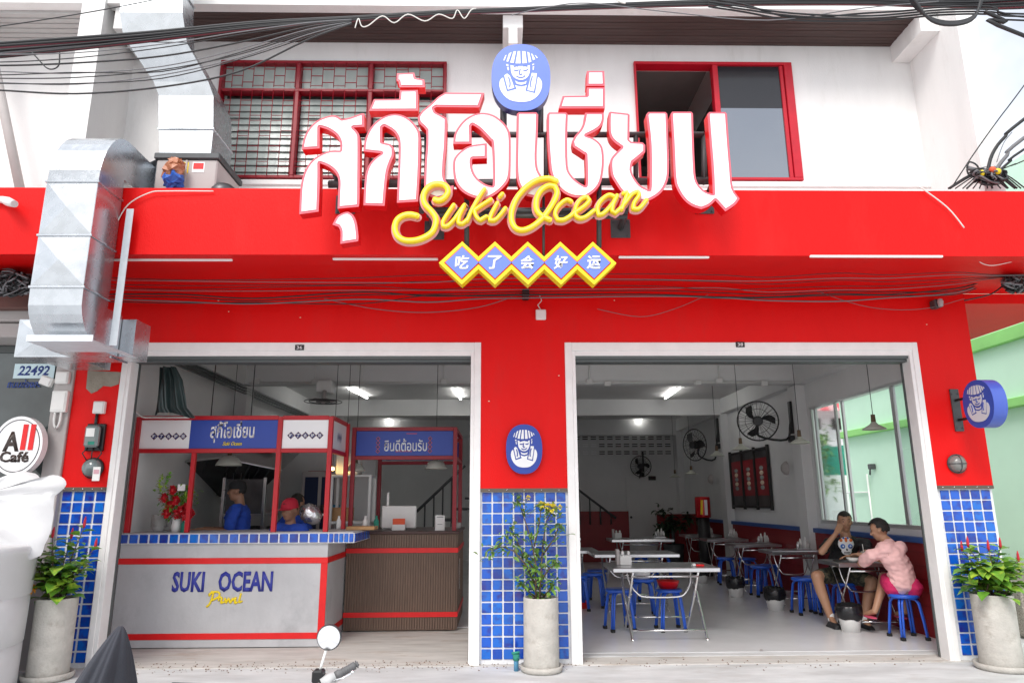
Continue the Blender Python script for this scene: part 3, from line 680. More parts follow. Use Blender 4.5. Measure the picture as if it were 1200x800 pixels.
# round cafe sign
cs = thing('cafe_sign', 'round white cafe sign with black letters and two red slanting strokes', 'sign', (-4.5, -.2, 2))
c_ = at(20, 522, Y=-.2); rr = abs(at(49.5, 522, Y=-.2).x - c_.x); n = 48
q = MB(); q.prism([(c_.x + rr * cos(2 * pi * k / n), c_.z + rr * 1.18 * sin(2 * pi * k / n)) for k in range(n)], -.2, -.12); q.build('disc', M['lface'], cs)
q = MB(); q.tube([(c_.x + rr * .88 * cos(2 * pi * k / n), -.202, c_.z + rr * .88 * 1.18 * sin(2 * pi * k / n)) for k in range(n)], .004, 4, closed=True); q.build('ring', M['dsteel'], cs)
k1 = mat('brown black letter', (.035, .02, .015), .4)
p = at(14, 517, Y=-.2); text('A', k1, cs, p.x, p.z, .15, .185, -.202, .004, bold=.035)
for dx in (0, 9):
    a = at(31 + dx, 497, Y=-.2); b_ = at(26 + dx, 527, Y=-.2); q = MB(); q.prism([(a.x - .02, a.z), (a.x + .025, a.z), (b_.x + .025, b_.z), (b_.x - .02, b_.z)], -.207, -.201); q.build('stroke', M['redtrim'], cs)
p = at(17, 535, Y=-.2); text('Café', k1, cs, p.x, p.z, .27, .10, -.202, .004, bold=.03)
q = MB(); q.cyl((c_.x, -.12, c_.z), (c_.x, .1, c_.z), .02); q.build('bracket', M['dsteel'], cs)
# white tank with the vinyl sheet on it
wt = thing('white_tank', 'large white ribbed tank standing left of the potted plant under the cafe sign', 'tank', (-4.3, -.75, 0))
prof = [(.0, .013), (.585, .013), (.59, .03), (.59, .345), (.582, .35), (.582, .36), (.595, .365), (.60, .72), (.594, .725), (.594, .735), (.605, .74), (.61, 1.06), (.625, 1.07), (.625, 1.12), (.60, 1.14), (0, 1.14)]
q = MB(); q.lathe([(r, z) for r, z in prof], (-4.50, -.82, 0), 40); q.build('tank', M['vinyl'], wt)
vs = thing('vinyl_sheet', 'crumpled white vinyl sheet heaped on top of the white tank', 'sheet', (-4.4, -.7, 1.22))
rnd = random.Random(5); q = MB(); cx, cz = 0, 0
outl = [(-120, 670), (-80, 566), (-40, 560), (0, 566), (12, 556), (24, 552), (38, 555), (46, 562), (60, 557), (72, 558), (77, 566), (72, 576), (67, 583), (63, 602), (56, 630), (50, 650), (0, 668), (-60, 672)]
pp = smooth_pts([(at(x, y, Y=-.72).x, at(x, y, Y=-.72).z) for x, y in outl], 3, 60)
c0 = Vector((-4.7, 1.45)); rings = []
for j, (s, dy) in enumerate(((1, 0), (.97, -.025), (.85, -.05), (.6, -.06), (.3, -.07), (.02, -.072))):
    rings.append([Vector((c0.x + (v.x - c0.x) * s, -.72 + dy * (1 + .25 * sin(i * .9 + j)), c0.y + (v.y - c0.y) * s)) for i, v in enumerate(pp)])
n = len(pp); q.add([v for r_ in rings for v in r_], [(j * n + i, j * n + (i + 1) % n, (j + 1) * n + (i + 1) % n, (j + 1) * n + i) for j in range(5) for i in range(n)], 0, True)
rb = [[Vector((v.x, -.72 + (.72 + v.y) * -1.0, v.z)) for v in r_] for r_ in rings]
q.add([v for r_ in rb for v in r_], [(j * n + i, (j + 1) * n + i, (j + 1) * n + (i + 1) % n, j * n + (i + 1) % n) for j in range(5) for i in range(n)], 0, True)
from mathutils import noise
for i_ in range(len(q.v)):
    v = q.v[i_]; q.v[i_] = v + Vector((.018 * noise.noise(v * 5), .05 * noise.noise(Vector((v.x * 7 + v.z * 3, 2, v.z * 2.5))) + .02 * noise.noise(v * 16), .015 * noise.noise(v * 6 + Vector((3, 3, 3)))))
q.build('sheet', M['vinyl'], vs)
# ================================================================== MAIN SIGN
SY = -1.62
SG = thing('main_sign', 'large white and red name sign with yellow script standing before the canopy', 'sign', (.1, SY, 4.0))
def tracepoly(pts, ox, oy, sc): return [(ox + x / sc, oy + y / sc) for x, y in pts]
def wp(pts, Y=SY): return [(at(x, y, Y=Y).x, at(x, y, Y=Y).z) for x, y in pts]
LET = []
A_ = lambda p: tracepoly(p, 345, 80, 3.81)
B_ = lambda p: tracepoly(p, 425, 75, 4.44)
C_ = lambda p: tracepoly(p, 485, 95, 5.333)
D_ = lambda p: tracepoly(p, 595, 75, 4.708)
E_ = lambda p: tracepoly(p, 700, 115, 5.335)
LET.append(A_([(22, 652), (24, 590), (30, 515), (48, 455), (78, 412), (118, 384), (160, 369), (204, 368), (204, 335), (188, 302), (152, 276), (113, 263), (112, 358), (34, 363), (35, 345), (45, 305), (68, 265), (108, 230), (160, 212), (190, 214), (212, 228), (250, 220), (298, 203), (312, 203), (312, 262), (263, 265), (286, 290), (292, 330), (291, 500), (290, 590), (287, 618), (193, 627), (195, 560), (197, 505), (184, 468), (152, 440), (113, 424), (113, 500), (108, 640)]))
LET.append(A_([(170, 698), (190, 662), (218, 645), (240, 641), (262, 655), (278, 690), (286, 750), (284, 772), (205, 784), (206, 730), (196, 707)]))
LET.append(B_([(178, 50), (268, 46), (276, 74), (321, 82), (323, 122), (192, 122), (186, 92), (176, 88)]))
LET.append(B_([(58, 184), (190, 183), (193, 138), (287, 136), (288, 244), (33, 245)]))
LET.append(B_([(4, 735), (8, 650), (14, 580), (30, 530), (60, 492), (98, 465), (4, 455), (8, 410), (22, 365), (50, 320), (95, 282), (150, 262), (200, 265), (245, 288), (280, 325), (299, 365), (300, 450), (297, 560), (292, 650), (288, 716), (178, 722), (181, 640), (186, 520), (187, 415), (175, 372), (150, 345), (112, 324), (102, 331), (102, 408), (145, 418), (162, 436), (162, 478), (150, 505), (132, 560), (122, 640), (114, 738)]))
LET.append(C_([(440, 75), (408, 166), (140, 163), (125, 172), (135, 195), (196, 228), (206, 245), (202, 400), (193, 500), (190, 590), (205, 632), (228, 657), (248, 652), (242, 690), (200, 722), (140, 736), (80, 712), (66, 670), (66, 600), (70, 500), (78, 400), (78, 310), (62, 290), (32, 262), (24, 228), (48, 190), (100, 148), (150, 100), (196, 73)]))
LET.append(C_([(245, 394), (252, 338), (276, 290), (320, 240), (380, 207), (440, 200), (500, 215), (550, 250), (586, 292), (604, 345), (606, 450), (604, 560), (592, 620), (560, 665), (510, 708), (450, 738), (400, 735), (340, 715), (290, 680), (258, 630), (246, 570), (246, 505), (265, 465), (310, 425), (362, 402), (456, 390), (456, 483), (366, 486), (362, 510), (372, 565), (400, 610), (448, 645), (492, 657), (495, 600), (489, 400), (474, 370), (440, 332), (405, 298), (366, 274), (358, 284), (360, 393)]))
LET.append(D_([(50, 278), (60, 268), (158, 268), (168, 280), (165, 400), (160, 500), (164, 570), (182, 612), (215, 655), (200, 705), (150, 738), (105, 728), (72, 690), (52, 640), (46, 560), (48, 400)]))
LET.append(D_([(218, 280), (228, 268), (322, 268), (332, 280), (328, 400), (331, 560), (350, 612), (388, 650), (428, 674), (432, 640), (428, 510), (420, 498), (360, 458), (354, 428), (370, 398), (400, 362), (416, 325), (426, 270), (530, 270), (528, 320), (500, 360), (432, 396), (472, 410), (510, 440), (527, 480), (530, 560), (515, 650), (480, 702), (430, 736), (370, 736), (310, 712), (262, 662), (236, 600), (226, 520), (218, 400)]))
LET.append(D_([(303, 178), (436, 176), (436, 130), (536, 130), (536, 246), (281, 246)]))
LET.append(D_([(437, 40), (532, 40), (536, 122), (434, 122)]))
LET.append(E_([(72, 92), (82, 86), (192, 98), (202, 106), (200, 262), (214, 274), (284, 278), (300, 295), (299, 338), (262, 370), (222, 402), (214, 450), (234, 500), (270, 546), (316, 570), (327, 550), (326, 300), (305, 105), (318, 88), (426, 88), (438, 100), (445, 300), (448, 440), (438, 520), (400, 590), (330, 637), (270, 645), (200, 627), (150, 585), (112, 530), (86, 480), (80, 405), (94, 366), (150, 308), (100, 270), (74, 225), (70, 150)]))
LET.append(E_([(458, 100), (468, 86), (588, 86), (598, 98), (602, 250), (608, 400), (616, 500), (640, 550), (678, 584), (722, 600), (716, 450), (704, 300), (688, 100), (700, 88), (800, 88), (810, 100), (824, 300), (836, 440), (848, 562), (890, 628), (860, 668), (800, 708), (738, 640), (700, 674), (650, 694), (590, 674), (540, 634), (500, 572), (480, 500), (470, 300)]))
for pts in LET:
    P2 = smooth_pts(wp(pts), 3, 34)
    q = MB(); q.prism(P2, SY, SY + .10, 1, 0); lt = q.build('letter', [M['lred'], M['ltrim']], SG)
    q = MB(); q.prism(offset_poly(P2, .019), SY - .006, SY - .0005); q.build('letter_face', M['lface'], lt)
# script
def ribbon(path, ox, oy, sc, wd, n=5):
    P2 = smooth_pts(wp(tracepoly(path, ox, oy, sc), SY - .05), n, 60, closed=False)
    return [Vector((p.x, 0, p.y)) for p in P2]
def flat_tube(mb, pts, w_, y0, y1):
    "a flat-topped channel of width w_ along a path in the sign's plane"
    N = len(pts); L = []; Rr = []
    for i in range(N):
        T = (pts[min(i + 1, N - 1)] - pts[max(i - 1, 0)])
        T = T.normalized() if T.length > 1e-7 else Vector((1, 0, 0)); nn = Vector((-T.z, 0, T.x)); L.append(pts[i] + nn * w_ / 2); Rr.append(pts[i] - nn * w_ / 2)
    def cap(c, T, a0): return [c + Vector((cos(a0 + a), 0, sin(a0 + a))) * w_ / 2 for a in (pi * .25, pi * .5, pi * .75)]
    b = w_ * .22; ym = y0 + b
    vs = []
    for i in range(N):
        c = pts[i]; l, r_ = L[i], Rr[i]; li = c + (l - c) * .55; ri = c + (r_ - c) * .55
        vs += [Vector((l.x, y1, l.z)), Vector((l.x, ym, l.z)), Vector((li.x, y0, li.z)), Vector((ri.x, y0, ri.z)), Vector((r_.x, ym, r_.z)), Vector((r_.x, y1, r_.z))]
    fs = []
    for i in range(N - 1):
        for k in range(6): fs.append((i * 6 + k, i * 6 + (k + 1) % 6, (i + 1) * 6 + (k + 1) % 6, (i + 1) * 6 + k))
    fs.append(tuple(range(6))); fs.append(tuple(range((N - 1) * 6 + 5, (N - 1) * 6 - 1, -1)))
    mb.add(vs, fs, 0)
    for c in (pts[0], pts[-1]):
        mb.prism([(c.x + w_ / 2 * cos(2 * pi * k / 12), c.z + w_ / 2 * sin(2 * pi * k / 12)) for k in range(12)], ym + .001, y1)
F_ = (450, 195, 6.667); G_ = (590, 195, 6.667)
SCR = [
 ([[(400, 262), (430, 270), (470, 250), (500, 205), (485, 160), (435, 140), (375, 148), (328, 188), (308, 240), (322, 300), (368, 350), (402, 400), (405, 450), (380, 510), (325, 552), (250, 578), (170, 580), (110, 550), (86, 490), (98, 430), (140, 392), (200, 378), (258, 388)]], F_, .050),
 ([[(545, 305), (500, 370), (462, 435), (462, 470), (498, 468), (548, 420), (590, 360), (630, 305)], [(628, 310), (590, 390), (580, 445), (612, 452), (650, 420)]], F_, .034),
 ([[(785, 182), (740, 250), (690, 340), (650, 430)], [(835, 262), (775, 300), (705, 348), (720, 395), (750, 425), (800, 395)]], F_, .034),
 ([[(885, 290), (840, 375), (825, 425), (868, 422), (915, 375), (948, 330)], [(905, 240), (925, 218)]], F_, .034),
 ([[(412, 118), (350, 97), (260, 112), (175, 168), (105, 250), (68, 340), (62, 420), (90, 480), (145, 500), (215, 478), (292, 420), (350, 350), (398, 270), (418, 205), (400, 160), (350, 155), (292, 192), (258, 260), (258, 340), (300, 390), (360, 418)]], G_, .047),
 ([[(528, 278), (490, 266), (432, 310), (402, 370), (422, 420), (470, 420), (530, 385), (560, 350)]], G_, .036),
 ([[(565, 360), (630, 315), (672, 272), (650, 242), (602, 262), (565, 320), (560, 380), (592, 408), (642, 398), (705, 350)]], G_, .036),
 ([[(862, 240), (820, 228), (762, 270), (732, 330), (742, 382), (782, 370), (842, 308), (885, 232)], [(884, 240), (855, 300), (845, 352), (870, 370), (915, 330)]], G_, .036),
 ([[(935, 215), (968, 208), (950, 262), (922, 340)], [(942, 300), (1000, 225), (1048, 203), (1056, 232), (1018, 290), (1012, 335), (1060, 332), (1115, 268)]], G_, .036),
]
for strokes, (ox, oy, sc), wd in SCR:
    q = MB(); q2 = MB(); q3 = MB()
    for st in strokes:
        pts = ribbon(st, ox, oy, sc, wd)
        wd_ = wd * .86; flat_tube(q, pts, wd_, SY - .075, SY - .035); flat_tube(q2, pts, wd_ + .026, SY - .033, SY - .014); flat_tube(q3, pts, wd * .28, SY - .079, SY - .070)
    sl = q.build('script_letter', M['yellow'], SG); q2.build('backing', M['sback'], sl); q3.build('ridge', M['yellow2'], sl)
# frame behind
def bar(parent, a, b_, w_, mt=None, name='frame_bar'):
    q = MB(); a = Vector(a); b_ = Vector(b_); q.tube([a, b_], w_ / 1.41, 4); return q.build(name, mt or M['dsteel'], parent)
FY = SY + .13
def fbar(xa, ya, xb, yb, w_=.05, Y=FY):
    a = at(xa, ya, Y=Y); b_ = at(xb, yb, Y=Y); bar(SG, a, b_, w_)
fbar(405, 158, 825, 158, .04); fbar(385, 216, 830, 212, .05); fbar(500, 247, 735, 248, .045, SY + .1); fbar(500, 252, 735, 254, .03, SY + .06)
fbar(494, 215, 494, 250, .03); fbar(547, 215, 547, 290, .03); fbar(702, 215, 702, 290, .03); fbar(637, 230, 637, 320, .016)
fbar(590, 118, 590, 160, .04); fbar(633, 118, 633, 160, .04)
for x in (405, 500, 640, 745, 825): fbar(x, 158, x, 216, .03)
for x, yt in ((509, 270), (727, 268), (405, 240), (825, 240)):
    p = at(x, yt, Y=-1.175); q = MB(); q.bbox(p.x - .085, p.x + .085, -1.182, -1.171, p.z - .085, p.z + .085, .003); pt = q.build('wall_plate', M['dsteel'], SG)
    for dx in (-.065, .065):
        for dz in (-.065, .065): q = MB(); q.cyl((p.x + dx, -1.195, p.z + dz), (p.x + dx, -1.181, p.z + dz), .009, n=6); q.build('bolt', M['dsteel'], pt)
    bar(SG, (p.x, -1.18, p.z), (p.x + (.03 if x > 600 else -.03), SY + .1, p.z + .16), .04)
# row of diamonds
DY = SY - .01; cs_ = [(541.4, 308), (579.7, 308), (618.2, 308), (656.8, 308), (695.5, 308)]
cw = wp(cs_, DY); sp = (cw[-1][0] - cw[0][0]) / 4; HW = .182; HH = .178; zc = cw[2][1]
ov = HW - sp / 2; hz = HH * ov / HW
top = []; bot = []
for k in range(5):
    x = cw[0][0] + sp * k; top.append((x, zc + HH)); bot.append((x, zc - HH))
    if k < 4: top.append((x + sp / 2, zc + hz)); bot.append((x + sp / 2, zc - hz))
oun = [(cw[0][0] - HW, zc)] + top + [(cw[4][0] + HW, zc)] + bot[::-1]
q = MB(); q.prism(oun, DY, DY + .10); db = q.build('diamond_board', M['yellow'], SG)
for k, ch in enumerate('吃了会好运'):
    x = cw[0][0] + sp * k
    for s, y0, mt, nm in ((.140, .004, M['lred'], 'red_rim'), (.131, .009, M['sblue'], 'blue_panel')):
        q = MB(); q.prism([(x - s, zc), (x, zc - s), (x + s, zc), (x, zc + s)], DY - y0, DY - y0 + .004); q.build(nm, mt, db)
    text(ch, M['lface'], db, x, zc, .115, .115, DY - .0095, .003, bold=.028, shear=.12)
# ------------------------------------------------ emblem (farmer's head in a straw hat, towel round the neck)
EMB = dict(
 hat=[[(193, 212), (215, 160), (238, 148), (215, 215)], [(222, 222), (250, 140), (285, 125), (250, 225)], [(258, 232), (292, 122), (325, 118), (300, 238)], [(308, 240), (332, 118), (362, 118), (366, 240)], [(374, 240), (372, 118), (412, 120), (425, 236)], [(434, 234), (420, 122), (448, 132), (468, 222)], [(475, 214), (455, 134), (478, 146), (505, 196)], [(510, 192), (486, 150), (508, 158), (532, 186)]],
 hair=[[(222, 240), (248, 240), (252, 262), (228, 262)], [(466, 238), (492, 232), (490, 248), (468, 258)]],
 ears=[[(230, 268), (250, 262), (256, 300), (240, 304)], [(472, 258), (492, 255), (486, 296), (470, 300)]],
 face=[[(262, 246), (300, 254), (366, 256), (430, 250), (452, 244), (452, 300), (440, 345), (408, 378), (360, 390), (312, 376), (280, 345), (266, 300)]],
 neck=[[(305, 385), (335, 402), (365, 406), (400, 400), (420, 385), (412, 420), (365, 432), (318, 420)]],
 body=[[(200, 358), (170, 380), (158, 420), (166, 470), (200, 525), (255, 568), (320, 584), (380, 586), (450, 576), (515, 535), (552, 480), (564, 420), (550, 375), (522, 350), (512, 380), (490, 500), (408, 480), (425, 425), (365, 442), (300, 425), (318, 465), (236, 486)]],
 towel=[[(205, 345), (235, 325), (262, 345), (285, 400), (305, 458), (240, 478), (222, 410)], [(462, 318), (515, 322), (505, 400), (484, 492), (418, 478), (438, 405)]],
)
LINES = [[(300, 268), (318, 258), (338, 262)], [(385, 262), (405, 256), (425, 264)], [(300, 296), (320, 302), (342, 294)], [(385, 296), (410, 300), (430, 288)], [(358, 285), (348, 325), (358, 338), (374, 330)], [(322, 352), (350, 364), (385, 360), (402, 346)], [(248, 360), (262, 410), (258, 450)], [(470, 350), (452, 410), (456, 450)]]
def emblem(parent, fr, mt_w, mt_l, s=1.0):
    "fr(u, v, d): emblem sheet coordinates (pixels of the traced roundel) to a point d in front of its face"
    for key, polys in EMB.items():
        for pl_ in polys:
            q = MB()
            P2 = smooth_pts(pl_, 2, 50) if key in ('face', 'body', 'neck') else [Vector(v) for v in pl_]
            P2 = offset_raw(P2, 4.5 if key in ('hat', 'face', 'body') else 3)
            N = len(P2); q.add([fr(v.x, v.y, .004) for v in P2] + [fr(v.x, v.y, .0005) for v in P2], [list(range(N))[::-1]] + [(i, (i + 1) % N, N + (i + 1) % N, N + i) for i in range(N)])
            q.build('emblem_' + key, mt_w, parent)
    q = MB()
    for ln in LINES:
        P2 = smooth_pts(ln, 3, 80, closed=False); q.tube([fr(v.x, v.y, .0045) for v in P2], .0052 * s, 4)
    q.build('emblem_lines', mt_l, parent)
def oval(cx, cz, hw, hh, n=48, p=2.35):
    out = []
    for k in range(n):
        a = 2 * pi * k / n; c, s = cos(a), sin(a); out.append((cx + hw * math.copysign(abs(c) ** (2 / p), c), cz + hh * math.copysign(abs(s) ** (2 / p), s)))
    return out
def roundel(parent, Y, xl, xr, yt, yb, th, mface, mside):
    a = at(xl, (yt + yb) / 2, Y=Y); b_ = at(xr, (yt + yb) / 2, Y=Y); c = at((xl + xr) / 2, yt, Y=Y); d = at((xl + xr) / 2, yb, Y=Y)
    cx, cz, hw, hh = (a.x + b_.x) / 2, (c.z + d.z) / 2, (b_.x - a.x) / 2, (c.z - d.z) / 2
    q = MB(); q.prism(oval(cx, cz, hw, hh), Y, Y + th, 0, 1); bd = q.build('roundel', [mface, mside], parent)
    fr = lambda u, v, dd: Vector((cx + (u - 364) / 274 * hw, Y - dd, cz - (v - 357) / 302 * hh))
    emblem(bd, fr, M['logow'], mface); return bd
roundel(SG, SY, 576, 645, 52, 130, .085, M['sblue'], M['navy'])
PS = thing('pillar_roundel', 'blue oval emblem board of a farmer in a straw hat on the middle red pillar', 'sign', (.24, -.04, 2.0))
roundel(PS, -.045, 593, 635.5, 497, 555, .044, M['dblue'], M['dblue'])
# projecting roundel on the right pillar: a drum on two arms, face square to the street's length
cf = at(1146, 473, Y=-.42)
PJ = thing('projecting_sign', 'round blue drum sign with the farmer emblem jutting from the right pillar', 'sign', (4.75, -.1, 2.3))
q = MB(); a = at(1105, 458, Y=-.02); b_ = at(1116, 505, Y=-.02); a.x = cf.x + .02; q.bbox(a.x, a.x + .085, -.022, -.001, b_.z, a.z + .02, .003); mp = q.build('wall_plate', M['dsteel'], PJ)
for dz in (.03, a.z - b_.z - .03):
    for dx in (.015, .07): q = MB(); q.cyl((a.x + dx, -.032, b_.z + dz), (a.x + dx, -.02, b_.z + dz), .008, n=6); q.build('bolt', M['dsteel'], mp)
# drum: axis tilted so that its face shows to the left of the street
cf = at(1146, 473, Y=-.42); ang = R(38)
ax = Vector((cos(ang) * 1.0, sin(ang) * .0 + .62, 0)).normalized(); ax = Vector((1, .02, 0)).normalized()   # towards the back of the drum
uu = Vector((ax.y, -ax.x, 0)); RW_, RH = .205, .225
n = 44; ov_ = oval(0, 0, RW_, RH, n, 2.2); th = .13
fpt = lambda u, z, d: cf + uu * u + Vector((0, 0, z)) - ax * d
q = MB(); vs_ = [fpt(p[0], p[1], 0) for p in ov_] + [fpt(p[0], p[1], -th) for p in ov_]
q.add(vs_, [list(range(n)), list(range(2 * n - 1, n - 1, -1))], 0)
q.add(vs_, [(i, n + i, n + (i + 1) % n, (i + 1) % n) for i in range(n)], 1, True); dr = q.build('drum', [M['dblue'], mat('drum side blue', (.05, .10, .46), .3, coat=.3)], PJ)
emblem(dr, lambda u, v, d: fpt((u - 364) / 274 * RW_, -(v - 357) / 302 * RH, d), mat('emblem grey white', (.55, .56, .60), .5), M['dblue'])
for y_ in (467, 490):
    a = at(1112, y_ + 2, Y=-.02); b2 = fpt(-RW_ * .9, (a.z - cf.z), -.065); a = Vector((b2.x, a.y, a.z)); q = MB(); q.tube([a, b2], .014, 6); q.build('arm', M['black'], PJ)
# bulkhead lamp under it and small fittings
bl = thing('bulkhead_lamp', 'round grey caged wall lamp on the right red pillar below the drum sign', 'lamp', (4.6, 0, 1.75))
c = at(1123.5, 543, Y=-.04); q = MB(); q.lathe([(.0, -.085), (.045, -.08), (.075, -.05), (.085, 0)], (c.x, -.001, c.z), 20, axis='Y'); q.build('lens', mat('frosted grey lens', (.20, .20, .19), .3, coat=.4), bl)
q = MB(); q.lathe([(.092, 0), (.095, -.02), (.084, -.022)], (c.x, -.001, c.z), 20, axis='Y')
for k in range(2): q.tube([(c.x + .09 * cos(pi * j / 8) * (1 - k), -.001 - .092 * sin(pi * j / 8), c.z + .09 * cos(pi * j / 8) * k) for j in range(9)], .005, 5)
q.build('cage', M['dsteel'], bl)
# ================================================================== DUCTS
def panelx(mb, x0, x1, y, z0, z1, k=.03):
    "cross-broken duct panel facing the street"
    cx, cz = (x0 + x1) / 2, (z0 + z1) / 2; mb.add([(x0, y, z0), (x1, y, z0), (x1, y, z1), (x0, y, z1), (cx, y - k, cz)], [(0, 1, 4), (1, 2, 4), (2, 3, 4), (3, 0, 4)])
def duct_sweep(x0, x1, path, th_dir=None):
    "rectangular duct: a side outline (list of (front point, back point) in YZ) between x0 and x1"
    mb = MB(); n_ = len(path); vs = []
    for (fy, fz), (by, bz) in path: vs += [(x0, fy, fz), (x1, fy, fz), (x1, by, bz), (x0, by, bz)]
    fs = []
    for i in range(n_ - 1):
        for k in range(4): fs.append((4 * i + k, 4 * i + (k + 1) % 4, 4 * i + 4 + (k + 1) % 4, 4 * i + 4 + k))
    fs.append((0, 1, 2, 3)); fs.append((4 * n_ - 1, 4 * n_ - 2, 4 * n_ - 3, 4 * n_ - 4)); mb.add(vs, fs); return mb
D1 = thing('exhaust_duct', 'galvanised exhaust duct bending over the red canopy and down its front', 'duct', (-3.47, -1.4, 2.9))
DX0, DX1 = -3.675, -3.262; FYd, BYd = -1.55, -1.19
# upper elbow: from the horizontal run over the canopy into the drop
path = []; cy_, cz_ = BYd + .0, 4.02
for k in range(9):
    a = pi / 2 * k / 8
    path.append(((cy_ - .36 * sin(a) , cz_ + .55 * cos(a) - 0 * a), (cy_ - .0 * sin(a), cz_ + .19 * cos(a))))
pth = [((-.55, 4.57), (-.55, 4.21))] + [((p[0][0], p[0][1]), (p[1][0], p[1][1])) for p in path]
duct_sweep(DX0, DX1, pth).build('upper_elbow', M['galv'], D1)
q = MB(); q.box(DX0, DX1, FYd, BYd, 3.56, 4.02); panelx(q, DX0 + .004, DX1 - .004, FYd - .001, 3.57, 4.01); q.build('straight_section', M['galv'], D1)
q = MB(); q.box(DX0, DX1, FYd, BYd, 3.13, 3.555); panelx(q, DX0 + .004, DX1 - .004, FYd - .001, 3.14, 3.55); q.build('straight_section', M['galv'], D1)
path = [((FYd, 3.125), (BYd, 3.125))]
for k in range(1, 9):
    a = pi / 2 * k / 8; path.append(((BYd - .36 * cos(a), 3.05 - .36 * sin(a)), (BYd - .001, 3.05 - .0 * a)))
path.append(((-.96, 2.69), (-.96, 3.05)))
duct_sweep(DX0, DX1, path).build('lower_elbow', M['galv'], D1)
for z in (4.02, 3.556, 3.125):
    q = MB(); q.bbox(DX0 - .012, DX1 + .012, FYd - .012, BYd + .01, z - .010, z + .010, .004); q.build('flange', M['galv'], D1)
q = MB(); q.box(-4.14, -3.14, -.95, -.70, 2.69, 3.02); panelx(q, -4.13, -3.69, -.951, 2.70, 3.01); q.build('cross_run', M['galv'], D1)
q = MB(); q.bbox(-3.33, -3.31, -.96, -.69, 2.68, 3.03, .004); q.build('flange', M['galv'], D1)
q = MB(); q.box(-4.14, -3.76, -.699, -.16, 2.72, 3.0); q.build('inlet_run', M['galv'], D1)
# horizontal run back to the fan unit
q = MB(); vs_ = [(DX0, -.55, 4.21), (DX1, -.55, 4.21), (DX1, -.55, 4.57), (DX0, -.55, 4.57), (-3.5, -.50, 4.15), (-3.05, -.9, 4.15), (-3.05, -.9, 4.62), (-3.5, -.50, 4.62)]
q.add(vs_, [(0, 4, 5, 1), (1, 5, 6, 2), (2, 6, 7, 3), (3, 7, 4, 0), (4, 7, 6, 5)]); q.build('transition', M['galv'], D1)
# angle-iron support
AB = thing('angle_bracket', 'light grey angle steel hanger holding the exhaust duct below the canopy', 'bracket', (-3.2, -1.25, 3.2))
a = at(153, 245, Y=-1.24); b_ = at(139, 405, Y=-1.24)
q = MB(); q.box(a.x - .03, a.x + .03, -1.245, -1.239, b_.z, a.z); q.box(a.x - .03, a.x - .024, -1.239, -1.19, b_.z, a.z); q.build('upright', M['angle'], AB)
c = at(63, 410, Y=-1.24); q = MB(); q.box(c.x, a.x + .03, -1.58, -1.57, b_.z - .04, b_.z + .01); q.box(c.x, a.x + .03, -1.57, -1.18, b_.z - .04, b_.z - .034); q.build('cross_bar', M['angle'], AB)
q = MB(); q.box(a.x - .03, a.x + .03, -1.57, -.9, b_.z - .033, b_.z - .027); q.build('stay', M['angle'], AB)
# fan unit on the canopy and the second duct going up from it
FU = thing('fan_unit', 'grey steel exhaust fan cabinet with yellow and red stickers on the canopy roof', 'fan unit', (-2.85, -.7, 3.75))
U0, U1 = -3.16, -2.60; uy0, uy1 = -.90, -.35
q = MB(); q.bbox(U0, U1, uy0, uy1, 3.76, 4.56, .012); q.build('cabinet', M['gpillar'], FU)
q = MB(); q.bbox(U0 - .02, U1 + .02, uy0 - .02, uy1 + .02, 4.56, 4.62, .008); q.build('rim', M['dsteel'], FU)
q = MB(); q.bbox(-2.89, -2.87, uy0 - .012, uy0 - .001, 3.8, 4.55, .003); q.build('seam', M['gpillar'], FU)
def sticker(par, xa, ya, xb, yb, mt, Y):
    a = at(xa, ya, Y=Y); b_ = at(xb, yb, Y=Y); q = MB(); q.box(a.x, b_.x, Y, Y + .002, b_.z, a.z); return q.build('sticker', mt, par)
sticker(FU, 213, 190, 220, 203, M['yellow'], uy0 - .004); sticker(FU, 226, 190, 239, 202, M['lface'], uy0 - .003); sticker(FU, 227, 191, 238, 198, M['redtrim'], uy0 - .006)
q = MB(); q.add([(U1 + .003, -.72, 4.22), (U1 + .003, -.60, 4.22), (U1 + .003, -.60, 4.42), (U1 + .003, -.72, 4.42)], [(0, 1, 2, 3)]); q.build('sticker', M['redtrim'], FU)
D2 = thing('riser_duct', 'galvanised riser duct stepping up from the fan cabinet past the eave', 'duct', (-3.0, -.8, 4.6))
def loft(secs):
    mb = MB()
    for i, (x0, x1, y0, y1, z) in enumerate(secs): mb.add([(x0, y0, z), (x1, y0, z), (x1, y1, z), (x0, y1, z)], [])
    for i in range(len(secs) - 1):
        for k in range(4): mb.f.append([4 * i + k, 4 * i + (k + 1) % 4, 4 * i + 4 + (k + 1) % 4, 4 * i + 4 + k]); mb.mi.append(0); mb.sm.append(False)
    n_ = len(secs); mb.f.append([3, 2, 1, 0]); mb.mi.append(0); mb.sm.append(False); mb.f.append([4 * n_ - 4 + k for k in range(4)]); mb.mi.append(0); mb.sm.append(False)
    return mb
X = lambda x, y: at(x, y, Y=-.9).x
Zz = lambda y: at(200, y, Y=-.9).z
sec = [(X(187, 180), X(247, 180), -.9, -.45, 4.62), (X(186, 152), X(250, 152), -.9, -.45, Zz(152))]
loft(sec).build('straight_section', M['galv'], D2)
loft([(X(186, 150), X(250, 150), -.9, -.45, Zz(150)), (X(186, 112), X(250, 112), -.9, -.45, Zz(112)), (X(182, 96), X(246, 96), -.93, -.50, Zz(98)), (X(160, 54), X(228, 54), -1.05, -.62, Zz(62))]).build('offset_section', M['galv'], D2)
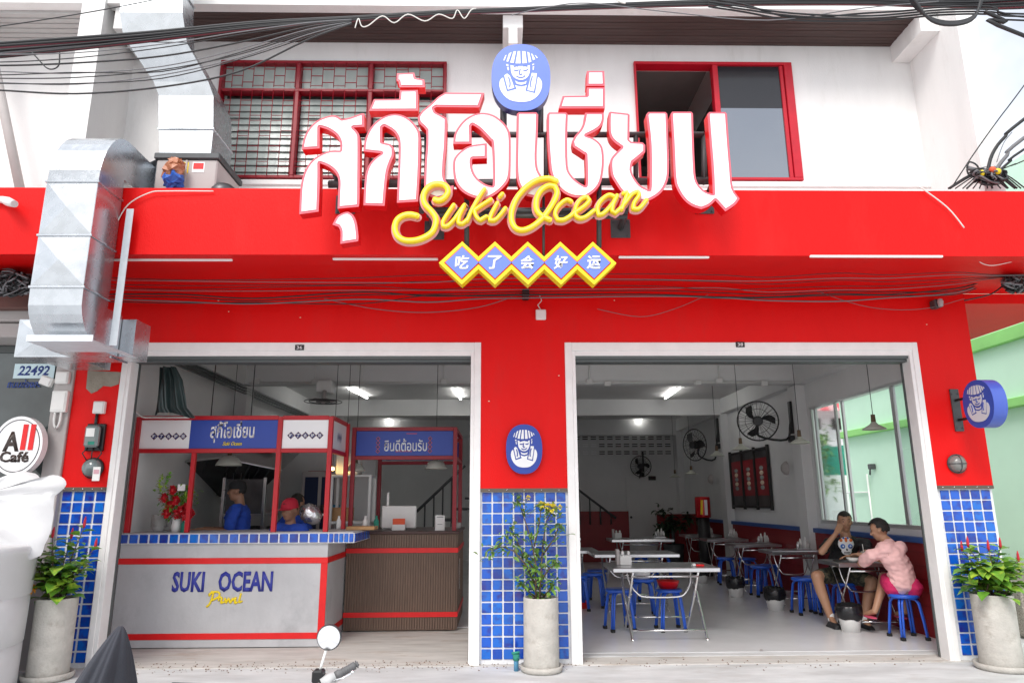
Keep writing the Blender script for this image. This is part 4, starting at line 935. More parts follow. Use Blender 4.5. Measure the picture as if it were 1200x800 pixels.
loft([(X(156, 52), X(228, 52), -1.05, -.88, Zz(61)), (X(155, 30), X(226, 30), -1.12, -.88, Zz(33)), (X(156, 8), X(226, 8), -1.12, -.88, Zz(8))]).build('straight_section', M['galv'], D2)
loft([(X(156, 7), X(226, 7), -1.12, -.88, Zz(7)), (X(156, -60), X(226, -60), -1.12, -.88, Zz(-60))]).build('straight_section', M['galv'], D2)
for y, x0, x1, ya, yb in ((151, 186, 250, -.9, -.45), (7.5, 156, 226, -1.12, -.88)):
    q = MB(); q.bbox(X(x0, y) - .012, X(x1, y) + .012, ya - .012, yb + .012, Zz(y) - .01, Zz(y) + .01, .004); q.build('flange', M['galv'], D2)
def crumple(mb, a, seed):
    rn = random.Random(seed); cache = {}
    for i in range(len(mb.v)):
        k = tuple(round(c, 4) for c in mb.v[i]); cache.setdefault(k, Vector((rn.uniform(-a, a), rn.uniform(-a, a), rn.uniform(-a, a)))); mb.v[i] = mb.v[i] + cache[k]
    mb.sm = [False] * len(mb.sm)
tb = thing('tarpaulin_bundle', 'orange brown and blue tarpaulin bundle stuffed between the duct and the fan cabinet', 'tarpaulin', (-3.2, -1.0, 4.2))
c = at(203, 212, Y=-1.0); q = MB(); q.ball(c, .11, n=10, sc=(.8, .8, .8)); crumple(q, .022, 3); q.build('blue_fold', mat('blue tarpaulin', (.02, .10, .42), .5, bump=1, bscale=14), tb)
q = MB(); q.ball(at(203, 199, Y=-1.0), .10, n=10, sc=(.75, .8, 1.1), M=Matrix.Rotation(.4, 3, 'Y')); crumple(q, .022, 4); q.build('brown_fold', mat('copper wrapping', (.42, .16, .08), .4, bump=1, bscale=16), tb)
hd = thing('vent_cowl', 'grey domed vent cowl peeping over the canopy edge beside the fan cabinet', 'vent', (-2.4, -.8, 4.1))
c = at(262, 228, Y=-.8); q = MB(); q.ball(c, .13, n=10, sc=(1, 1, .8)); q.cyl((c.x, c.y, 3.75), (c.x, c.y, c.z), .08); q.build('dome', M['hood'], hd)
# meters on the left pillar
mt_ = thing('electric_meter', 'black electricity meter with a white label on the left red pillar', 'meter', (-3.95, -.05, 2.1))
c = at(112, 512, Y=-.05); q = MB(); q.bbox(c.x - .10, c.x + .07, -.04, -.001, c.z - .13, c.z + .13, .006); q.build('base', M['black'], mt_)
q = MB(); q.bbox(c.x - .085, c.x + .05, -.11, -.041, c.z - .10, c.z + .11, .02); q.build('housing', M['meterg'], mt_)
q = MB(); q.box(c.x - .06, c.x + .02, -.114, -.1105, c.z + .0, c.z + .08); q.build('label', M['plastw'], mt_); q = MB(); q.box(c.x - .03, c.x + .03, -.114, -.1105, c.z - .075, c.z - .045); q.build('label', M['tealnet'], mt_)
m2 = thing('round_meter', 'round dark meter just above the tiled base of the left red pillar', 'meter', (-3.95, -.05, 1.8))
c = at(107, 548, Y=-.05); q = MB(); q.lathe([(0, -.09), (.07, -.085), (.085, -.05), (.09, 0)], (c.x, -.001, c.z), 20, axis='Y'); q.build('dial', M['meterg'], m2); q = MB(); q.lathe([(.09, 0), (.10, -.01), (.10, -.03), (.088, -.035)], (c.x, -.001, c.z), 20, axis='Y'); q.build('rim', M['black'], m2)
tg = thing('meter_tag', 'small white tag hanging beside the round meter above the blue tiles', 'tag', (-3.9, -.1, 1.7))
c = at(113, 555, Y=-.12); q = MB(); q.bbox(c.x - .035, c.x + .035, -.125, -.118, c.z - .065, c.z + .065, .003); q.build('card', M['plastw'], tg); q = MB(); q.box(c.x - .025, c.x + .025, -.127, -.1255, c.z + .0, c.z + .04); q.build('print', mat('faint pink print', (.60, .35, .40), .6), tg)
for nm, lb, (x, y), (hw, hh) in (('junction_box', 'white square junction box at the top of the left red pillar', (115, 477), (.055, .06)), ('junction_box', 'white switch box on the grey pillar above two looped conduits', (68.5, 470), (.075, .105)), ('junction_box', 'small white dusty box on the grey pillar below the duct', (72, 442), (.065, .06)), ('junction_box', 'tilted white box over the end of the number sticker', (53, 446), (.06, .045))):
    Yb = -.05 if x > 100 else -.08; c = at(x, y, Y=Yb); o = thing(nm, lb, 'junction box', (c.x, Yb, c.z)); q = MB(); tilt = Matrix.Translation(c) @ Matrix.Rotation(.35 if x == 53 else 0, 4, 'Y') @ Matrix.Translation(-c)
    q.bbox(c.x - hw, c.x + hw, Yb, Yb + .049, c.z - hh, c.z + hh, .008, M=tilt); q.build('case', M['plastw'], o)
    q = MB(); q.bbox(c.x - hw * .8, c.x + hw * .8, Yb - .006, Yb - .001, c.z - hh * .8, c.z + hh * .8, .003, M=tilt); q.build('lid', M['plastw'], o)
    if x == 68.5:
        for s in (-1, 1): q = MB(); q.tube([(c.x + s * .03, Yb + .02, c.z - hh), (c.x + s * .03, Yb + .02, c.z - hh - .08), (c.x + s * .02, Yb + .02, c.z - hh - .13), (c.x, Yb + .02, c.z - hh - .15)], .012, 6); q.build('conduit', M['plastw'], o)
p1 = at(114, 484, Y=-.02); p2 = at(111, 503, Y=-.02)
q = MB(); q.tube([p1, p2], .016, 6); q.build('meter_riser', M['black'], mt_)
for k in range(3):
    a = at(105 + 5 * k, 522, Y=-.03); b_ = at(102 + 5 * k, 540, Y=-.05); q = MB(); q.tube([a, (a + b_) / 2 + Vector((-.04 + .05 * k, -.03, 0)), b_], .006, 5); q.build('meter_wire', M['cable'], mt_)
# small white box and clamp at the middle of the front
cb = thing('wire_clamp', 'black wire clamp with porcelain insulators on the red wall below the diamonds', 'clamp', (.14, -.1, 3.5))
c = at(616, 335, Y=-.12); q = MB(); q.bbox(c.x - .035, c.x + .035, -.16, -.001, c.z - .12, c.z + .05, .008); q.build('bracket', M['black'], cb)
for s in (-1, 1):
    q = MB(); q.lathe([(.02, -.05), (.035, -.03), (.02, -.01), (.035, .01), (.02, .03), (.03, .05)], (c.x + s * .13, -.13, c.z + .03), 10); q.cyl((c.x, -.12, c.z), (c.x + s * .13, -.13, c.z), .012); q.build('insulator', M['gpillar'], cb)
sb = thing('sensor_box', 'small white square box hanging on a short wire below the diamond sign', 'box', (.2, -.03, 3.3))
c = at(634, 368, Y=-.05); q = MB(); q.bbox(c.x - .052, c.x + .052, -.05, -.001, c.z - .052, c.z + .052, .008); q.build('case', M['plastw'], sb); q = MB(); q.tube([c + Vector((0, .02, .05)), c + Vector((-.03, .02, .1)), c + Vector((.01, .02, .15)), c + Vector((-.01, .02, .2))], .006, 5); q.build('lead', M['cablew'], sb)
# ================================================================== CABLES
def cable(pts, lb, r=.011, mt='cable', grp=None, Y=-2.2, cat='cable', nm='overhead_cable', n=6):
    P3 = []
    for p in pts: P3.append(at(p[0], p[1], Y=p[2] if len(p) > 2 else Y))
    v = smooth_pts([(p.x, p.y, p.z) for p in P3], 5, 170, closed=False)
    q = MB(); q.tube(v, r, n); o = q.build(nm, M[mt]); return tagp(o, lb, cat, grp)
rnd = random.Random(11)
GA = 'cables fanning across the upper left of the front'
LA = 'black cable in the thick bundle crossing in front of the eave'
for k in range(12):
    o_ = k * 1.4 - 6; e = rnd.uniform(-2, 2)
    mtn = ['cable', 'cable', 'cableg', 'cable', 'cabler', 'cable'][k % 6]
    cable([(-500, 90 + o_ * 2 + e), (-60, 60 + o_ + e), (0, 57 + o_ + e), (165, 43 + o_ * .7), (300, 29 + o_ * .45), (412, 22 + o_ * .25), (520, 15 + o_ * .22), (620, 11 + o_ * .2), (800, 4 + o_ * .3), (1000, 1 + o_ * .45), (1100, 4 + o_ * .4), (1260, -4 + o_), (1900, -60 + o_)], LA, rnd.choice((.006, .008, .011)), mtn, 'bundled cables in front of the eave', Y=-2.2 + .01 * (k % 3))
low = [(73, 68, 56, 41, 29, 24), (77, 74, 66, 50, 32, 25), (84, 86, 78, 58, 35, 26), (88, 85, 84, 62, 37, 26), (92, 91, 82, 64, 39, 27), (97, 99, 88, 68, 41, 27), (98, 98, 92, 70, 44, 28), (106, 110, 102, 84, 47, 28), (64, 62, 52, 38, 27, 23)]
for k, ys in enumerate(low):
    cable([(-500, ys[0] - 10), (-60, ys[0] - 2), (0, ys[0]), (90, ys[1]), (190, ys[2]), (280, ys[3]), (360, ys[4]), (412, ys[5])], 'thin sagging black cable below the bundle at the upper left', rnd.choice((.004, .0055, .0065)), ['cable', 'cable', 'cableg'][k % 3], GA, Y=-2.21 - .012 * k)
cable([(37, 61), (47, 72), (55, 80), (63, 81), (69, 76), (70, 62)], 'small hanging cable loop below the bundle at the upper left', .005, Y=-2.3)
cable([(-40, 36), (0, 31), (60, 22), (130, 10), (200, -4)], 'single thin cable rising to the upper left corner', .004, Y=-2.3)
cable([(416, 33), (420, 22), (424, 31), (432, 30), (448, 19), (462, 27), (478, 17), (498, 25), (514, 17), (530, 22), (536, 12), (544, 22), (552, 12), (558, 10)], 'white wire spiralling round the bundle above the sign', .0042, 'cablew', Y=-2.24)
cable([(600, 18), (640, 9), (690, 4), (780, 14), (900, 24), (1010, 10), (1100, 2)], 'thin grey cable sagging below the eave on the right', .004, 'cableg', Y=-2.24)
for k, (d1, d2) in enumerate(((0, 0), (3, 3), (-3, 5), (6, 8))):
    cable([(830, 2 + d1), (870, 8 + d1), (930, 16 + d2), (1010, 19 + d1), (1060, 16 + d1), (1100, 12 + d1), (1160, 11 + d1), (1260, 15 + d2), (1900, -20 + d2)], 'slack cable hanging under the bundle at the upper right', .007, 'cable', 'slack cables at the upper right', Y=-2.26 + .01 * k)
for k in range(4):
    cable([(1064 + k, -8), (1072 + k, 8 - k), (1092, 22 + k), (1118, 26 + k * 1.2), (1142, 18 + k), (1154 - k, -8)], 'thick coiled cable loop at the upper right corner', .010, 'cable', 'coiled cable loops at the upper right', Y=-2.3 - .02 * k)
cable([(1154, 14), (1180, 26), (1215, 48), (1900, 300)], 'thick cable dropping past the upper right corner', .015, Y=-2.3)
cable([(722, 0), (728, 3), (733, 4)], 'white tie end on the cable bundle', .006, 'cablew', Y=-2.24)
# bundle under the canopy along the red wall
GC = 'dark cables strung along the red wall under the canopy'
for k, (y0, y1, y2) in enumerate(((325, 323, 319), (328, 327, 322), (333, 331, 327), (336, 336, 330), (339, 340, 333), (345, 346, 338), (348, 343, 341), (350, 350, 343), (353, 347, 345))):
    cable([(118, y0), (210, y0 + rnd.uniform(-1, 4)), (300, y0 + 3 + rnd.uniform(-2, 3)), (420, y0 + rnd.uniform(-3, 3)), (500, y1 + rnd.uniform(-2, 4)), (560, y1), (616, y1 - 1), (760, y1 - 1 + rnd.uniform(-2, 2)), (840, y1 + rnd.uniform(-3, 4)), (900, y1 + 2), (980, y1 + rnd.uniform(-3, 3)), (1040, y1 - 1), (1120, y2), (1170, 322 + k), (1260, 320 + k)], 'dark cable strung along the red wall under the canopy', rnd.choice((.0035, .005, .007)), ['cable', 'cableg', 'cable'][k % 3], GC, Y=min(-.10 - .012 * k, at(600, y0 - 8, Z=3.50).y))
cable([(380, 350), (440, 362), (500, 366), (560, 360), (600, 348)], 'thin grey wire drooping on the red wall left of the clamp', .004, 'cableg', Y=-.08)
cable([(700, 362), (750, 371), (790, 362), (830, 345)], 'fine pale wire drooping on the red wall right of the white box', .003, 'cableg', Y=-.08)
cable([(900, 318), (960, 342), (1020, 360), (1080, 362), (1130, 350)], 'long fine wire drooping to the insulator on the right', .003, 'cableg', Y=-.08)
cable([(1078, 219, -1.2), (1110, 243, -1.2), (1130, 267, -1.2)], 'pale frayed string lying across the red canopy front', .006, 'cablew', Y=-1.18)
cable([(1140, 290), (1146, 305), (1160, 311), (1180, 308), (1210, 300)], 'pale thin wire curling below the canopy edge on the right', .004, 'cablew', Y=-1.0)
cable([(135, 265, -1.2), (150, 240, -1.2), (175, 226, -1.2), (195, 224, -1.2), (250, 224, -1.19)], 'pale red cord curving on the canopy front beside the duct', .005, 'cablew', Y=-1.2)
cable([(158, 480), (166, 488), (180, 489), (222, 489)], 'white flex running over the top of the kiosk frame', .010, 'cablew', Y=.80)
ins = thing('wall_insulator', 'small dark insulator on the red wall above the right door frame', 'insulator', (4.3, -.1, 3.4))
c = at(1099, 355, Y=-.08); q = MB(); q.bbox(c.x - .04, c.x + .03, -.1, -.001, c.z - .05, c.z + .04, .01); q.build('body', M['dsteel'], ins); q = MB(); q.lathe([(.02, -.05), (.03, 0), (.02, .03)], (c.x, -.12, c.z), 8); q.build('cap', M['gpillar'], ins)
# tangles of wire at both ends
def tangle(nm, lb, cx, cy, rx, ry, Y, n, tails, mts=('cable', 'cableg')):
    o = thing(nm, lb, 'wire tangle', at(cx, cy, Y=Y)); rn = random.Random(cx)
    for mi_, mtn in enumerate(mts):
        q = MB()
        for k in range(n // len(mts)):
            pts = []; a0 = rn.uniform(0, 6.28); 
            for j in range(7):
                a = a0 + j * rn.uniform(.6, 1.3); rr_ = rn.uniform(.15, 1); pts.append(at(cx + rx * rr_ * cos(a), cy + ry * rr_ * sin(a), Y=Y + rn.uniform(-.15, .15)))
            v = smooth_pts([tuple(p) for p in pts], 4, 175, closed=False); q.tube(v, rn.choice((.005, .008, .010)), 5)
        q.build('wire_coil', M[mtn], o, kind='stuff')
    for t_ in tails:
        v = smooth_pts([tuple(at(p[0], p[1], Y=Y)) for p in t_[0]], 4, 175, closed=False); q = MB(); q.tube(v, t_[1], 5); q.build('wire', M[t_[2]], o)
    return o
T = []
for k in range(16):
    a = pi * (.08 + .84 * k / 15); T.append(([(1158, 200), (1158 + 22 * cos(a), 203 + 8 * sin(a)), (1158 + 46 * cos(a) + rnd.uniform(-4, 4), 221)], rnd.choice((.006, .009)), 'cable'))
T += [([(1157, 202), (1163, 180), (1178, 160), (1215, 128), (1500, -90)], .016, 'cable'), ([(1163, 205), (1180, 182), (1215, 150), (1500, -60)], .018, 'cableg'), ([(1168, 203), (1185, 188), (1215, 165), (1500, -20)], .012, 'cable'), ([(1117, 217), (1140, 182), (1170, 140), (1215, 80), (1420, -200)], .006, 'cable'), ([(1170, 200), (1190, 192), (1215, 182), (1500, 60)], .006, 'cable'), ([(1168, 190), (1176, 168), (1186, 155)], .004, 'cableg'), ([(1133, 197), (1136, 190), (1145, 194), (1148, 205), (1136, 205), (1133, 198)], .008, 'cable'), ([(1134, 197), (1146, 200)], .022, 'cableg')]
tg1 = tangle('wire_tangle', 'star shaped tangle of black wires standing on the right end of the canopy', 1158, 206, 24, 12, -1.0, 26, T)
for x, y, mt2 in ((1163, 199, 'orange'), (1169, 201, 'yellow'), (1150, 203, 'yellow')):
    c = at(x, y, Y=-1.1); q = MB(); q.ball(c, .03, n=5); q.build('splice_cap', M[mt2], tg1)
tangle('wire_tangle', 'dense black nest of cables under the canopy at the far left', 10, 333, 36, 16, -.75, 70, [([(-60, 310), (0, 314), (18, 318), (37, 335)], .008, 'cableg'), ([(-60, 322), (16, 321), (40, 322)], .006, 'cableg')])
tangle('wire_tangle', 'dark clump of coiled wires under the canopy at the far right', 1190, 333, 17, 11, -.6, 50, [([(1175, 335), (1160, 345), (1130, 352)], .007, 'cable')])
lp = thing('canopy_lamp', 'small white spot lamp on the canopy front at the far left', 'lamp', (-4.3, -1.2, 4.0))
a = at(3, 234, Y=-1.2); b_ = at(17, 239, Y=-1.3); q = MB(); q.tube([a - Vector((.2, 0, 0)), a, (a + b_) / 2, b_], [.02, .03, .04, .03], 10); q.build('shade', M['plastw'], lp)
# ================================================================== COUNTERS AND KIOSK FRAME
FRY = .84
CT = thing('serving_counter', 'grey cement serving counter with blue tiled edge and red stripes in the left shopfront', 'counter', (-2.9, FRY, .03))
q = MB(); q.box(-3.98, -1.81, FRY, 1.72, .03, 1.05); q.build('body', M['cement'], CT)
q = MB(); q.box(-3.99, -1.53, FRY - .03, 1.70, 1.051, 1.15); q.build('top', M['grout'], CT)
q = MB(); q.box(-3.97, -1.55, FRY - .01, 1.69, 1.151, 1.160); q.build('worktop', M['cement'], CT)
def ctile(x, y, rz, me): 
    o = bpy.data.objects.new('tile', me); COL.objects.link(o); o.parent = CT; o.location = Vector((x, y, 1.102)) - org(CT); o.rotation_euler = (0, 0, rz + random.uniform(-.008, .008))
pt_ = .1045
k = 0; x = -1.80 - pt_ / 2
while x > -3.99: ctile(x, FRY - .0395, 0, tme); x -= pt_
for k in range(5): ctile(-1.80 + (k + .5) * .053, FRY - .0395, 0, hme)
for k in range(8): ctile(-1.5205, FRY + .02 + k * pt_, R(90), tme)
def stripe(x0, x1, y0, y1, z0, z1, par): q = MB(); q.bbox(x0, x1, y0, y1, z0, z1, .002); q.build('red_stripe', M['redtrim'], par)
stripe(-3.985, -1.802, FRY - .008, FRY - .0005, .845, .905, CT); stripe(-3.985, -1.802, FRY - .008, FRY - .0005, .105, .165, CT)
stripe(-1.872, -1.802, FRY - .009, FRY - .0005, .1651, .8449, CT)
stripe(-1.8095, -1.802, FRY, 1.72, .845, .905, CT); stripe(-1.8095, -1.802, FRY, 1.72, .105, .165, CT)
p = at(261, 681, Y=FRY); text('SUKI   OCEAN', mat('counter lettering blue', (.025, .035, .30), .5), CT, p.x, p.z, 1.04, .205, FRY - .0005, .006, bold=.03)
p = at(264, 702, Y=FRY)
q = MB()
for st in ([(488, 443), (505, 425), (520, 378), (512, 372), (500, 392)], [(498, 385), (525, 372), (548, 376), (545, 396), (512, 412)], [(545, 415), (548, 398), (560, 402), (556, 424), (572, 418)], [(575, 400), (580, 424), (592, 402), (600, 424), (612, 400)], [(612, 412), (626, 398), (620, 424), (634, 420)], [(650, 378), (640, 420), (656, 414)]):
    v = smooth_pts([tuple(at(120 + a / 4, 600 + b_ / 4, Y=FRY - .004)) for a, b_ in st], 3, 175, closed=False); q.tube(v, .011, 5)
q.build('script_lettering', M['yellow'], CT)
WC = thing('wood_counter', 'brown slatted cashier counter with red stripes behind the cement counter', 'counter', (-1.1, 1.69, .03))
q = MB(); q.box(-1.79, -.505, 1.703, 3.0, .03, 1.10); q.build('body', M['wood'], WC)
q = MB()
for k in range(44): x = -1.79 + k * .0293; q.bbox(x, x + .021, 1.688, 1.7025, .035, 1.098, .003)
for k in range(44): y = 1.705 + k * .0293; q.bbox(-.5045, -.490, y, y + .021, .035, 1.098, .003)
q.build('slat', M['wood'], WC, kind='stuff')
q = MB(); q.bbox(-1.80, -.47, 1.66, 3.03, 1.10, 1.13, .005); q.build('top', mat('dark brown counter top', (.06, .025, .022), .4), WC)
stripe(-1.80, -.486, 1.679, 1.6875, .885, .94, WC); stripe(-1.80, -.486, 1.679, 1.6875, .175, .23, WC)
stripe(-.4895, -.482, 1.679, 3.0, .885, .94, WC); stripe(-.4895, -.482, 1.679, 3.0, .175, .23, WC)
q = MB(); q.bbox(-.489, -.476, 1.95, 1.98, .45, .8, .003); q.build('handle', M['chrome'], WC)
M['kred'] = mat('kiosk red paint', (.46, .004, .012), .42, var=.08, vscale=9)
KF = thing('kiosk_frame', 'red steel kiosk frame with white and blue sign panels standing on the cement counter', 'kiosk', (-2.9, FRY, 1.16))
def post(par, x, y, z0=1.161, z1=2.39, w_=.05): q = MB(); q.bbox(x - w_ / 2, x + w_ / 2, y - w_ / 2, y + w_ / 2, z0, z1, .003); return q.build('post', M['kred'] if par is KF else M['dred'], par)
def rail(par, x0, x1, y0, y1, z, w_=.045): q = MB(); q.bbox(min(x0, x1) - (.0 if x0 != x1 else w_ / 2), max(x0, x1) + (.0 if x0 != x1 else w_ / 2), min(y0, y1) - (w_ / 2 if y0 == y1 else 0), max(y0, y1) + (w_ / 2 if y0 == y1 else 0), z - w_ / 2, z + w_ / 2, .003); return q.build('rail', M['kred'] if par is KF else M['dred'], par)
PY = FRY + .03
xs = [at(163, 500, Y=PY).x, at(224, 570, Y=PY).x, at(324, 570, Y=PY).x, at(388, 500, Y=PY).x]
zt, zb = 2.40, 2.02
post(KF, xs[0], PY); post(KF, xs[1], PY, z1=zb - .023, w_=.045); post(KF, xs[2], PY); post(KF, xs[3], PY)
rail(KF, xs[0] + .025, xs[2] - .025, PY, PY, zt - .022); rail(KF, xs[0] + .025, xs[2] - .025, PY, PY, zb)
rail(KF, xs[2] + .025, xs[3] - .025, PY, PY, zt - .022); rail(KF, xs[2] + .025, xs[3] - .025, PY, PY, zb)
SYb = 1.62
post(KF, xs[3] + .02, SYb); rail(KF, xs[3] + .003, xs[3] + .003, PY + .025, SYb - .025, zt - .022); rail(KF, xs[3] + .003, xs[3] + .003, PY + .025, SYb - .025, zb)
def panel(par, x0, x1, y, z0, z1, m): q = MB(); q.bbox(x0, x1, y - .004, y + .012, z0, z1, .002); return q.build('sign_panel', m, par)
pz0, pz1 = zb + .023, zt - .045
xb = at(222.5, 510, Y=PY).x
pw = [panel(KF, xs[0] + .025, xb - .001, PY, pz0, pz1, M['lface']), panel(KF, xb + .001, xs[2] - .027, PY, pz0, pz1, M['dblue']), panel(KF, xs[2] + .027, xs[3] - .025, PY, pz0, pz1, M['lface'])]
def mini(par, cx, cz, y, s, sx=1.0, vertical=False):
    for k, ch in enumerate('吃了会好运'[: 4 if vertical else 5]):
        x, z = (cx, cz + (1.5 - k) * s * 1.95) if vertical else (cx + (k - 2) * s * 1.92, cz)
        for t_, dy, mt_2 in ((1, 0, M['brownb'] if not vertical else M['orange']), (.78, .002, M['navy'])):
            q = MB(); q.prism([(x - s * t_, z), (x, z - s * t_), (x + s * t_, z), (x, z + s * t_)], y - dy - .002, y - dy); q.build('diamond', mt_2, par)
        if not vertical: text(ch, M['lface'], par, x, z, s * .9, s * .9, y - .0041, .001, bold=.03)
mini(pw[0], at(198, 511, Y=PY).x, at(198, 511, Y=PY).z, PY - .0045, .041); mini(pw[2], at(358, 510, Y=PY).x, at(358, 510, Y=PY).z, PY - .0045, .041)
p = at(272.5, 507, Y=PY); text('สุกี้โอเชี่ยน', M['lface'], pw[1], p.x, p.z + .01, .48, .235, PY - .0045, .002, bold=.022)
p = at(272.5, 519.5, Y=PY); text('Suki Ocean', M['yellow'], pw[1], p.x, p.z, .21, .042, PY - .007, .002, bold=.02, shear=.4)
q = MB(); q.box(xs[3] - .006, xs[3] + .010, PY + .026, SYb - .026, pz0, pz1); sp_ = q.build('sign_panel', M['lface'], KF)
for k in range(4):
    y = PY + .30 + k * .055; q = MB(); q.add([(xs[3] + .012, y - .02, 2.19), (xs[3] + .012, y, 2.13), (xs[3] + .012, y + .02, 2.19), (xs[3] + .012, y, 2.25)], [(0, 1, 2, 3)]); q.build('diamond', M['navy'], sp_)
# second kiosk over the wood counter
K2 = thing('cashier_frame', 'dark red steel frame with a blue welcome sign standing over the wood counter', 'kiosk', (-1.1, 1.75, 1.13))
Y2 = 1.74; a0 = at(413, 560, Y=Y2).x; a1 = at(533, 560, Y=Y2).x
for x in (a0, a1): post(K2, x, Y2, 1.131, 2.36)
for x in (a0 + .12, a1): post(K2, x, 2.95, 1.131, 2.36)
rail(K2, a0 + .025, a1 - .025, Y2, Y2, 2.338); rail(K2, a0 + .025, a1 - .025, Y2, Y2, 1.99)
rail(K2, a1, a1, Y2 + .025, 2.925, 2.338); rail(K2, a1, a1, Y2 + .025, 2.925, 1.99); rail(K2, a0 + .145, a1 - .025, 2.95, 2.95, 1.99); rail(K2, a0 + .145, a1 - .025, 2.95, 2.95, 2.30)
pn = panel(K2, a0 + .027, a1 - .027, Y2, 2.014, 2.314, M['dblue'])
pn2 = panel(K2, a0 + .147, a1 - .027, 2.95, 2.03, 2.27, M['dblue'])
p = at(475.5, 521, Y=Y2); text('ยินดีต้อนรับ', M['logow'], pn, p.x, p.z, .52, .155, Y2 - .0045, .002, bold=.012)
mini(pn, at(443, 520, Y=Y2).x, p.z, Y2 - .0045, .026, vertical=True); mini(pn, at(504, 520, Y=Y2).x, p.z, Y2 - .0045, .026, vertical=True)
q = MB(); z = at(480, 513.5, Y=Y2).z; x = at(482, 513, Y=Y2).x; q.box(x - .06, x + .07, Y2 - .007, Y2 - .005, z + .055, z + .062); q.build('rule', M['orange'], pn)
p = at(473, 528.5, Y=Y2); text('สุกี้โอเชี่ยน', M['orange'], pn, p.x, p.z, .20, .028, Y2 - .0045, .001, bold=.02)
# things on the counters
def on(nm, lb, cat, px_, py_, Y, z=1.161, grp=None): p = at(px_, py_, Y=Y); return thing(nm, lb, cat, (p.x, Y, z), group=grp)
bs = on('bowl_stack', 'stack of white bowls on the cement counter left of the flower vase', 'bowls', 187, 610, 1.15)
for k in range(9): q = MB(); z = 1.165 + k * .016; q.lathe([(.035, z), (.05, z + .004), (.085, z + .05), (.09, z + .052), (.08, z + .048), (.03, z + .012)], (org(bs).x, 1.15, 0), 20); q.build('bowl', M['plastw'], bs)
fv = on('flower_vase', 'white vase of red roses and yellow-green orchids on the cement counter', 'flowers', 208, 600, 1.02)
c = org(fv); q = MB(); q.lathe([(0, 0), (.04, .0), (.05, .06), (.04, .12), (.055, .15), (.04, .15)], (c.x, c.y, 1.161), 16); q.build('vase', M['plastw'], fv)
rn = random.Random(4); q = MB()
for k in range(300):
    p = Vector((rn.gauss(-.01, .085), rn.gauss(0, .05), rn.uniform(.14, .50))); leaf(q, c + p, rn, rn.uniform(.04, .08))
for k in range(22): p = Vector((rn.uniform(-.12, .12), rn.uniform(-.04, .04), rn.uniform(.25, .5))); q.tube([c + Vector((0, 0, .14)), c + p], .003, 4)
q.build('foliage', M['leaf'], fv, kind='stuff')
for (x, y) in ((193, 583), (203, 574), (207, 586), (213, 598), (196, 601), (208, 602), (220, 594), (224, 601), (200, 592), (217, 604)):
    p = at(x, y, Y=.96 + rn.uniform(-.02, .02)); q = MB(); q.ball(p, .038, n=8)
    for k in range(16): a = k * 2.4; leaf(q, p + Vector((.012 * cos(a), -.02, .012 * sin(a))), rn, .05, Vector((cos(a), -.9 + .05 * k, sin(a))), .8, .05)
    q.sm = [False] * len(q.sm); q.build('rose', M['rose'], fv)
for (x, y) in ((190, 558), (196, 561), (187, 565), (194, 568), (199, 556), (188, 572)):
    p = at(x, y, Y=.98); q = MB()
    for k in range(5): a = 2 * pi * k / 5; leaf(q, p, rn, .045, Vector((cos(a), -.4, sin(a))), .7, .1)
    q.build('orchid', M['leaf'], fv)
for (x, y) in ((206, 603), (212, 601), (216, 608)):
    p = at(x, y, Y=.95); q = MB()
    for k in range(6): a = 2 * pi * k / 6; leaf(q, p, rn, .04, Vector((cos(a), -.4, sin(a))), .6, .1)
    q.build('white_bloom', M['lface'], fv)
a = at(213, 571, Y=.95); q = MB(); q.bbox(a.x - .04, a.x + .04, .94, .945, a.z - .035, a.z + .035, .001); q.build('card', M['lface'], fv)
ps = on('pos_screen', 'white cash register screen with an orange card in front on the wood counter', 'screen', 467, 620, 2.05, 1.131)
c = org(ps); q = MB(); q.bbox(c.x - .215, c.x + .215, 2.05, 2.08, 1.15, 1.42, .01); q.build('housing', M['plastw'], ps)
q = MB(); q.bbox(c.x - .08, c.x + .08, 2.0, 2.1, 1.131, 1.15, .004); q.build('foot', M['plastw'], ps)
q = MB(); q.bbox(c.x - .165, c.x - .135, 2.09, 2.11, 1.2, 1.58, .004); q.build('pole', M['plastw'], ps)
cd = on('card_holder', 'orange and white card holder in front of the white register screen', 'card holder', 467, 625, 1.9, 1.131)
c = org(cd); q = MB(); q.bbox(c.x - .08, c.x + .08, 1.88, 1.92, 1.131, 1.20, .004); q.build('holder', M['plastw'], cd); q = MB(); q.bbox(c.x - .075, c.x + .075, 1.895, 1.905, 1.201, 1.27, .002); q.build('card', M['orange'], cd)
qs = on('table_stand', 'small white upright card stand at the right end of the wood counter', 'card stand', 515.5, 620, 1.85, 1.131)
c = org(qs); q = MB(); q.bbox(c.x - .058, c.x + .058, 1.84, 1.85, 1.135, 1.31, .003); q.build('card', M['plastw'], qs); q = MB(); q.bbox(c.x - .06, c.x + .06, 1.82, 1.87, 1.131, 1.14, .002); q.build('foot', M['plastw'], qs); q = MB(); q.box(c.x - .03, c.x + .03, 1.838, 1.8395, 1.20, 1.205); q.box(c.x - .04, c.x + .04, 1.838, 1.8395, 1.285, 1.292); q.build('rule', M['dsteel'], qs)
wt_ = on('wooden_tray', 'light wooden tray on the counter between the red posts and the white screen', 'tray', 424, 620, 1.4, 1.161)
c = org(wt_); q = MB(); q.bbox(c.x - .16, c.x + .16, 1.3, 1.55, 1.161, 1.20, .005); q.build('tray', M['lwood'], wt_)
sd_ = on('small_device', 'grey payment terminal on the far corner of the wood counter beside the frame post', 'terminal', 548, 622, 2.6, 1.131)
c = org(sd_); q = MB(); q.bbox(-.62, -.5, 2.5, 2.65, 1.131, 1.2, .01); q.build('body', M['gpillar'], sd_)
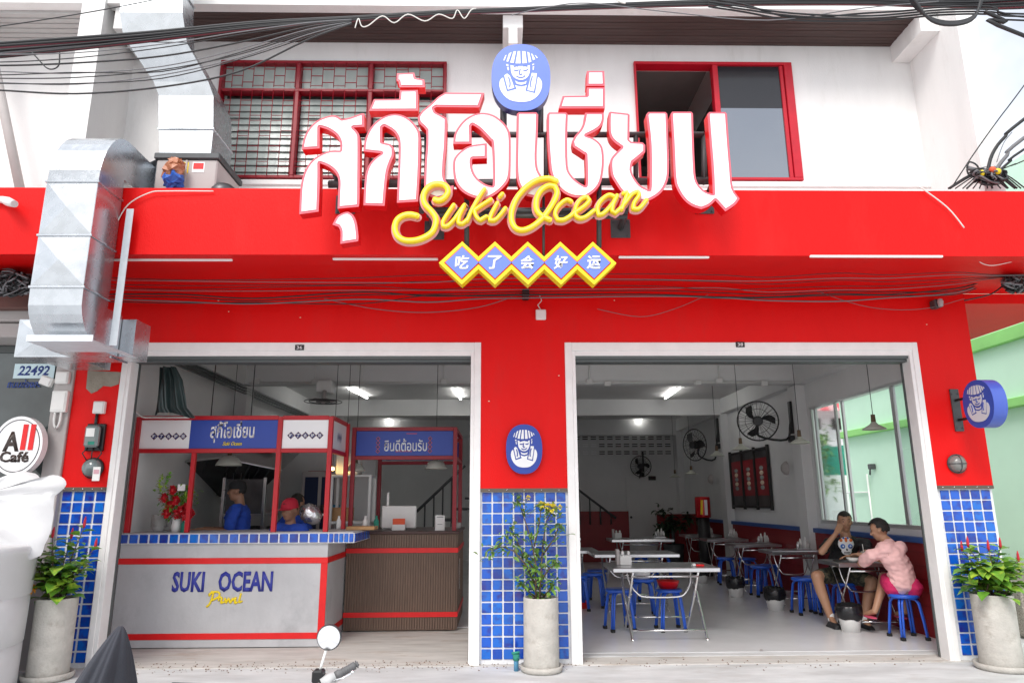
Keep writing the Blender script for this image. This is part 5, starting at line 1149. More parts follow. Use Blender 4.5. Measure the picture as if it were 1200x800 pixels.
for k, (x, mt_2, lb) in enumerate(((397, 'plastw', 'white sauce bottle nearest the rack on the cement counter'), (428, 'plastw', 'clear white jar beside the wooden tray'), (441, 'tealnet', 'green bottle left of the white register screen'), (216, 'tealnet', 'teal canister beside the red roses'))):
    Yk = 1.0 if x == 216 else 1.6; o = on('bottle', lb, 'bottle', x, 612, Yk, 1.161); c = org(o); q = MB(); q.lathe([(0, 0), (.03, 0), (.03, .09), (.014, .12), (.014, .15), (0, .15)], c, 12); q.build('body', M[mt_2], o)
sf = on('wrapped_parcel', 'crumpled silver wrapped parcel on the counter beside the worker in the red cap', 'parcel', 366, 610, 1.35)
c = at(364, 602, Y=1.35); q = MB(); q.ball(c, .12, n=12, sc=(1.15, .8, .85), M=Matrix.Rotation(.7, 3, 'Y')); rn = random.Random(3)
for v in q.v: v += Vector((rn.uniform(-.012, .012), rn.uniform(-.012, .012), rn.uniform(-.012, .012)))
q.build('wrap', M['foil'], sf)
# steel rack with white bucket and orange box
rk = thing('steel_rack', 'pale steel shelf rack behind the corner of the kiosk frame', 'rack', (-2.4, 2.6, .03))
def rackat(o, x0, x1, y0, y1, zs, zt_, m=M['steel']):
    for x in (x0, x1):
        for y in (y0, y1): q = MB(); q.bbox(x - .018, x + .018, y - .018, y + .018, .03, zt_, .002); q.build('leg', m, o)
    for z in zs: q = MB(); q.bbox(x0 - .019, x1 + .019, y0 - .019, y1 + .019, z, z + .03, .003); q.build('shelf', m, o)
ra, rb = at(388, 585, Y=2.3).x, at(433, 585, Y=2.3).x
rackat(rk, ra, rb, 2.3, 2.65, (.5, 1.2, 1.78), 1.80, M['plastw'])
wb = thing('white_bucket', 'white square plastic tub on top of the pale steel rack', 'tub', (at(405, 575, Y=2.35).x, 2.5, 1.81)); c = org(wb)
q = MB(); q.bbox(c.x - .15, c.x + .15, 2.36, 2.64, 1.811, 2.10, .02); q.build('tub', M['plastw'], wb)
ob = thing('snack_box', 'tan cardboard box on the middle shelf of the pale steel rack', 'box', (at(398, 608, Y=2.4).x, 2.45, 1.23)); c = org(ob)
q = MB(); q.bbox(c.x - .12, c.x + .14, 2.36, 2.6, 1.231, 1.40, .006); q.build('box', M['lwood'], ob)
# kitchen: hood, stove rack, pans, fridge
hd_ = thing('cooker_hood', 'big sooty steel extractor hood hanging over the kitchen on the left', 'hood', (-3.3, 2.6, 2.0))
def hp(x, y, Y): return at(x, y, Y=Y)
A0, A1, A2, A3 = Vector((-3.95, 1.9, 2.02)), Vector((-2.9, 2.9, 2.12)), Vector((-2.9, 3.9, 2.12)), Vector((-3.95, 3.9, 2.02))
hA, hB, hC, hD, hE, hF = at(160, 547, Y=2.2), at(258, 536, Y=2.2), at(330, 551, Y=2.2), at(303, 578, Y=3.4), at(243, 583, Y=3.4), at(165, 566, Y=3.2)
hb = [Vector((-4.0, 1.7, 1.98)), Vector((-2.75, 2.2, 2.06)), Vector((-2.55, 3.6, 2.06)), Vector((-4.0, 3.6, 1.98))]; ht = [Vector((-3.7, 2.4, 2.45)), Vector((-3.3, 2.4, 2.5)), Vector((-3.3, 3.1, 2.5)), Vector((-3.7, 3.1, 2.45))]
q = MB(); q.add([hA, hB, hC, hD, hE, hF], [(0, 1, 4, 5), (1, 2, 3, 4)]); q.build('filter_bank', M['hood'], hd_)
up_ = Vector((0, .9, .32)); q = MB(); q.add([hA, hB, hC, hA + up_, hB + up_, hC + up_, hD, hE, hF], [(0, 1, 4, 3), (1, 2, 5, 4), (5, 2, 6), (3, 4, 7, 8), (4, 5, 6, 7)]); q.build('canopy', M['steel'], hd_)
for k in range(1, 6):
    for u0, u1, v0, v1 in ((hA, hB, hF, hE), (hB, hC, hE, hD)): t = k / 6; q = MB(); q.cyl(u0.lerp(u1, t) - Vector((0, 0, .006)), v0.lerp(v1, t) - Vector((0, 0, .006)), .008, n=5); q.build('filter_bar', M['dsteel'], hd_)
q = MB(); q.box(-3.99, -3.1, 2.7, 3.1, 2.2, 2.5); q.build('stack', M['gpillar'], hd_)
q = MB(); q.tube([hA, hB, hC], .015, 6); q.build('rim', M['steel'], hd_)
kr = thing('kitchen_rack', 'grey steel frame with mesh panel behind the flowers in the kitchen', 'rack', (-3.45, 2.1, .03)); rackat(kr, -3.52, -3.0, 2.3, 2.9, (.85, 1.3), 1.78)
q = MB(); q.box(-3.5, -3.02, 2.32, 2.33, 1.33, 1.76); q.build('mesh_panel', M['hood'], kr)
st = thing('stove', 'dark steel cooking range with pots below the extractor hood', 'stove', (-3.6, 3.0, .03)); q = MB(); q.bbox(-3.98, -2.9, 2.95, 3.8, .03, .9, .01); q.build('body', M['hood'], st)
for k in range(3): q = MB(); x = -3.8 + k * .36; q.lathe([(0, .9), (.15, .9), (.16, 1.15), (.15, 1.15), (.14, .92)], (x, 3.2, 0), 18); q.build('pot', M['steel' if k != 1 else 'hood'], st)
for k in range(4):
    c = at(262 + k * 9, 590, Y=2.6); o = thing('ladle', ('steel ladle hanging left of the row over the stove', 'steel skimmer hanging second in the row over the stove', 'steel ladle hanging third in the row over the stove', 'steel ladle hanging last in the row over the stove')[k], 'ladle', c); q = MB(); q.cyl((c.x, 2.6, 1.45), (c.x, 2.6, 1.85), .006, n=5); q.ball((c.x, 2.59, 1.42), .045, n=6, sc=(1, 1, .6)); q.build('ladle', M['steel'], o)
kt = thing('wall_shelf', 'small shelf with pans on the kitchen wall behind the cap wearing cook', 'shelf', (-2.6, 3.35, 1.5)); 
q = MB(); q.bbox(-2.72, -2.2, 3.2, 3.5, 1.28, 1.31, .004); q.build('board', M['steel'], kt)
for k in range(3): q = MB(); q.lathe([(.0, 0), (.05, 0), (.055, .12), (.0, .12)], (-2.65 + k * .17, 3.32, 1.311), 12); q.build('tin', M[('plastw', 'hood', 'pvcb')[k]], kt)
hat = thing('hanging_hat', 'navy bucket hat hanging on a hook behind the cook', 'hat', (-2.75, 2.7, 1.8)); c = at(291, 572, Y=2.8)
q = MB(); q.lathe([(.0, .10), (.10, .10), (.13, .0), (.20, -.07), (.19, -.075), (.12, -.01)], c, 20, M=Matrix.Rotation(.25, 3, 'Y')); q.build('hat', M['navyc'], hat)
q = MB(); q.box(c.x - .01, c.x + .01, 2.75, 2.85, c.z - .9, c.z); q.build('stand', M['dsteel'], hat)
sb_ = thing('kitchen_partition', 'white partition wall behind the kitchen workers', 'wall', (-2.4, 3.9, 0)); q = MB(); q.box(-3.98, -1.9, 3.95, 4.02, .03, 2.55); q.build('panel', M['inwall'], sb_)
fr_ = thing('drinks_fridge', 'glass door drinks fridge with blue trim behind the man in the red cap', 'fridge', (-2.5, 3.4, .03)); c = at(370, 590, Y=3.4)
q = MB(); q.bbox(c.x - .22, c.x + .30, 3.4, 3.9, .03, 1.90, .01); q.build('cabinet', M['gpillar'], fr_); q = MB(); q.box(c.x - .17, c.x + .02, 3.392, 3.399, .3, 1.82); q.box(c.x + .07, c.x + .25, 3.392, 3.399, .3, 1.82); q.build('door', M['navyc'], fr_)
po = thing('wall_poster', 'dark red framed poster standing on top of the drinks fridge', 'poster', (c.x, 3.45, 1.9)); c2 = at(372, 563, Y=3.45); q = MB(); q.bbox(c2.x - .14, c2.x + .14, 3.44, 3.47, c2.z - .14, c2.z + .14, .004); fq = q.build('frame', M['dred'], po); q = MB(); q.ball((c2.x, 3.437, c2.z), .035, n=6, sc=(1, .1, 1)); q.build('motif', M['lite'], po)
for k, (x, y) in enumerate(((390, 549), (405, 551))):
    c = at(x, y, Y=2.3); o = thing('warm_bulb', 'glowing warm bulb hanging behind the kiosk frame, the %s one' % ('left', 'right')[k], 'lamp', c); q = MB(); q.ball(c, .022, n=6); q.build('bulb', M['bulb'], o); q = MB(); q.cyl(c + Vector((0, 0, .02)), Vector((c.x, c.y, 3.5)), .004, n=5); q.build('flex', M['cable'], o)
# glass pendant lamps over the counters
def pend(nm, lb, x, y, Y, r=.1, ceil=3.5, dome=True, mt='glass', grp=None):
    c = at(x, y, Y=Y); o = thing(nm, lb, 'lamp', c, group=grp)
    q = MB(); q.cyl(c + Vector((0, 0, .05)), Vector((c.x, c.y, ceil)), .004, n=5); q.build('flex', M['cable'], o)
    q = MB(); q.lathe([(0, .11), (.022, .11), (.026, .03), (.02, .02)], c, 10); q.build('lamp_holder', mat('brass holder', (.11, .06, .03), .4, .5) if False else M['stem'], o)
    if dome: pr = [(.02, .03), (r * .6, .015), (r * .95, -r * .45), (r, -r * .62), (r * .94, -r * .62), (r * .88, -r * .42), (r * .55, .005), (.02, .02)]
    else: pr = [(.02, .03), (r * .35, .0), (r, -.05), (r * 1.02, -.058), (r * .98, -.058), (r * .33, -.012), (.02, .015)]
    q = MB(); q.lathe(pr, c, 22); q.build('lamp_shade', M[mt], o)
    q = MB(); q.ball(c + Vector((0, 0, -.02)), .024, n=6); q.build('bulb', M['plastw'], o)
M['shadeglass'] = mat('cloudy glass shade', (.55, .56, .50), .25, coat=.5, alpha=.55); M['shadeenam'] = mat('cream enamel shade', (.48, .50, .43), .3)
pend('pendant_lamp', 'clear glass dome lamp hanging over the cook at the hood', 269, 536, 1.5, .15, mt='shadeglass'); pend('pendant_lamp', 'glass dome lamp hanging in the cashier frame near its left post', 417, 545, 1.95, .12, mt='shadeglass'); pend('pendant_lamp', 'glass dome lamp hanging in the cashier frame near its right post', 511, 541, 1.95, .14, mt='shadeglass')
LP = [(937, 514, 1.9, 'cream shaded pendant lamp hanging in front of the side window edge'), (1024, 497, .9, 'cream shaded pendant lamp nearest the street, in front of the green wall'), (868, 522, 3.2, 'pendant lamp between the large fan and the red board'), (840, 530, 4.6, 'pendant lamp left of the red board, hung before the second pilaster'), (810, 552, 7.5, 'small dim pendant lamp under the second fan'), (791, 556, 8.8, 'smallest pendant lamp near the back right corner')]
for x, y, Y, lb in LP: pend('pendant_lamp', lb, x, y, Y, .125, dome=False, mt='shadeenam', grp='pendant lamps of the dining room')
# fluorescent tubes
TL = [(409, 455, 430, 466, 3.46, 'lit fluorescent tube on the ceiling above the cashier frame'), (454, 492, 463, 498, 3.46, 'farther lit fluorescent tube above the blue welcome sign'), (534, 456, 540, 468, 3.46, 'lit fluorescent tube nearest the right edge of the left doorway'), (779, 467, 795, 455, 3.46, 'lit fluorescent tube in the middle of the dining room ceiling'), (741, 499, 751, 491, 3.46, 'small lit fluorescent tube towards the back of the dining room')]
for xa, ya, xb, yb, z, lb in TL:
    a = at(xa, ya, Z=z); b_ = at(xb, yb, Z=z); m_ = (a + b_) / 2; d = (b_ - a); d = d.normalized() * min(d.length, 1.2) / 2; a = m_ - d; b_ = m_ + d
    o = thing('tube_lamp', lb, 'lamp', m_); q = MB(); q.cyl(a, b_, .017, n=8); q.build('tube', M['tubelamp'], o); q = MB(); q.tube([a + Vector((0, 0, .028)), b_ + Vector((0, 0, .028))], .022, 4); q.build('batten', M['plastw'], o)
# ceiling fan heads / conduit
cf = thing('orbit_fan', 'white orbit fan fixed to the ceiling beam in the left bay', 'fan', at(381, 455, Y=3.45)); c = org(cf)
q = MB(); q.bbox(c.x - .11, c.x + .11, 3.35, 3.60, c.z - .08, c.z + .12, .02); q.build('housing', M['plastw'], cf)
q = MB()
for r_ in (.10, .20, .27): q.tube([(c.x + .02 + r_ * cos(2 * pi * k / 20), 3.3 + r_ * sin(2 * pi * k / 20), c.z - .22) for k in range(20)], .006, 4, closed=True)
q.build('guard', M['dsteel'], cf); q = MB()
for k in range(3): q.box(-.2, .2, -.03, .03, -.004, .004, 0, Matrix.Translation((c.x + .02, 3.3, c.z - .2)) @ Matrix.Rotation(k * 2.1, 4, 'Z') @ Matrix.Rotation(.3, 4, 'X'))
q.cyl((c.x + .02, 3.3, c.z - .24), (c.x + .02, 3.35, c.z - .05), .03); q.build('blades', M['gpillar'], cf)
cdx = thing('ceiling_conduit', 'white surface conduit with round junction boxes along the first ceiling beam', 'conduit', (1, 3.2, 3.2))
q = MB(); q.cyl((-3.8, 3.635, 3.235), (4.5, 3.635, 3.235), .012, n=6); q.build('pipe', M['plastw'], cdx)
for x, y in ((691, 447), (712, 449), (818, 448), (843, 446), (896, 449), (369, 447), (300, 446), (520, 447)):
    c = at(x, y, Y=3.62); q = MB(); q.bbox(c.x - .05, c.x + .05, 3.60, 3.648, c.z - .04, c.z + .04, .01); q.build('junction', M['plastw'], cdx)
for x, y in ((691, 447), (843, 446), (369, 447), (424, 447), (520, 447)):
    c = at(x, y, Y=3.62); q = MB(); q.cyl((c.x, 3.62, c.z), (c.x, 3.62, 3.5), .008, n=5); q.build('pipe', M['plastw'], cdx)
# cable tray with louvre-like lines along the left wall, plus hanging rods
tyq = thing('cable_tray', 'ribbed cable tray running back along the left wall of the kitchen', 'cable tray', (-3.95, 3, 3.2)); q = MB()
for k in range(3): q.bbox(-3.86, -3.82, .8, 9.9, 3.06 + .04 * k, 3.085 + .04 * k, .004)
q.build('rail', M['shutter'], tyq)
for k, (x, Y) in enumerate(((247, 1.2), (294, 1.5))):
    c = at(x, 490, Y=Y); o = thing('hanging_rod', 'thin black cord hanging above the kiosk frame, the %s one' % ('left', 'right')[k], 'cord', c); q = MB(); q.cyl((c.x, Y, 2.3), (c.x, Y, 3.5), .006, n=5); q.build('cord', M['cable'], o)
gc = thing('green_curtain', 'bunched translucent green curtain hung at the left jamb of the kitchen doorway', 'curtain', (-3.7, .6, 2.2))
q = MB(); n_ = 30; cur = []
for j, z in enumerate((2.89, 2.75, 2.6, 2.45, 2.37)):
    for i in range(n_): u = i / (n_ - 1); wdt = (.17, .25, .29, .33, .44)[j]; cur.append((-3.64 + u * wdt, .55 + .035 * sin(u * 13 + j * .7) + .02 * sin(u * 31), z + .03 * sin(u * 5) * (j > 3)))
q.add(cur, [(j * n_ + i, j * n_ + i + 1, (j + 1) * n_ + i + 1, (j + 1) * n_ + i) for j in range(4) for i in range(n_ - 1)], 0, True); q.build('cloth', mat('dark green plastic curtain', (.035, .055, .055), .3), gc)
# stairs in the back
sr = thing('staircase', 'dark steel staircase rail rising in the dim back of the shop', 'stairs', (0, 9, 0)); Ys = 10.45
q = MB(); a = at(660, 560, Y=Ys); b_ = at(722, 607, Y=Ys); q.tube([a, b_], .03, 6)
for k in range(5): p = a + (b_ - a) * (k + .5) / 5; q.cyl(p, (p.x, Ys, .9), .018, n=5)
q.build('rail', M['dsteel'], sr); q = MB(); a = at(545, 545, Y=6.5); b_ = at(482, 605, Y=6.5); q.tube([a, b_], .03, 6)
for k in range(6): p = a + (b_ - a) * (k + .5) / 6; q.cyl(p, (p.x, 6.5, .5), .016, n=5)
q.build('rail', M['dsteel'], sr); q = MB()
for k in range(8): q.bbox(-1.9 + k * .25, -1.6 + k * .25, 6.6, 7.5, .5 + k * .2, .54 + k * .2, .005)
q.build('treads', M['dsteel'], sr)
# ================================================================== DINING ROOM
bn = thing('wall_bench_panel', 'long red wainscot panel with blue top trim along the right dining wall', 'wainscot', (4.65, 4, .03))
q = MB(); q.box(4.64, 4.699, .31, 11.2, .03, 1.0); q.build('panel', M['wred'], bn); q = MB(); q.bbox(4.615, 4.6995, .31, 11.2, 1.001, 1.065, .006); q.build('trim', M['bluetrim'], bn)
for k in range(6): q = MB(); q.box(4.634, 4.6399, .31, 11.2, .2 + k * .14, .206 + k * .14); q.build('groove', mat('bench groove red', (.16, .004, .008), .6), bn)
lw = thing('low_red_wall', 'low dark red panel wall at the back left of the dining room', 'wainscot', (1.8, 9.6, .03)); q = MB(); q.box(.4, 3.15, 10.5, 10.6, .03, 1.21); q.build('panel', M['wred'], lw)
lw2 = thing('low_red_wall', 'low dark red panel wall at the back right corner behind the plant', 'wainscot', (3.8, 9.6, .03)); q = MB(); q.box(3.7, 4.6, 9.8, 9.9, .03, 1.15); q.build('panel', M['wred'], lw2)
# folding table
def make_table(lb):
    o = thing('folding_table', lb, 'table'); L, D, H = 1.16, .70, .735
    q = MB(); q.bbox(-L / 2, L / 2, -D / 2, D / 2, H - .045, H, .006); q.build('tabletop', M['steel'], o, local=True)
    for s in (-1, 1):
        x = s * (L / 2 - .19)
        q = MB(); q.tube([(x, D / 2 - .08, H - .046), (x + s * .02, 0, .40), (x + s * .005, -D / 2 + .02, .02), (x + s * .005, -D / 2 - .01, .0)], .0135, 8); q.build('leg', M['chrome'], o, local=True)
        q = MB(); q.tube([(x - s * .035, -D / 2 + .06, H - .046), (x - s * .03, 0, .36), (x - s * .035, D / 2 - .03, .02), (x - s * .035, D / 2 - .0, .0)], .0135, 8); q.build('leg', M['chrome'], o, local=True)
    xx = L / 2 - .19
    for y, z, ex in ((-D / 2 + .085, .64, -.03), (D / 2 - .11, .66, 0), (-D / 2 + .045, .10, .0), (D / 2 - .05, .14, -.03)):
        q = MB(); q.cyl((-xx - ex, y, z), (xx + ex, y, z), .011, n=8); q.build('cross_bar', M['chrome'], o, local=True)
    pts = [(-xx + .03, .06, .66), (-xx + .05, .02, .54), (-xx + .12, -.02, .44), (-xx + .22, -.03, .40), (xx - .22, -.03, .40), (xx - .12, -.02, .44), (xx - .05, .02, .54), (xx - .03, .06, .66)]
    q = MB(); q.tube(smooth_pts(pts, 3, 175, closed=False), .011, 8); q.build('u_brace', M['chrome'], o, local=True)
    return o
T0 = make_table('steel folding table nearest the street in the middle of the dining room')
T0.location = (1.80, 1.30, .03)
tsp = [((1.86, 3.25), 'steel folding table standing right behind the front middle table', 0), ((2.65, 6.75), 'steel folding table farthest back in the middle row', 0), ((.86, 4.0), 'steel folding table half hidden by the left door jamb with a cutlery box on it', 0), ((1.0, 7.4), 'steel folding table at the back left near the low red wall', 0),
       ((4.26, 1.66), 'steel folding table between the two seated diners', 0), ((4.22, 3.55), 'steel folding table at the red bench just behind the man in black', 0), ((4.22, 5.1), 'third steel folding table from the street along the red bench', 0), ((4.22, 6.65), 'fourth steel folding table from the street along the red bench', 0), ((4.22, 8.2), 'fifth steel folding table from the street along the red bench', 0)]
for o_, (p, _, _) in zip(make_copies(T0, [(p[0], p[1], .03, rz) for p, _, rz in tsp], [l for _, l, _ in tsp], 'steel folding tables of the dining room'), tsp):
    if p[0] > 4: o_.scale = (.66, .78, 1)
# stool
def make_stool(lb):
    o = thing('stool', lb, 'stool'); H = .45
    q = MB(); q.lathe([(0, H), (.145, H), (.152, H - .008), (.152, H - .03), (.146, H - .034), (0, H - .034)], (0, 0, 0), 24); q.build('seat', M['stool'], o, local=True)
    for k in range(4):
        a = pi / 4 + k * pi / 2; c_, s_ = cos(a), sin(a)
        for d in (-.016, .016):
            q = MB(); t_ = Vector((-s_, c_, 0)) * d
            pts = [Vector((c_ * .06, s_ * .06, H - .045)) + t_, Vector((c_ * .115, s_ * .115, H - .05)) + t_ * .95, Vector((c_ * .14, s_ * .14, H - .09)) + t_ * .9, Vector((c_ * .165, s_ * .165, .2)) + t_ * .85, Vector((c_ * .185, s_ * .185, .03)) + t_ * .8]
            if d < 0: leg = MB()
            leg.tube(pts, .0125, 7)
        lg = leg.build('leg', M['stool'], o, local=True)
        q = MB(); q.bbox(c_ * .186 - .022, c_ * .186 + .022, s_ * .186 - .022, s_ * .186 + .022, 0, .035, .004); q.build('foot', M['rubber'], lg, local=True)
    return o
S0 = make_stool('blue stool in front of the woman in pink, carrying her'); S0.location = (4.36, 1.0, .03); S0['label'] = 'blue stool under the seated diner in pink'
ssp = [((4.25, 2.10), 'blue stool under the man in the black t-shirt'), ((1.38, 1.62), 'blue stool left of the red basket at the front middle table'), ((1.96, 1.60), 'blue stool right of the red basket at the front middle table'), ((1.86, 2.62), 'blue stool carrying the white pail between the first two middle tables'), ((1.32, 3.40), 'blue stool at the left jamb in front of the cutlery table'), ((1.05, 3.1), 'blue stool pressed against the left door jamb'),
       ((1.45, 3.9), 'blue stool on the far side of the second middle table, left'), ((2.2, 3.95), 'blue stool on the far side of the second middle table, right'), ((3.98, 2.65), 'blue stool in front of the red bench beside the bin with black liner'), ((4.2, 2.8), 'blue stool between the second and third bench tables'), ((4.05, 4.35), 'blue stool at the aisle corner of the third bench table'), ((4.25, 4.5), 'blue stool between the third and fourth bench tables'), ((4.35, 5.8), 'blue stool close to the wall between the third and fourth bench tables'), ((4.0, 5.9), 'blue stool between the fourth and fifth bench tables'), ((2.6, 6.4), 'dim blue stool at the farthest middle table'), ((3.05, 6.6), 'dim blue stool right of the farthest middle table')]
make_copies(S0, [(p[0], p[1], .03, rnd.uniform(-.3, .3)) for p, _ in ssp], [l for _, l in ssp], 'blue stools of the dining room')
# bins
def make_bin(lb):
    o = thing('waste_bin', lb, 'bin')
    q = MB(); q.lathe([(0, .0), (.095, 0), (.12, .16), (.125, .22), (.12, .22)], (0, 0, 0), 20); q.build('pail', M['plastw'], o, local=True)
    q = MB(); n_ = 26; rg = random.Random(2); pr = [(.124, .13), (.138, .17), (.142, .22), (.135, .27), (.12, .29), (.10, .24), (.08, .12)]
    q.lathe(pr, (0, 0, 0), n_)
    for v in q.v: v += Vector((rg.uniform(-.008, .008), rg.uniform(-.008, .008), rg.uniform(-.012, .012)))
    q.build('liner', M['plastbag'], o, local=True); return o
b0 = make_bin('white bin with black liner at the feet of the man in black'); b0.location = (3.95, 1.42, .03)
make_copies(b0, [(3.72, 3.0, .03, 1), (3.62, 4.3, .03, 2), (3.6, 6.1, .03, .5)], ['white bin with black liner beside the blue stool in front of the bench', 'white bin with black liner under the aisle corner of the third bench table', 'farthest white bin with black liner under the back tables'], 'lined waste bins')
wp_ = thing('white_pail', 'white plastic pail standing on a blue stool under the front middle table', 'pail', (1.86, 2.62, .48)); q = MB(); q.lathe([(0, .485), (.10, .485), (.12, .66), (.115, .66)], (1.86, 2.62, 0), 18); q.build('pail', M['plastw'], wp_)
for k, (x, y, z, lb) in enumerate(((1.96, 1.62, .483, 'red plastic basket on the blue stool under the front middle table'), (1.12, 3.3, .03, 'dark red basket on the floor near the left jamb'))):
    o = thing('red_basket', lb, 'basket', (x, y, z)); q = MB(); q.lathe([(0, 0), (.10, 0), (.13, .08), (.135, .085), (.125, .08), (.095, .01)], (x, y, z), 18); q.build('basket', M['redtrim'], o)
# table caddies
def make_caddy(lb):
    o = thing('condiment_caddy', lb, 'caddy')
    q = MB(); q.bbox(-.06, .07, -.05, .05, 0, .10, .004); q.build('tissue_box', M['plastw'], o, local=True)
    q = MB(); q.bbox(-.10, -.065, -.05, .05, 0, .17, .003); q.build('menu_holder', M['gpillar'], o, local=True)
    for k, (x, y) in enumerate(((-.02, .02), (.045, .0))): q = MB(); q.lathe([(.0, .10), (.02, .10), (.018, .135), (.008, .15), (0, .15)], (x, y, 0), 8); q.build('shaker', M['plastw'], o, local=True)
    return o
c0 = make_caddy('white tissue caddy on the front middle table'); c0.location = (1.42, 1.35, .766)
csp = [((1.2, 7.4), 'white caddy on a table at the back left'), ((2.25, 6.8), 'white caddy on the farthest middle table'), ((1.15, 4.0), 'white caddy on the cutlery table at the left jamb')]
make_copies(c0, [(p[0], p[1], .766, 0) for p, _ in csp], [l for _, l in csp], 'tissue caddies on the middle tables')
def make_jars(lb):
    o = thing('condiment_set', lb, 'condiments')
    for k, (x, y, h, m_) in enumerate(((-.07, 0, .11, 'steel'), (-.02, .03, .15, 'plastw'), (.03, -.02, .17, 'plastw'), (.075, .01, .12, 'plastw'))):
        q = MB(); q.lathe([(0, 0), (.026, 0), (.026, h * .6), (.014, h * .8), (.010, h), (0, h)], (x, y, 0), 12); q.build('bottle', M[m_], o, local=True)
    q = MB(); q.bbox(-.11, .11, -.05, .06, -.004, .012, .003); q.build('tray', M['steel'], o, local=True)
    return o
j0 = make_jars('bottle set at the wall end of the table between the diners'); j0.location = (4.50, 1.62, .771)
js = [((4.40, 3.55), 'bottle set on the bench table just behind the man in black'), ((4.40, 5.1), 'bottle set on the third bench table'), ((4.40, 6.65), 'bottle set on the fourth bench table'), ((4.40, 8.2), 'bottle set on the fifth bench table'), ((3.1, 7.0), 'bottle set on the far back table')]
make_copies(j0, [(p[0], p[1], .771, 0) for p, _ in js], [l for _, l in js], 'bottle sets on the bench tables')
rt = thing('red_spoon_rest', 'small red and white packet on the right end of the front middle table', 'packet', (2.2, 1.2, .766)); q = MB(); q.bbox(2.16, 2.25, 1.1, 1.16, .766, .785, .004); q.build('packet', M['redtrim'], rt); q = MB(); q.bbox(2.12, 2.158, 1.1, 1.15, .766, .795, .004); q.build('tip', M['plastw'], rt)
# wall fans
def wall_fan(lb, c, axis, Rr, mount):
    o = thing('wall_fan', lb, 'fan', mount); ax = Vector(axis).normalized(); u = ax.cross(Vector((0, 0, 1))).normalized(); v = u.cross(ax); c = Vector(c); Rr = Rr
    P = lambda a, r, d: c + u * (r * cos(a)) + v * (r * sin(a)) + ax * d
    q = MB(); q.tube([P(2 * pi * k / 32, Rr, 0) for k in range(32)], .011, 6, closed=True); q.tube([P(2 * pi * k / 20, Rr * .62, .05) for k in range(20)], .004, 4, closed=True); q.tube([P(2 * pi * k / 12, Rr * .22, .075) for k in range(12)], .006, 4, closed=True)
    for k in range(28): a = 2 * pi * k / 28; q.tube([P(a, Rr * .2, .075), P(a, Rr * .62, .052), P(a, Rr, 0)], .0028, 3)
    for k in range(20): a = 2 * pi * k / 20; q.tube([P(a, Rr * .2, -.10), P(a, Rr * .7, -.075), P(a, Rr, 0)], .0028, 3)
    q.build('guard', M['black'], o)
    for k in range(3):
        q = MB(); a0 = 2 * pi * k / 3 + .5; pts = []
        for j in range(6):
            r = Rr * (.14 + .145 * j); w_ = (.10, .22, .30, .33, .30, .18)[j]
            pts.append((P(a0 + .12 * j - w_, r, .02), P(a0 + .12 * j + w_ * .9, r, -.03)))
        q.add([p for pr in pts for p in pr], [(2 * j, 2 * j + 1, 2 * j + 3, 2 * j + 2) for j in range(5)], 0, True); q.build('blade', M['black'], o)
    q = MB(); q.cyl(P(0, 0, .085), P(0, 0, -.02), Rr * .2, n=16); q.cyl(P(0, 0, -.02), P(0, 0, -.2), Rr * .26, Rr * .2, n=14); q.build('motor', M['black'], o)
    mt3 = Vector(mount); q = MB(); e = P(0, 0, -.12); q.tube(smooth_pts([tuple(e), tuple(e + Vector((.0, .02, -.22))), tuple(Vector((mt3.x - .12, mt3.y, e.z - .26))), tuple(Vector((mt3.x - .04, mt3.y, mt3.z - .1))), tuple(mt3)], 4, 175, closed=False), .018, 8)
    q.bbox(mt3.x - .04, mt3.x, mt3.y - .04, mt3.y + .04, mt3.z - .25, mt3.z + .25, .005); q.bbox(mt3.x - .08, mt3.x, mt3.y - .05, mt3.y + .05, mt3.z - .38, mt3.z - .28, .01); q.build('bracket', M['black'], o)
wall_fan('large black wall fan on the right pilaster, nearer the street', at(888, 493, Y=3.45), (-.35, -.93, -.12), .29, (4.549, 3.85, at(918, 492, X=4.55).z))
wall_fan('second black wall fan farther back, turned more sideways', at(814, 521, Y=7.0), (-.86, -.50, -.05), .31, (4.549, 7.5, at(832, 507, X=4.55).z))
wall_fan('dim black fan on the back wall of the dining room', at(751, 546, Y=10.9), (0, -1, 0), .26, (at(758, 546, Y=10.9).x, 11.26, at(758, 540, Y=10.9).z))
# red drink board on the right wall
rb_ = thing('menu_board', 'black steel rack with three red soft drink posters on the right wall', 'board', (4.66, 5.5, 1.8)); y0, y1, z0, z1 = 5.28, 7.28, 1.345, 2.36
q = MB()
for z in (z0, z1): q.bbox(4.65, 4.695, y0, y1, z - .02, z + .02, .003)
for k in range(4): y = y0 + (y1 - y0) * k / 3; q.bbox(4.645, 4.69, y - .025, y + .025, z0 - .05, z1 + .05, .003)
q.build('frame', M['board'], rb_)
for k in range(3):
    ya, yb = y0 + (y1 - y0) * k / 3 + .04, y0 + (y1 - y0) * (k + 1) / 3 - .04
    q = MB(); q.box(4.675, 4.685, ya, yb, z0 + .02, z1 - .02); q.build('back_panel', M['hood'], rb_)
    q = MB(); q.box(4.662, 4.674, ya + .03, yb - .03, z0 + .2, z1 - .16); ps_ = q.build('poster', M['poster'], rb_)
    q = MB(); rn = random.Random(k)
    for j in range(5): zz = z0 + .34 + j * .085; q.ball((4.658, (ya + yb) / 2, zz), .045, n=6, sc=(.1, 2.2, .85), mi=j % 2)
    q.build('bottle_print', [M['louver'], M['lite']], ps_)
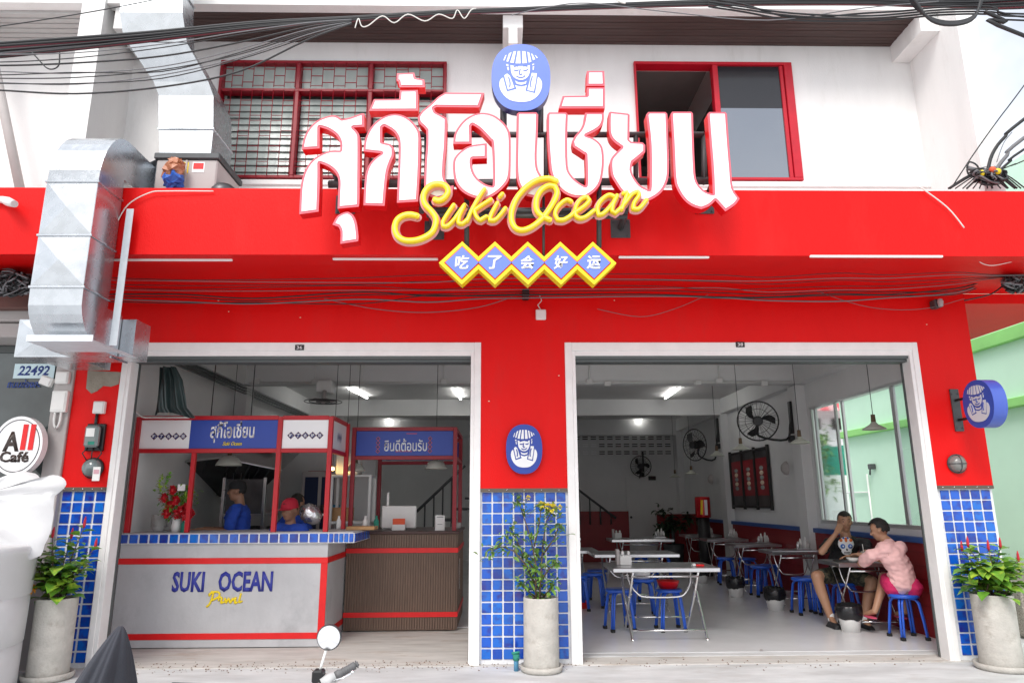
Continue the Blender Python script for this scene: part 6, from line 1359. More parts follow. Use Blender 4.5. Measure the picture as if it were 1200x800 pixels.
for (x, y, Y, lb) in ((921, 548, 2.9, 'round grey bulkhead lamp on the nearer pilaster below the large fan'), (833, 561, 6.6, 'round grey bulkhead lamp on the second pilaster')):
    o = thing('bulkhead_lamp', lb, 'lamp', (4.5, Y + .5, 2)); c = at(x, y, X=4.5); q = MB(); q.lathe([(0, -.08), (.06, -.07), (.10, -.03), (.11, 0)], (4.549, c.y + .1, c.z), 16, axis='X'); q.build('lens', M['gpillar'], o)
for (x, y, lb, w_) in ((823.5, 594, 'glossy red can shaped cooler standing behind the bench', .15),):
    c = at(x, y, Y=7.3); o = thing('can_cooler', lb, 'cooler', (c.x, 7.3, .8)); q = MB(); q.lathe([(0, 0), (w_ * .95, 0), (w_, .03), (w_, .37), (w_ * .93, .40), (0, .40)], (c.x, 7.3, at(823, 606, Y=7.3).z), 24); q.build('drum', M['can'], o); q = MB()
    zb_ = at(823, 606, Y=7.3).z
    q.prism([(c.x - .09, zb_ + .06), (c.x - .05, zb_ + .06), (c.x - .03, zb_ + .34), (c.x - .07, zb_ + .34)], 7.3 - w_ * .99, 7.3 - w_ * .8); q.build('stripe', M['yellow'], o)
    q = MB(); q.prism([(c.x - .01, zb_ + .05), (c.x + .05, zb_ + .05), (c.x + .05, zb_ + .34), (c.x - .01, zb_ + .34)], 7.3 - w_ * 1.01, 7.3 - w_ * .8); q.build('lettering', M['logow'], o)
    q = MB(); q.cyl((c.x, 7.3, .03), (c.x, 7.3, zb_), .12, n=12); q.build('pedestal', M['black'], o)
dp = thing('corner_plant', 'dark leafy plant in the back right corner behind the red bench', 'plant', (at(788, 608, Y=9.4).x, 9.4, .03)); c = at(788, 610, Y=9.4)
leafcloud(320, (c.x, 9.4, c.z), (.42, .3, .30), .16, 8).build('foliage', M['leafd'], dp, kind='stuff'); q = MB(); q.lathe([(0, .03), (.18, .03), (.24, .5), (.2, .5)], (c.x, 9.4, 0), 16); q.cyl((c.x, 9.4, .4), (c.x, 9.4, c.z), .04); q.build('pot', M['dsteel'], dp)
ws = thing('small_shelf', 'small black box on the back wall right of the dim fan', 'box', at(764, 560, Y=11.25)); c = org(ws); q = MB(); q.bbox(c.x - .09, c.x + .09, 11.2, 11.299, c.z - .05, c.z + .05, .005); q.build('box', M['black'], ws)
bd_ = thing('back_door', 'white door in the back wall of the dining room right of the low red wall', 'door', (3.6, 11.28, 0)); q = MB(); q.bbox(3.25, 4.05, 11.27, 11.298, .03, 2.05, .004); q.build('leaf', M['inwall'], bd_); q = MB(); q.ball((3.35, 11.25, 1.05), .03, n=6); q.build('handle', M['dsteel'], bd_)
# ================================================================== PEOPLE
def cap(mb, a, ra, b_, rb):
    a, b_ = Vector(a), Vector(b_); mb.tube([a, b_], [ra, rb], 12); mb.ball(a, ra * .995, n=8); mb.ball(b_, rb * .995, n=8)
def hand(mb, w_, d, palm_n, r=.0088, curl=.5, L=.085):
    "a palm and five bent fingers; w_ wrist point, d pointing direction, palm_n the side the fingers curl to"
    d = Vector(d).normalized(); pn_ = Vector(palm_n); pn_ = (pn_ - pn_.dot(d) * d).normalized(); s = d.cross(pn_)
    w_ = Vector(w_); c = w_ + d * .045
    for k in range(4):
        o_ = (k - 1.5) * .0195; cap(mb, w_ + d * .005 + s * o_ * .6, .014, w_ + d * .08 + s * o_, .0115)
    for k, f in enumerate((.85, 1.0, .94, .74)):
        o_ = (k - 1.5) * .0205; a = w_ + d * .083 + s * o_; l = L * f
        b_ = a + (d + pn_ * curl * .5 + s * o_ * 2).normalized() * l * .45; c_ = b_ + (d * (1 - curl * .5) + pn_ * curl).normalized() * l * .32; e_ = c_ + (d * (1 - curl) + pn_ * curl * 1.3).normalized() * l * .25
        cap(mb, a, r * 1.05, b_, r); cap(mb, b_, r, c_, r * .93); cap(mb, c_, r * .93, e_, r * .82)
    a = w_ + d * .02 - s * .022; b_ = a + (d * .6 - s * .8 + pn_ * .3).normalized() * .038; e_ = b_ + (d * .85 - s * .3 + pn_ * .4).normalized() * .032
    cap(mb, a, .0135, b_, .0105); cap(mb, b_, .0105, e_, .009)
def head(mb, c, f, up=(0, 0, 1), s=1.0):
    "skull, jaw, nose, ears, lips, brow; f the way the face looks"
    c = Vector(c); f = Vector(f).normalized(); up = Vector(up); up = (up - up.dot(f) * f).normalized(); r_ = f.cross(up)
    Mx = Matrix((r_, f, up)).transposed()
    mb.ball(c + up * .025 * s, .096 * s, n=14, sc=(.80, .98, 1.0), M=Mx)
    mb.ball(c + f * .020 * s - up * .045 * s, .068 * s, n=12, sc=(.86, .95, 1.05), M=Mx)
    mb.ball(c + f * .055 * s - up * .085 * s, .027 * s, n=8, sc=(1.1, .9, .8), M=Mx)
    cap(mb, c + f * .088 * s + up * .018 * s, .009 * s, c + f * .106 * s - up * .022 * s, .014 * s)
    for e in (-1, 1):
        mb.ball(c + f * .100 * s - up * .027 * s + r_ * e * .010 * s, .009 * s, n=6)
        mb.ball(c + r_ * e * .080 * s - up * .008 * s - f * .005 * s, .028 * s, n=8, sc=(.30, .62, 1.0), M=Mx)
        cap(mb, c + f * .080 * s + up * .036 * s + r_ * e * .014 * s, .010 * s, c + f * .070 * s + up * .034 * s + r_ * e * .046 * s, .009 * s)
        mb.ball(c + f * .062 * s - up * .02 * s + r_ * e * .038 * s, .024 * s, n=6)
    for dz in (-.052, -.060): cap(mb, c + f * .084 * s + up * dz * s + r_ * .018 * s, .0065 * s, c + f * .084 * s + up * dz * s - r_ * .018 * s, .0065 * s)
    return r_, up
def face_parts(o, c, f, s=1.0, up=(0, 0, 1)):
    c = Vector(c); f = Vector(f).normalized(); up = Vector(up); up = (up - up.dot(f) * f).normalized(); r_ = f.cross(up)
    q = MB()
    for e in (-1, 1): q.ball(c + f * .081 * s + up * .014 * s + r_ * e * .031 * s, .0085 * s, n=6, sc=(1.2, .7, .7), M=Matrix((r_, f, up)).transposed())
    q.build('eyes', M['hair'], o)
    q = MB()
    for e in (-1, 1): q.tube([c + f * .089 * s + up * .037 * s + r_ * e * .016 * s, c + f * .087 * s + up * .042 * s + r_ * e * .032 * s, c + f * .076 * s + up * .036 * s + r_ * e * .048 * s], .004 * s, 5)
    q.build('eyebrows', M['hair'], o)
    q = MB(); q.tube([c + f * .091 * s - up * .056 * s + r_ * .02 * s, c + f * .0935 * s - up * .0565 * s, c + f * .091 * s - up * .056 * s - r_ * .02 * s], .0028 * s, 5); q.build('mouth', mat('dark lip line', (.20, .06, .05), .6), o)
def hair_cap(o, c, f, s=1.0, low=.2, grow=.008, mt='hair', back=1.0):
    "short hair: a shell over the skull, hairline above the face, down to the nape"
    c = Vector(c); f = Vector(f).normalized(); up = Vector((0, 0, 1)); up = (up - up.dot(f) * f).normalized(); r_ = f.cross(up)
    bm = bmesh.new(); bmesh.ops.create_icosphere(bm, subdivisions=4, radius=1)
    kill = [v for v in bm.verts if (v.co.y > .1 and v.co.z < .38 + .15 * abs(v.co.x)) or v.co.z < (-.52 if v.co.y < -.25 else -.05 - low * 0)]
    bmesh.ops.delete(bm, geom=kill, context='VERTS')
    rn = random.Random(1)
    for v in bm.verts:
        g_ = .096 * s + grow * s + rn.uniform(-.0015, .002); v.co = c + up * .025 * s + r_ * (v.co.x * g_ * .82) + f * (v.co.y * g_ * 1.0) + up * (v.co.z * g_ * 1.02) - org(o)
    me = bpy.data.meshes.new('hair'); bm.to_mesh(me); bm.free(); me.materials.append(M[mt])
    for p in me.polygons: p.use_smooth = True
    return link_mesh('hair', me, o)
P_ = lambda x, y, Y: at(x, y, Y=Y)
# --- man in the black t-shirt
mn = thing('person', 'man in a black skull print t-shirt and camouflage shorts, hand over his face', 'person', (4.25, 2.1, .03))
hc = P_(990, 611, 1.90); nk = hc + Vector((.005, .03, -.13)); f_ = (-.25, -.93, -.12)
shR, shL = P_(972, 637, 2.02), P_(1014, 637, 1.98); hpR, hpL = Vector((4.15, 2.10, .56)), Vector((4.33, 2.12, .56)); ch = (shR + shL) / 2
elR, wrR = P_(963, 646, 1.74), P_(980, 624, 1.75); elL, wrL = P_(1015, 650, 1.74), P_(998, 651, 1.60)
knR, akR = P_(957, 675, 1.78), P_(974, 724, 1.72); knL, akL = P_(1022, 681, 1.72), P_(1013, 727, 1.66)
b = MB(); head(b, hc, f_); cap(b, nk + Vector((0, 0, .05)), .055, nk - Vector((0, 0, .03)), .062); cap(b, nk - Vector((0, 0, .04)), .062, ch, .09)
cap(b, shR, .055, shL, .055); cap(b, ch, .11, (hpR + hpL) / 2 + Vector((0, 0, .18)), .115); cap(b, (hpR + hpL) / 2 + Vector((0, 0, .15)), .115, (hpR + hpL) / 2, .115)
for sh, elb, wr in ((shR, elR, wrR), (shL, elL, wrL)): cap(b, sh, .052, elb, .040); cap(b, elb, .042, wr, .026)
for hp_, kn, ak in ((hpR, knR, akR), (hpL, knL, akL)): cap(b, hp_, .095, kn, .068); cap(b, kn, .066, kn.lerp(ak, .35) + Vector((0, .02, 0)), .063); cap(b, kn.lerp(ak, .35) + Vector((0, .02, 0)), .063, ak, .038); cap(b, ak, .034, ak + Vector((-.01, -.13, -.05)), .030)
hand(b, wrR, P_(988, 609, 1.80) - wrR, Vector((.2, 1, 0)), curl=.35); hand(b, wrL, (-1, -.1, -.05), (0, -.3, -1), curl=.4)
remeshed(b, .009, 'body', M['skin'], mn); face_parts(mn, hc, f_); hair_cap(mn, hc, f_)
q = MB(); k_ = .02
cap(q, shR, .055 + k_, shL, .055 + k_); cap(q, ch, .11 + k_, (hpR + hpL) / 2 + Vector((0, 0, .18)), .12 + k_); cap(q, (hpR + hpL) / 2 + Vector((0, 0, .18)), .14, (hpR + hpL) / 2 + Vector((0, 0, .06)), .14); cap(q, nk - Vector((0, 0, .075)), .06, ch, .10)
for sh, elb in ((shR, elR), (shL, elL)): cap(q, sh, .07, sh.lerp(elb, .62), .066)
remeshed(q, .011, 'tshirt', M['tblack'], mn, 3, wrinkle=.009)
q = MB()
for hp_, kn in ((hpR, knR), (hpL, knL)): cap(q, hp_, .108, hp_.lerp(kn, .80), .086)
cap(q, hpR, .115, hpL, .115); remeshed(q, .011, 'shorts', M['camo'], mn, 3, wrinkle=.010)
for ak in (akR, akL):
    q = MB(); cap(q, ak + Vector((0, 0, .03)), .04, ak + Vector((0, 0, -.01)), .04); remeshed(q, .008, 'sock', M['whsock'], mn)
    q = MB(); c = ak + Vector((-.01, -.075, -.062)); q.ball(c, .10, n=10, sc=(.52, 1.3, .42)); q.bbox(c.x - .05, c.x + .05, c.y - .12, c.y + .12, c.z - .035, c.z - .01, .01); remeshed(q, .008, 'shoe', M['sandal'], mn)
# skull print on the chest
cc = P_(991, 639, 1.87); cc.y = ch.y - .142; pr_ = MB(); prn = lambda x, z, w_, h, d=0, mi=0: pr_.ball((cc.x + x, cc.y + .0 - d, cc.z + z), 1, n=8, sc=(w_, .012, h), mi=mi)
prn(0, .02, .10, .085, 0, 0); prn(0, -.06, .065, .05, 0, 0)
for s in (-1, 1): prn(s * .045, -.005, .030, .028, .008, 1); prn(s * .045, -.005, .012, .012, .014, 0); prn(s * .06, .065, .02, .02, .006, 2); prn(s * .025, .09, .014, .012, .004, 1)
prn(0, .07, .018, .03, .008, 2); prn(0, -.045, .010, .014, .008, 3)
for k in range(5): prn(-.03 + .015 * k, -.078, .004, .012, .008, 3)
pr_.build('skull_print', [M['logow'], M['print1'], M['print2'], M['tblack']], mn)
# --- diner in pink
wm = thing('person', 'diner in a pale pink shirt and hot pink shorts, back to the street', 'person', (4.36, 1.0, .03))
hc = P_(1031, 621, 1.12); f_ = (-.75, .62, -.25); nk = hc + Vector((.05, -.03, -.12))
shL, shR = P_(1022, 650, 1.02), P_(1055, 641, .96); hpA, hpB = Vector((4.28, 1.04, .56)), Vector((4.44, .95, .56)); hm = (hpA + hpB) / 2; ch = (shL + shR) / 2
elL, wrL = P_(1009, 660, 1.22), P_(1013, 653, 1.42); elR, wrR = P_(1036, 656, 1.32), P_(1018, 652, 1.45)
kA, aA = P_(1036, 676, 1.36), P_(1025, 716, 1.22); kB, aB = P_(1060, 682, 1.36), P_(1061, 716, 1.30)
b = MB(); head(b, hc, f_, s=.97); cap(b, hc + Vector((.015, -.01, -.07)), .05, nk, .058); cap(b, nk, .06, ch, .085); cap(b, shL, .052, shR, .052); cap(b, ch, .10, hm + Vector((0, 0, .17)), .10); cap(b, hm + Vector((0, 0, .17)), .10, hm, .11)
for sh, elb, wr in ((shL, elL, wrL), (shR, elR, wrR)): cap(b, sh, .05, elb, .038); cap(b, elb, .04, wr, .025); hand(b, wr, (-.5, .6, .3), (-.3, 0, -1), curl=.6)
for hp_, kn, ak in ((hpA, kA, aA), (hpB, kB, aB)): cap(b, hp_, .09, kn, .058); cap(b, kn, .058, kn.lerp(ak, .35) + Vector((.0, -.02, 0)), .052); cap(b, kn.lerp(ak, .35) + Vector((0, -.02, 0)), .052, ak, .032); cap(b, ak, .032, ak + Vector((-.04, .11, -.04)), .026)
remeshed(b, .009, 'body', M['skin'], wm); face_parts(wm, hc, f_, .97); hair_cap(wm, hc, f_, 1.06)
q = MB(); cap(q, shL, .066, shR, .066); cap(q, ch + Vector((.06, 0, -.05)), .135, hm + Vector((0, 0, .17)), .13); cap(q, hm + Vector((0, 0, .17)), .13, hm + Vector((0, 0, .04)), .14); cap(q, nk + Vector((.01, -.01, -.03)), .075, ch, .115)
for sh, elb in ((shL, elL), (shR, elR)): cap(q, sh, .072, sh.lerp(elb, .72), .066)
remeshed(q, .010, 'shirt', M['pink'], wm, 3, wrinkle=.013)
q = MB(); cap(q, hpA, .104, hpB, .100)
for hp_, kn in ((hpA, kA), (hpB, kB)): cap(q, hp_ - Vector((0, 0, .01)), .105, hp_.lerp(kn, .5), .090)
remeshed(q, .011, 'shorts', M['hotpink'], wm, 3, wrinkle=.009)
for ak in (aA, aB): q = MB(); c = ak + Vector((-.03, .05, -.065)); q.ball(c, .1, n=8, sc=(.5, 1.25, .12)); q.build('sandal', M['sole'], wm)
# --- glass held on the table
gl = thing('drink_glass', 'clear glass of iced drink with a straw on the table between the diners', 'glass', P_(1013, 650, 1.5)); c = Vector((P_(1013, 650, 1.5).x, 1.5, .766)); q = MB(); q.lathe([(0, 0), (.03, 0), (.036, .12), (.034, .12), (.028, .01)], c, 14); q.build('glass', M['shadeglass'], gl); q = MB(); q.cyl(c + Vector((0, 0, .02)), c + Vector((-.01, 0, .2)), .004, n=5); q.build('straw', M['plastw'], gl)
sn = thing('food_bowl', 'white bowl of food on the table before the man in black', 'bowl', (4.1, 1.5, .766)); q = MB(); q.lathe([(0, .0), (.04, 0), (.075, .05), (.07, .05), (.035, .01)], (4.1, 1.5, .766), 18); q.build('bowl', M['plastw'], sn)
# --- kitchen staff, standing behind the counter
def staff(lb, x, Y, ztop, face_, skin='skin2', shirt='bshirt', hat_=None, arm=0.35):
    c_ = at(x, 580, Y=Y); f = Vector(face_).normalized(); r_ = f.cross(Vector((0, 0, 1))); X0 = c_.x; o = thing('person', lb, 'person', (X0, Y, .03)); H = ztop
    L = lambda a, b_, z: Vector((X0, Y, z)) + r_ * a + f * b_
    hc = L(0, .03, H - .125); b = MB(); head(b, hc, f); sh = H - .30; hp_z = H * .53
    cap(b, L(0, 0, H - .20), .052, L(0, -.01, sh + .01), .062); cap(b, L(-.16, 0, sh - .03), .052, L(.16, 0, sh - .03), .052); cap(b, L(0, 0, sh - .12), .13, L(0, 0, hp_z), .12)
    for s in (-1, 1):
        e = L(s * .22, .05, sh - .29); w_ = L(s * .13, .05 + arm, sh - .30 + arm * .12); cap(b, L(s * .17, 0, sh - .04), .05, e, .038); cap(b, e, .04, w_, .026); hand(b, w_, f + r_ * -s * .3, (0, 0, -1), curl=.6)
        cap(b, L(s * .085, 0, hp_z - .05), .085, L(s * .09, .02, H * .28), .058); cap(b, L(s * .09, .02, H * .28), .056, L(s * .09, -.01, .10), .035); cap(b, L(s * .09, -.01, .075), .035, L(s * .09, .13, .06), .028)
    remeshed(b, .011, 'body', M[skin], o); face_parts(o, hc, f)
    q = MB(); cap(q, L(-.16, 0, sh - .03), .068, L(.16, 0, sh - .03), .068); cap(q, L(0, 0, sh - .12), .152, L(0, 0, hp_z - .04), .148)
    for s in (-1, 1): cap(q, L(s * .17, 0, sh - .05), .068, L(s * .21, .04, sh - .22), .066)
    remeshed(q, .012, 'shirt', M[shirt], o, 3, wrinkle=.013)
    q = MB()
    for s in (-1, 1): cap(q, L(s * .085, 0, hp_z - .05), .10, L(s * .09, .0, .16), .068)
    cap(q, L(-.06, 0, hp_z - .02), .11, L(.06, 0, hp_z - .02), .11); remeshed(q, .014, 'trousers', M['navyc'], o, 2)
    hair_cap(o, hc, f)
    if hat_:
        q = MB(); up = Vector((0, 0, 1)); Mx = Matrix((r_, f, up)).transposed()
        q.lathe([(.0, .125), (.05, .118), (.085, .09), (.10, .04), (.101, .01)], hc + Vector((0, 0, .015)), 20, M=Mx, sx=.92, sy=1.05)
        pk = []
        for k in range(9): a = pi * (.12 + .76 * k / 8); pk.append(hc + r_ * .09 * cos(a) + f * (.085 * sin(a)) + up * .028); 
        for k in range(9): a = pi * (.12 + .76 * k / 8); pk.append(hc + r_ * .085 * cos(a) + f * (.075 + .10 * sin(a)) + up * (.015))
        q.add(pk, [(k, k + 1, 10 + k, 9 + k) for k in range(8)], 0, True); q.build('cap', M[hat_], o)
    return o
staff('cook in a black cap and blue shirt standing sideways under the extractor hood', 281, 1.75, at(283, 563, Y=1.75).z, (-1, -.15, 0), hat_='tblack')
staff('worker in a red cap and blue shirt behind the cement counter', 342, 1.25, at(342, 584, Y=1.25).z, (-.25, -1, -.1), hat_='redcap', arm=.2)
staff('dark haired worker half hidden behind the worker in the red cap', 347, 1.95, at(348, 578, Y=1.95).z, (.5, 1, 0), arm=.2)
# ================================================================== POTTED PLANTS
def pot(o, cx, cy, rb, rt, h, sr, z0=.012):
    q = MB(); q.lathe([(0, z0 + .002), (sr * .92, z0 + .002), (sr, z0 + .02), (sr * 1.02, z0 + .055), (sr * .96, z0 + .056), (sr * .92, z0 + .03), (0, z0 + .03)], (cx, cy, 0), 36); q.build('saucer', M['potc'], o)
    q = MB(); q.lathe([(0, z0 + .031), (rb, z0 + .031), (rb * 1.02, z0 + .05), (rb * .6 + rt * .4, z0 + h * .5), (rt, z0 + h - .01), (rt * .985, z0 + h), (rt * .90, z0 + h - .002), (rt * .88, z0 + h - .03), (0, z0 + h - .035)], (cx, cy, 0), 40)
    rn = random.Random(int(cx * 10))
    q.build('pot', M['potc'], o)
    q = MB(); q.lathe([(rt * .87, z0 + h - .028), (rt * .5, z0 + h - .02), (0.001, z0 + h - .012)], (cx, cy, 0), 20); q.build('soil', M['soil'], o)
def spikeplant(o, cx, cy, zt, tips, seed, L, rt, mt='leaf', extra=60):
    rn = random.Random(seed); q = MB(); st_ = MB()
    for (tx, ty, fl) in tips:
        tp_ = at(tx, ty, Y=cy + rn.uniform(-.12, .10)); base = Vector((cx + rn.uniform(-.5, .5) * rt, cy + rn.uniform(-.4, .4) * rt, zt))
        mid = base.lerp(tp_, .5) + Vector((0, 0, .05)); st_.tube([base, mid, tp_ - Vector((0, 0, .03))], [.006, .005, .003], 5)
        n_ = 15
        for k in range(n_):
            t = .15 + .83 * k / n_; p = base.lerp(mid, t * 2) if t < .5 else mid.lerp(tp_, t * 2 - 1); a = k * 2.4 + rn.random()
            leaf(q, p, rn, L * rn.uniform(.75, 1.25) * (1 - .3 * t), Vector((cos(a), sin(a), rn.uniform(.1, .6))), .64, .30)
        if fl:
            s_ = MB(); s_.tube([tp_ - Vector((0, 0, .035)), tp_ - Vector((0, 0, .01)), tp_ + Vector((.002, 0, .03)), tp_ + Vector((.004, 0, .06))], [.008, .0125, .010, .003], 8); s_.build('flower_spike', M['spike'], o)
    for k in range(extra): a = rn.uniform(0, 6.28); r = rn.uniform(.2, 1.05) * rt; leaf(q, Vector((cx + r * cos(a), cy + r * sin(a), zt + rn.uniform(.02, .30))), rn, L * rn.uniform(.8, 1.3), Vector((cos(a), sin(a), rn.uniform(-.1, .6))), .62, .35)
    q.build('foliage', M[mt], o, kind='stuff'); st_.build('stem', M['stem'], o)
p = at(1180, 782, Z=.012); pr1 = thing('potted_plant', 'leafy plant with red flower spikes in the wide concrete pot at the right edge', 'potted plant', (p.x, -.30, .012)); cx = at(1169, 745, Y=-.3).x
pot(pr1, cx, -.30, .165, .168, .63, .215); spikeplant(pr1, cx, -.30, .61, [(1127, 641, 1), (1134, 636, 1), (1158, 640, 1), (1165, 645, 0), (1172, 637, 1), (1181, 660, 0), (1193, 653, 1), (1146, 655, 0), (1201, 668, 0), (1124, 662, 0), (1150, 668, 0), (1172, 660, 0), (1204, 684, 0), (1135, 680, 0), (1190, 672, 0)], 5, .15, .17, extra=70)
cx = at(61, 750, Y=-.35).x; pl1 = thing('potted_plant', 'leafy plant with red spikes and an orange bloom in the concrete pot at the left', 'potted plant', (cx, -.35, .012))
pot(pl1, cx, -.35, .158, .162, .66, .20); spikeplant(pl1, cx, -.35, .64, [(29, 645, 1), (35, 640, 1), (62, 625, 1), (61, 641, 0), (84, 626, 1), (99, 613, 1), (112, 638, 1), (56, 668, 1), (45, 650, 0), (75, 655, 0), (95, 660, 0), (24, 672, 0), (106, 655, 0), (80, 675, 0)], 9, .15, .15, extra=34)
p = at(38, 688, Y=-.5); q = MB(); rn = random.Random(1)
for k in range(8): a = k * .8; leaf(q, p, rn, .06, Vector((cos(a), -.4, sin(a))), .5, .2)
q.build('orange_bloom', mat('orange yellow bloom', (.72, .30, .03), .6), pl1)
cx = at(634, 745, Y=-.22).x; pm1 = thing('potted_shrub', 'tall thin shrub with yellow blooms in the slim concrete pot before the tiled pillar', 'potted plant', (cx, -.22, .012))
pot(pm1, cx, -.22, .155, .155, .62, .185)
rn = random.Random(21); q = MB(); st_ = MB(); base = Vector((cx, -.22, .60))
BR = [[(628, 705), (628, 660), (622, 630), (612, 600), (608, 586)], [(632, 705), (634, 670), (636, 640), (640, 610), (648, 598)], [(630, 690), (615, 660), (602, 645), (588, 640), (575, 645)], [(628, 670), (612, 648), (604, 630), (598, 622)], [(634, 680), (644, 665), (652, 660)], [(636, 650), (650, 630), (654, 618)], [(630, 690), (622, 672), (618, 655)], [(629, 700), (616, 690), (612, 684)], [(626, 640), (632, 612), (634, 596)], [(636, 700), (645, 690), (650, 684)]]
for br in BR:
    v = [at(x, y, Y=-.22 + .05 * math.sin(x)) for x, y in br]; st_.tube(v, [.009 - .005 * k / (len(v) - 1) for k in range(len(v))], 5)
    for k in range(len(v)):
        if k == 0 and br[0][1] > 700: cnt = 3
        else: cnt = 12 if k < len(v) - 1 else 24
        for j in range(cnt):
            sp_ = .018 if br[k][1] > 655 else .035; leaf(q, v[k] + Vector((rn.gauss(0, sp_), rn.gauss(0, sp_), rn.gauss(0, .035))), rn, rn.uniform(.05, .10), None, .40, .2)
q.build('foliage', M['leafo'], pm1, kind='stuff'); st_.build('stem', M['stem'], pm1)
for (x, y, r) in ((634, 591, .028), (647, 595, .035), (619, 583, .02), (656, 594, .02), (641, 593, .026)):
    c = at(x, y, Y=-.27); s_ = MB()
    for k in range(34): d = Vector((rn.gauss(0, 1), rn.gauss(0, 1), rn.gauss(.3, 1))).normalized(); leaf(s_, c + d * r * .4, rn, r * 1.1, d, .6, .05)
    s_.build('yellow_bloom', M['yflower'], pm1)
pv = thing('water_pipe', 'short blue water pipe with a green valve at the foot of the tiled pillar', 'pipe', (.1, -.15, 0)); c = at(605, 780, Y=-.2)
q = MB(); q.tube([(c.x, -.2, .0), (c.x, -.2, .10), (c.x + .02, -.2, .13)], .022, 8); q.build('pipe', M['pvcb'], pv); q = MB(); q.cyl((c.x + .0, -.2, .10), (c.x, -.2, .15), .03, n=8); q.cyl((c.x - .04, -.2, .155), (c.x + .03, -.2, .165), .012, n=6); q.build('valve', M['tealnet'], pv)
# ================================================================== STREET SIDE
mc = thing('parked_motorcycle', 'dark parked motorcycle of which the left mirror and handgrip show at the bottom', 'motorcycle', (-.95, -3.6, -.2)); MY = -3.4
c = at(386, 746, Y=MY); r = .050; n_ = 28
q = MB(); q.lathe([(0, .012), (r * 1.0, .012), (r * 1.12, .004), (r * 1.14, -.006), (r * 1.06, -.012)], c, n_, axis='Y'); q.lathe([(r * 1.0, .013), (0, .025)], c, n_, axis='Y'); ms = q.build('mirror_housing', M['moto'], mc)
q = MB(); q.lathe([(r * 1.03, -.0125), (0.0005, -.0135)], c, n_, axis='Y'); q.build('mirror_face', mat('silvered mirror', (.92, .92, .93), .04, 1.0), ms)
s0 = at(383, 758, Y=MY); s1 = at(377, 778, Y=MY); s2 = at(375, 785, Y=MY)
q = MB(); q.tube([c + Vector((0, .01, -.04)), s0, s1, s2], .0062, 8); q.build('mirror_stem', M['plastw'], mc)
g0, g1 = at(393, 792, Y=MY), at(416, 779, Y=MY + .03); d = (g1 - g0).normalized()
q = MB(); q.tube([g0, g0 + d * .02, g0 + d * .03, g1 - d * .01, g1], [.020, .022, .0165, .0165, .018], 14)
for k in range(7): q.tube([g0 + d * (.035 + k * .011), g0 + d * (.040 + k * .011)], .0178, 14)
q.cyl(g1, g1 + d * .016, .011, n=10); q.build('handgrip', mat('grey grip rubber', (.13, .13, .135), .6), mc)
q = MB(); q.tube([g0 - d * .005 + Vector((0, -.03, -.01)), g0 + d * .05 + Vector((0, -.055, -.02)), g1 + Vector((0, -.05, -.018))], [.006, .0055, .006], 8); q.ball(g1 + Vector((0, -.05, -.018)), .009, n=6); q.build('brake_lever', M['chrome'], mc)
q = MB(); q.tube([g0 - d * .065, g0], .027, 14); q.build('switch_housing', mat('pale grey switch housing', (.5, .5, .5), .4), mc)
q = MB(); q.bbox(s2.x - .03, s2.x + .02, MY - .03, MY + .03, s2.z - .05, s2.z + .005, .008); q.build('mirror_clamp', M['black'], mc)
h0 = g0 - d * .065; hcn = Vector((h0.x - .26, MY - .02, h0.z - .06))
q = MB(); q.tube(smooth_pts([tuple(h0), tuple(h0 - Vector((.1, 0, .04))), tuple(hcn), tuple(hcn - Vector((.14, 0, -.03))), tuple(hcn - Vector((.26, 0, -.05)))], 4, 175, closed=False), .0125, 8); q.build('handlebar', M['chrome'], mc)
q = MB(); q.tube([hcn - Vector((.26, 0, -.05)), hcn - Vector((.40, .02, -.06))], .018, 10); q.build('handgrip', M['rubber'], mc)
q = MB(); q.ball(hcn + Vector((0, .06, -.05)), .10, n=12, sc=(1, 1, .8)); q.build('headlamp', M['moto'], mc)
wc = Vector((hcn.x, MY + .42, .08)); q = MB(); q.tube([wc + Vector((0, .26 * cos(2 * pi * k / 28), .26 * sin(2 * pi * k / 28))) for k in range(28)], .035, 8, closed=True); q.cyl(wc - Vector((.04, 0, 0)), wc + Vector((.04, 0, 0)), .05, n=12)
for k in range(8): q.cyl(wc, wc + Vector((0, .24 * cos(pi * k / 4), .24 * sin(pi * k / 4))), .005, n=5)
q.build('wheel', M['rubber'], mc); wr_ = wc - Vector((0, 1.2, 0)); q = MB(); q.tube([wr_ + Vector((0, .26 * cos(2 * pi * k / 28), .26 * sin(2 * pi * k / 28))) for k in range(28)], .04, 8, closed=True); q.cyl(wr_ - Vector((.05, 0, 0)), wr_ + Vector((.05, 0, 0)), .05, n=12); q.build('wheel', M['rubber'], mc)
q = MB()
for s in (-1, 1): q.tube([wc + Vector((s * .06, 0, 0)), hcn + Vector((s * .06, .03, -.05))], .016, 8)
q.build('fork', M['chrome'], mc); q = MB(); q.tube([hcn + Vector((0, 0, -.06)), hcn + Vector((0, -.3, -.35)), hcn + Vector((0, -.6, -.30)), wr_ + Vector((0, 0, .35))], [.06, .11, .12, .09], 12); q.tube([wr_ + Vector((0, 0, 0)), hcn + Vector((0, -.35, -.45))], .03, 8); q.build('frame_body', M['moto'], mc)
q = MB(); q.tube([hcn + Vector((0, -.38, -.16)), hcn + Vector((0, -.7, -.20)), hcn + Vector((0, -1.15, -.14))], [.08, .12, .09], 12); q.build('seat', M['rubber'], mc)
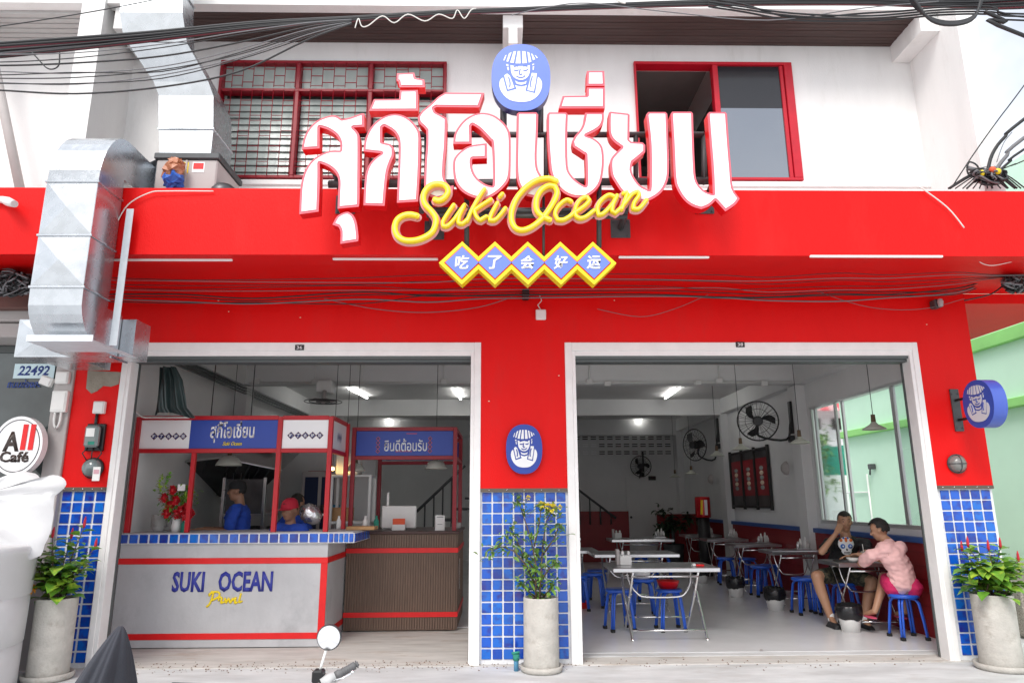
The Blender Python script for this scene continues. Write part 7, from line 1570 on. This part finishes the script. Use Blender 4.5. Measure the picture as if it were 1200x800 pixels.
cv = thing('vehicle_cover', 'charcoal cloth cover draped to a peak over a parked motorcycle at the bottom left', 'cover', (-2.3, -3.3, -.2)); pk = at(141, 735, Y=-3.2)
q = MB(); n_ = 120; NR = 20; vs_ = []
for j in range(NR + 1):
    t = (j / NR) ** 1.7; z = pk.z + .008 - t * (pk.z + .19); g_ = t ** .80
    for i in range(n_):
        a = 2 * pi * i / n_; fold = 1 - (.24 * abs(sin(a * 4.0 + .5 + .6 * t)) + .07 * sin(a * 13 + 2)) * min(1, .35 + t * 1.1); rx = (.30 if cos(a) > 0 else .40) * g_ + .008; ry = (.35 if sin(a) > 0 else 1.0) * g_ + .008
        if cos(a) > 0: rx = .20 * t ** .62 + .008
        vs_.append((pk.x + cos(a) * rx * fold, pk.y + sin(a) * ry * fold, z + .02 * sin(a * 7) * t))
q.add(vs_, [(j * n_ + i, (j + 1) * n_ + i, (j + 1) * n_ + (i + 1) % n_, j * n_ + (i + 1) % n_) for j in range(NR) for i in range(n_)] + [tuple(range(n_))], 0, True); q.build('cloth', M['cover'], cv)
q = MB(); q.ball((pk.x - .45, pk.y - .4, .1), .2, n=8); q.cyl((pk.x, pk.y, -.19), (pk.x, pk.y, pk.z - .03), .008, n=6); q.build('peak_stay', M['dsteel'], cv)
# low grit along the threshold
rn = random.Random(77); q = MB()
for k in range(420):
    x = rn.uniform(-3.5, .7) if rn.random() < .8 else rn.uniform(.8, 4); y = rn.gauss(.05, .10) - .05; s = rn.uniform(.004, .011); z = .0125 if y < -.02 else .0205
    q.add([(x - s, y, z), (x + s, y - s * .6, z), (x + s * .3, y + s, z), (x, y, z + s)], [(0, 1, 3), (1, 2, 3), (2, 0, 3)])
q.build('grit', mat('threshold grit', (.16, .11, .08), .95, var=.4, vscale=40), kind='stuff')
lf = thing('fallen_leaf', 'small brown fallen leaf on the pale floor inside the right doorway', 'leaf', (2.6, .3, .03)); q = MB(); p = at(890, 763, Z=.03); leaf(q, p + Vector((0, 0, .012)), rn, .05, Vector((1, .2, .05)), .5, .1); q.build('blade', M['stem'], lf)
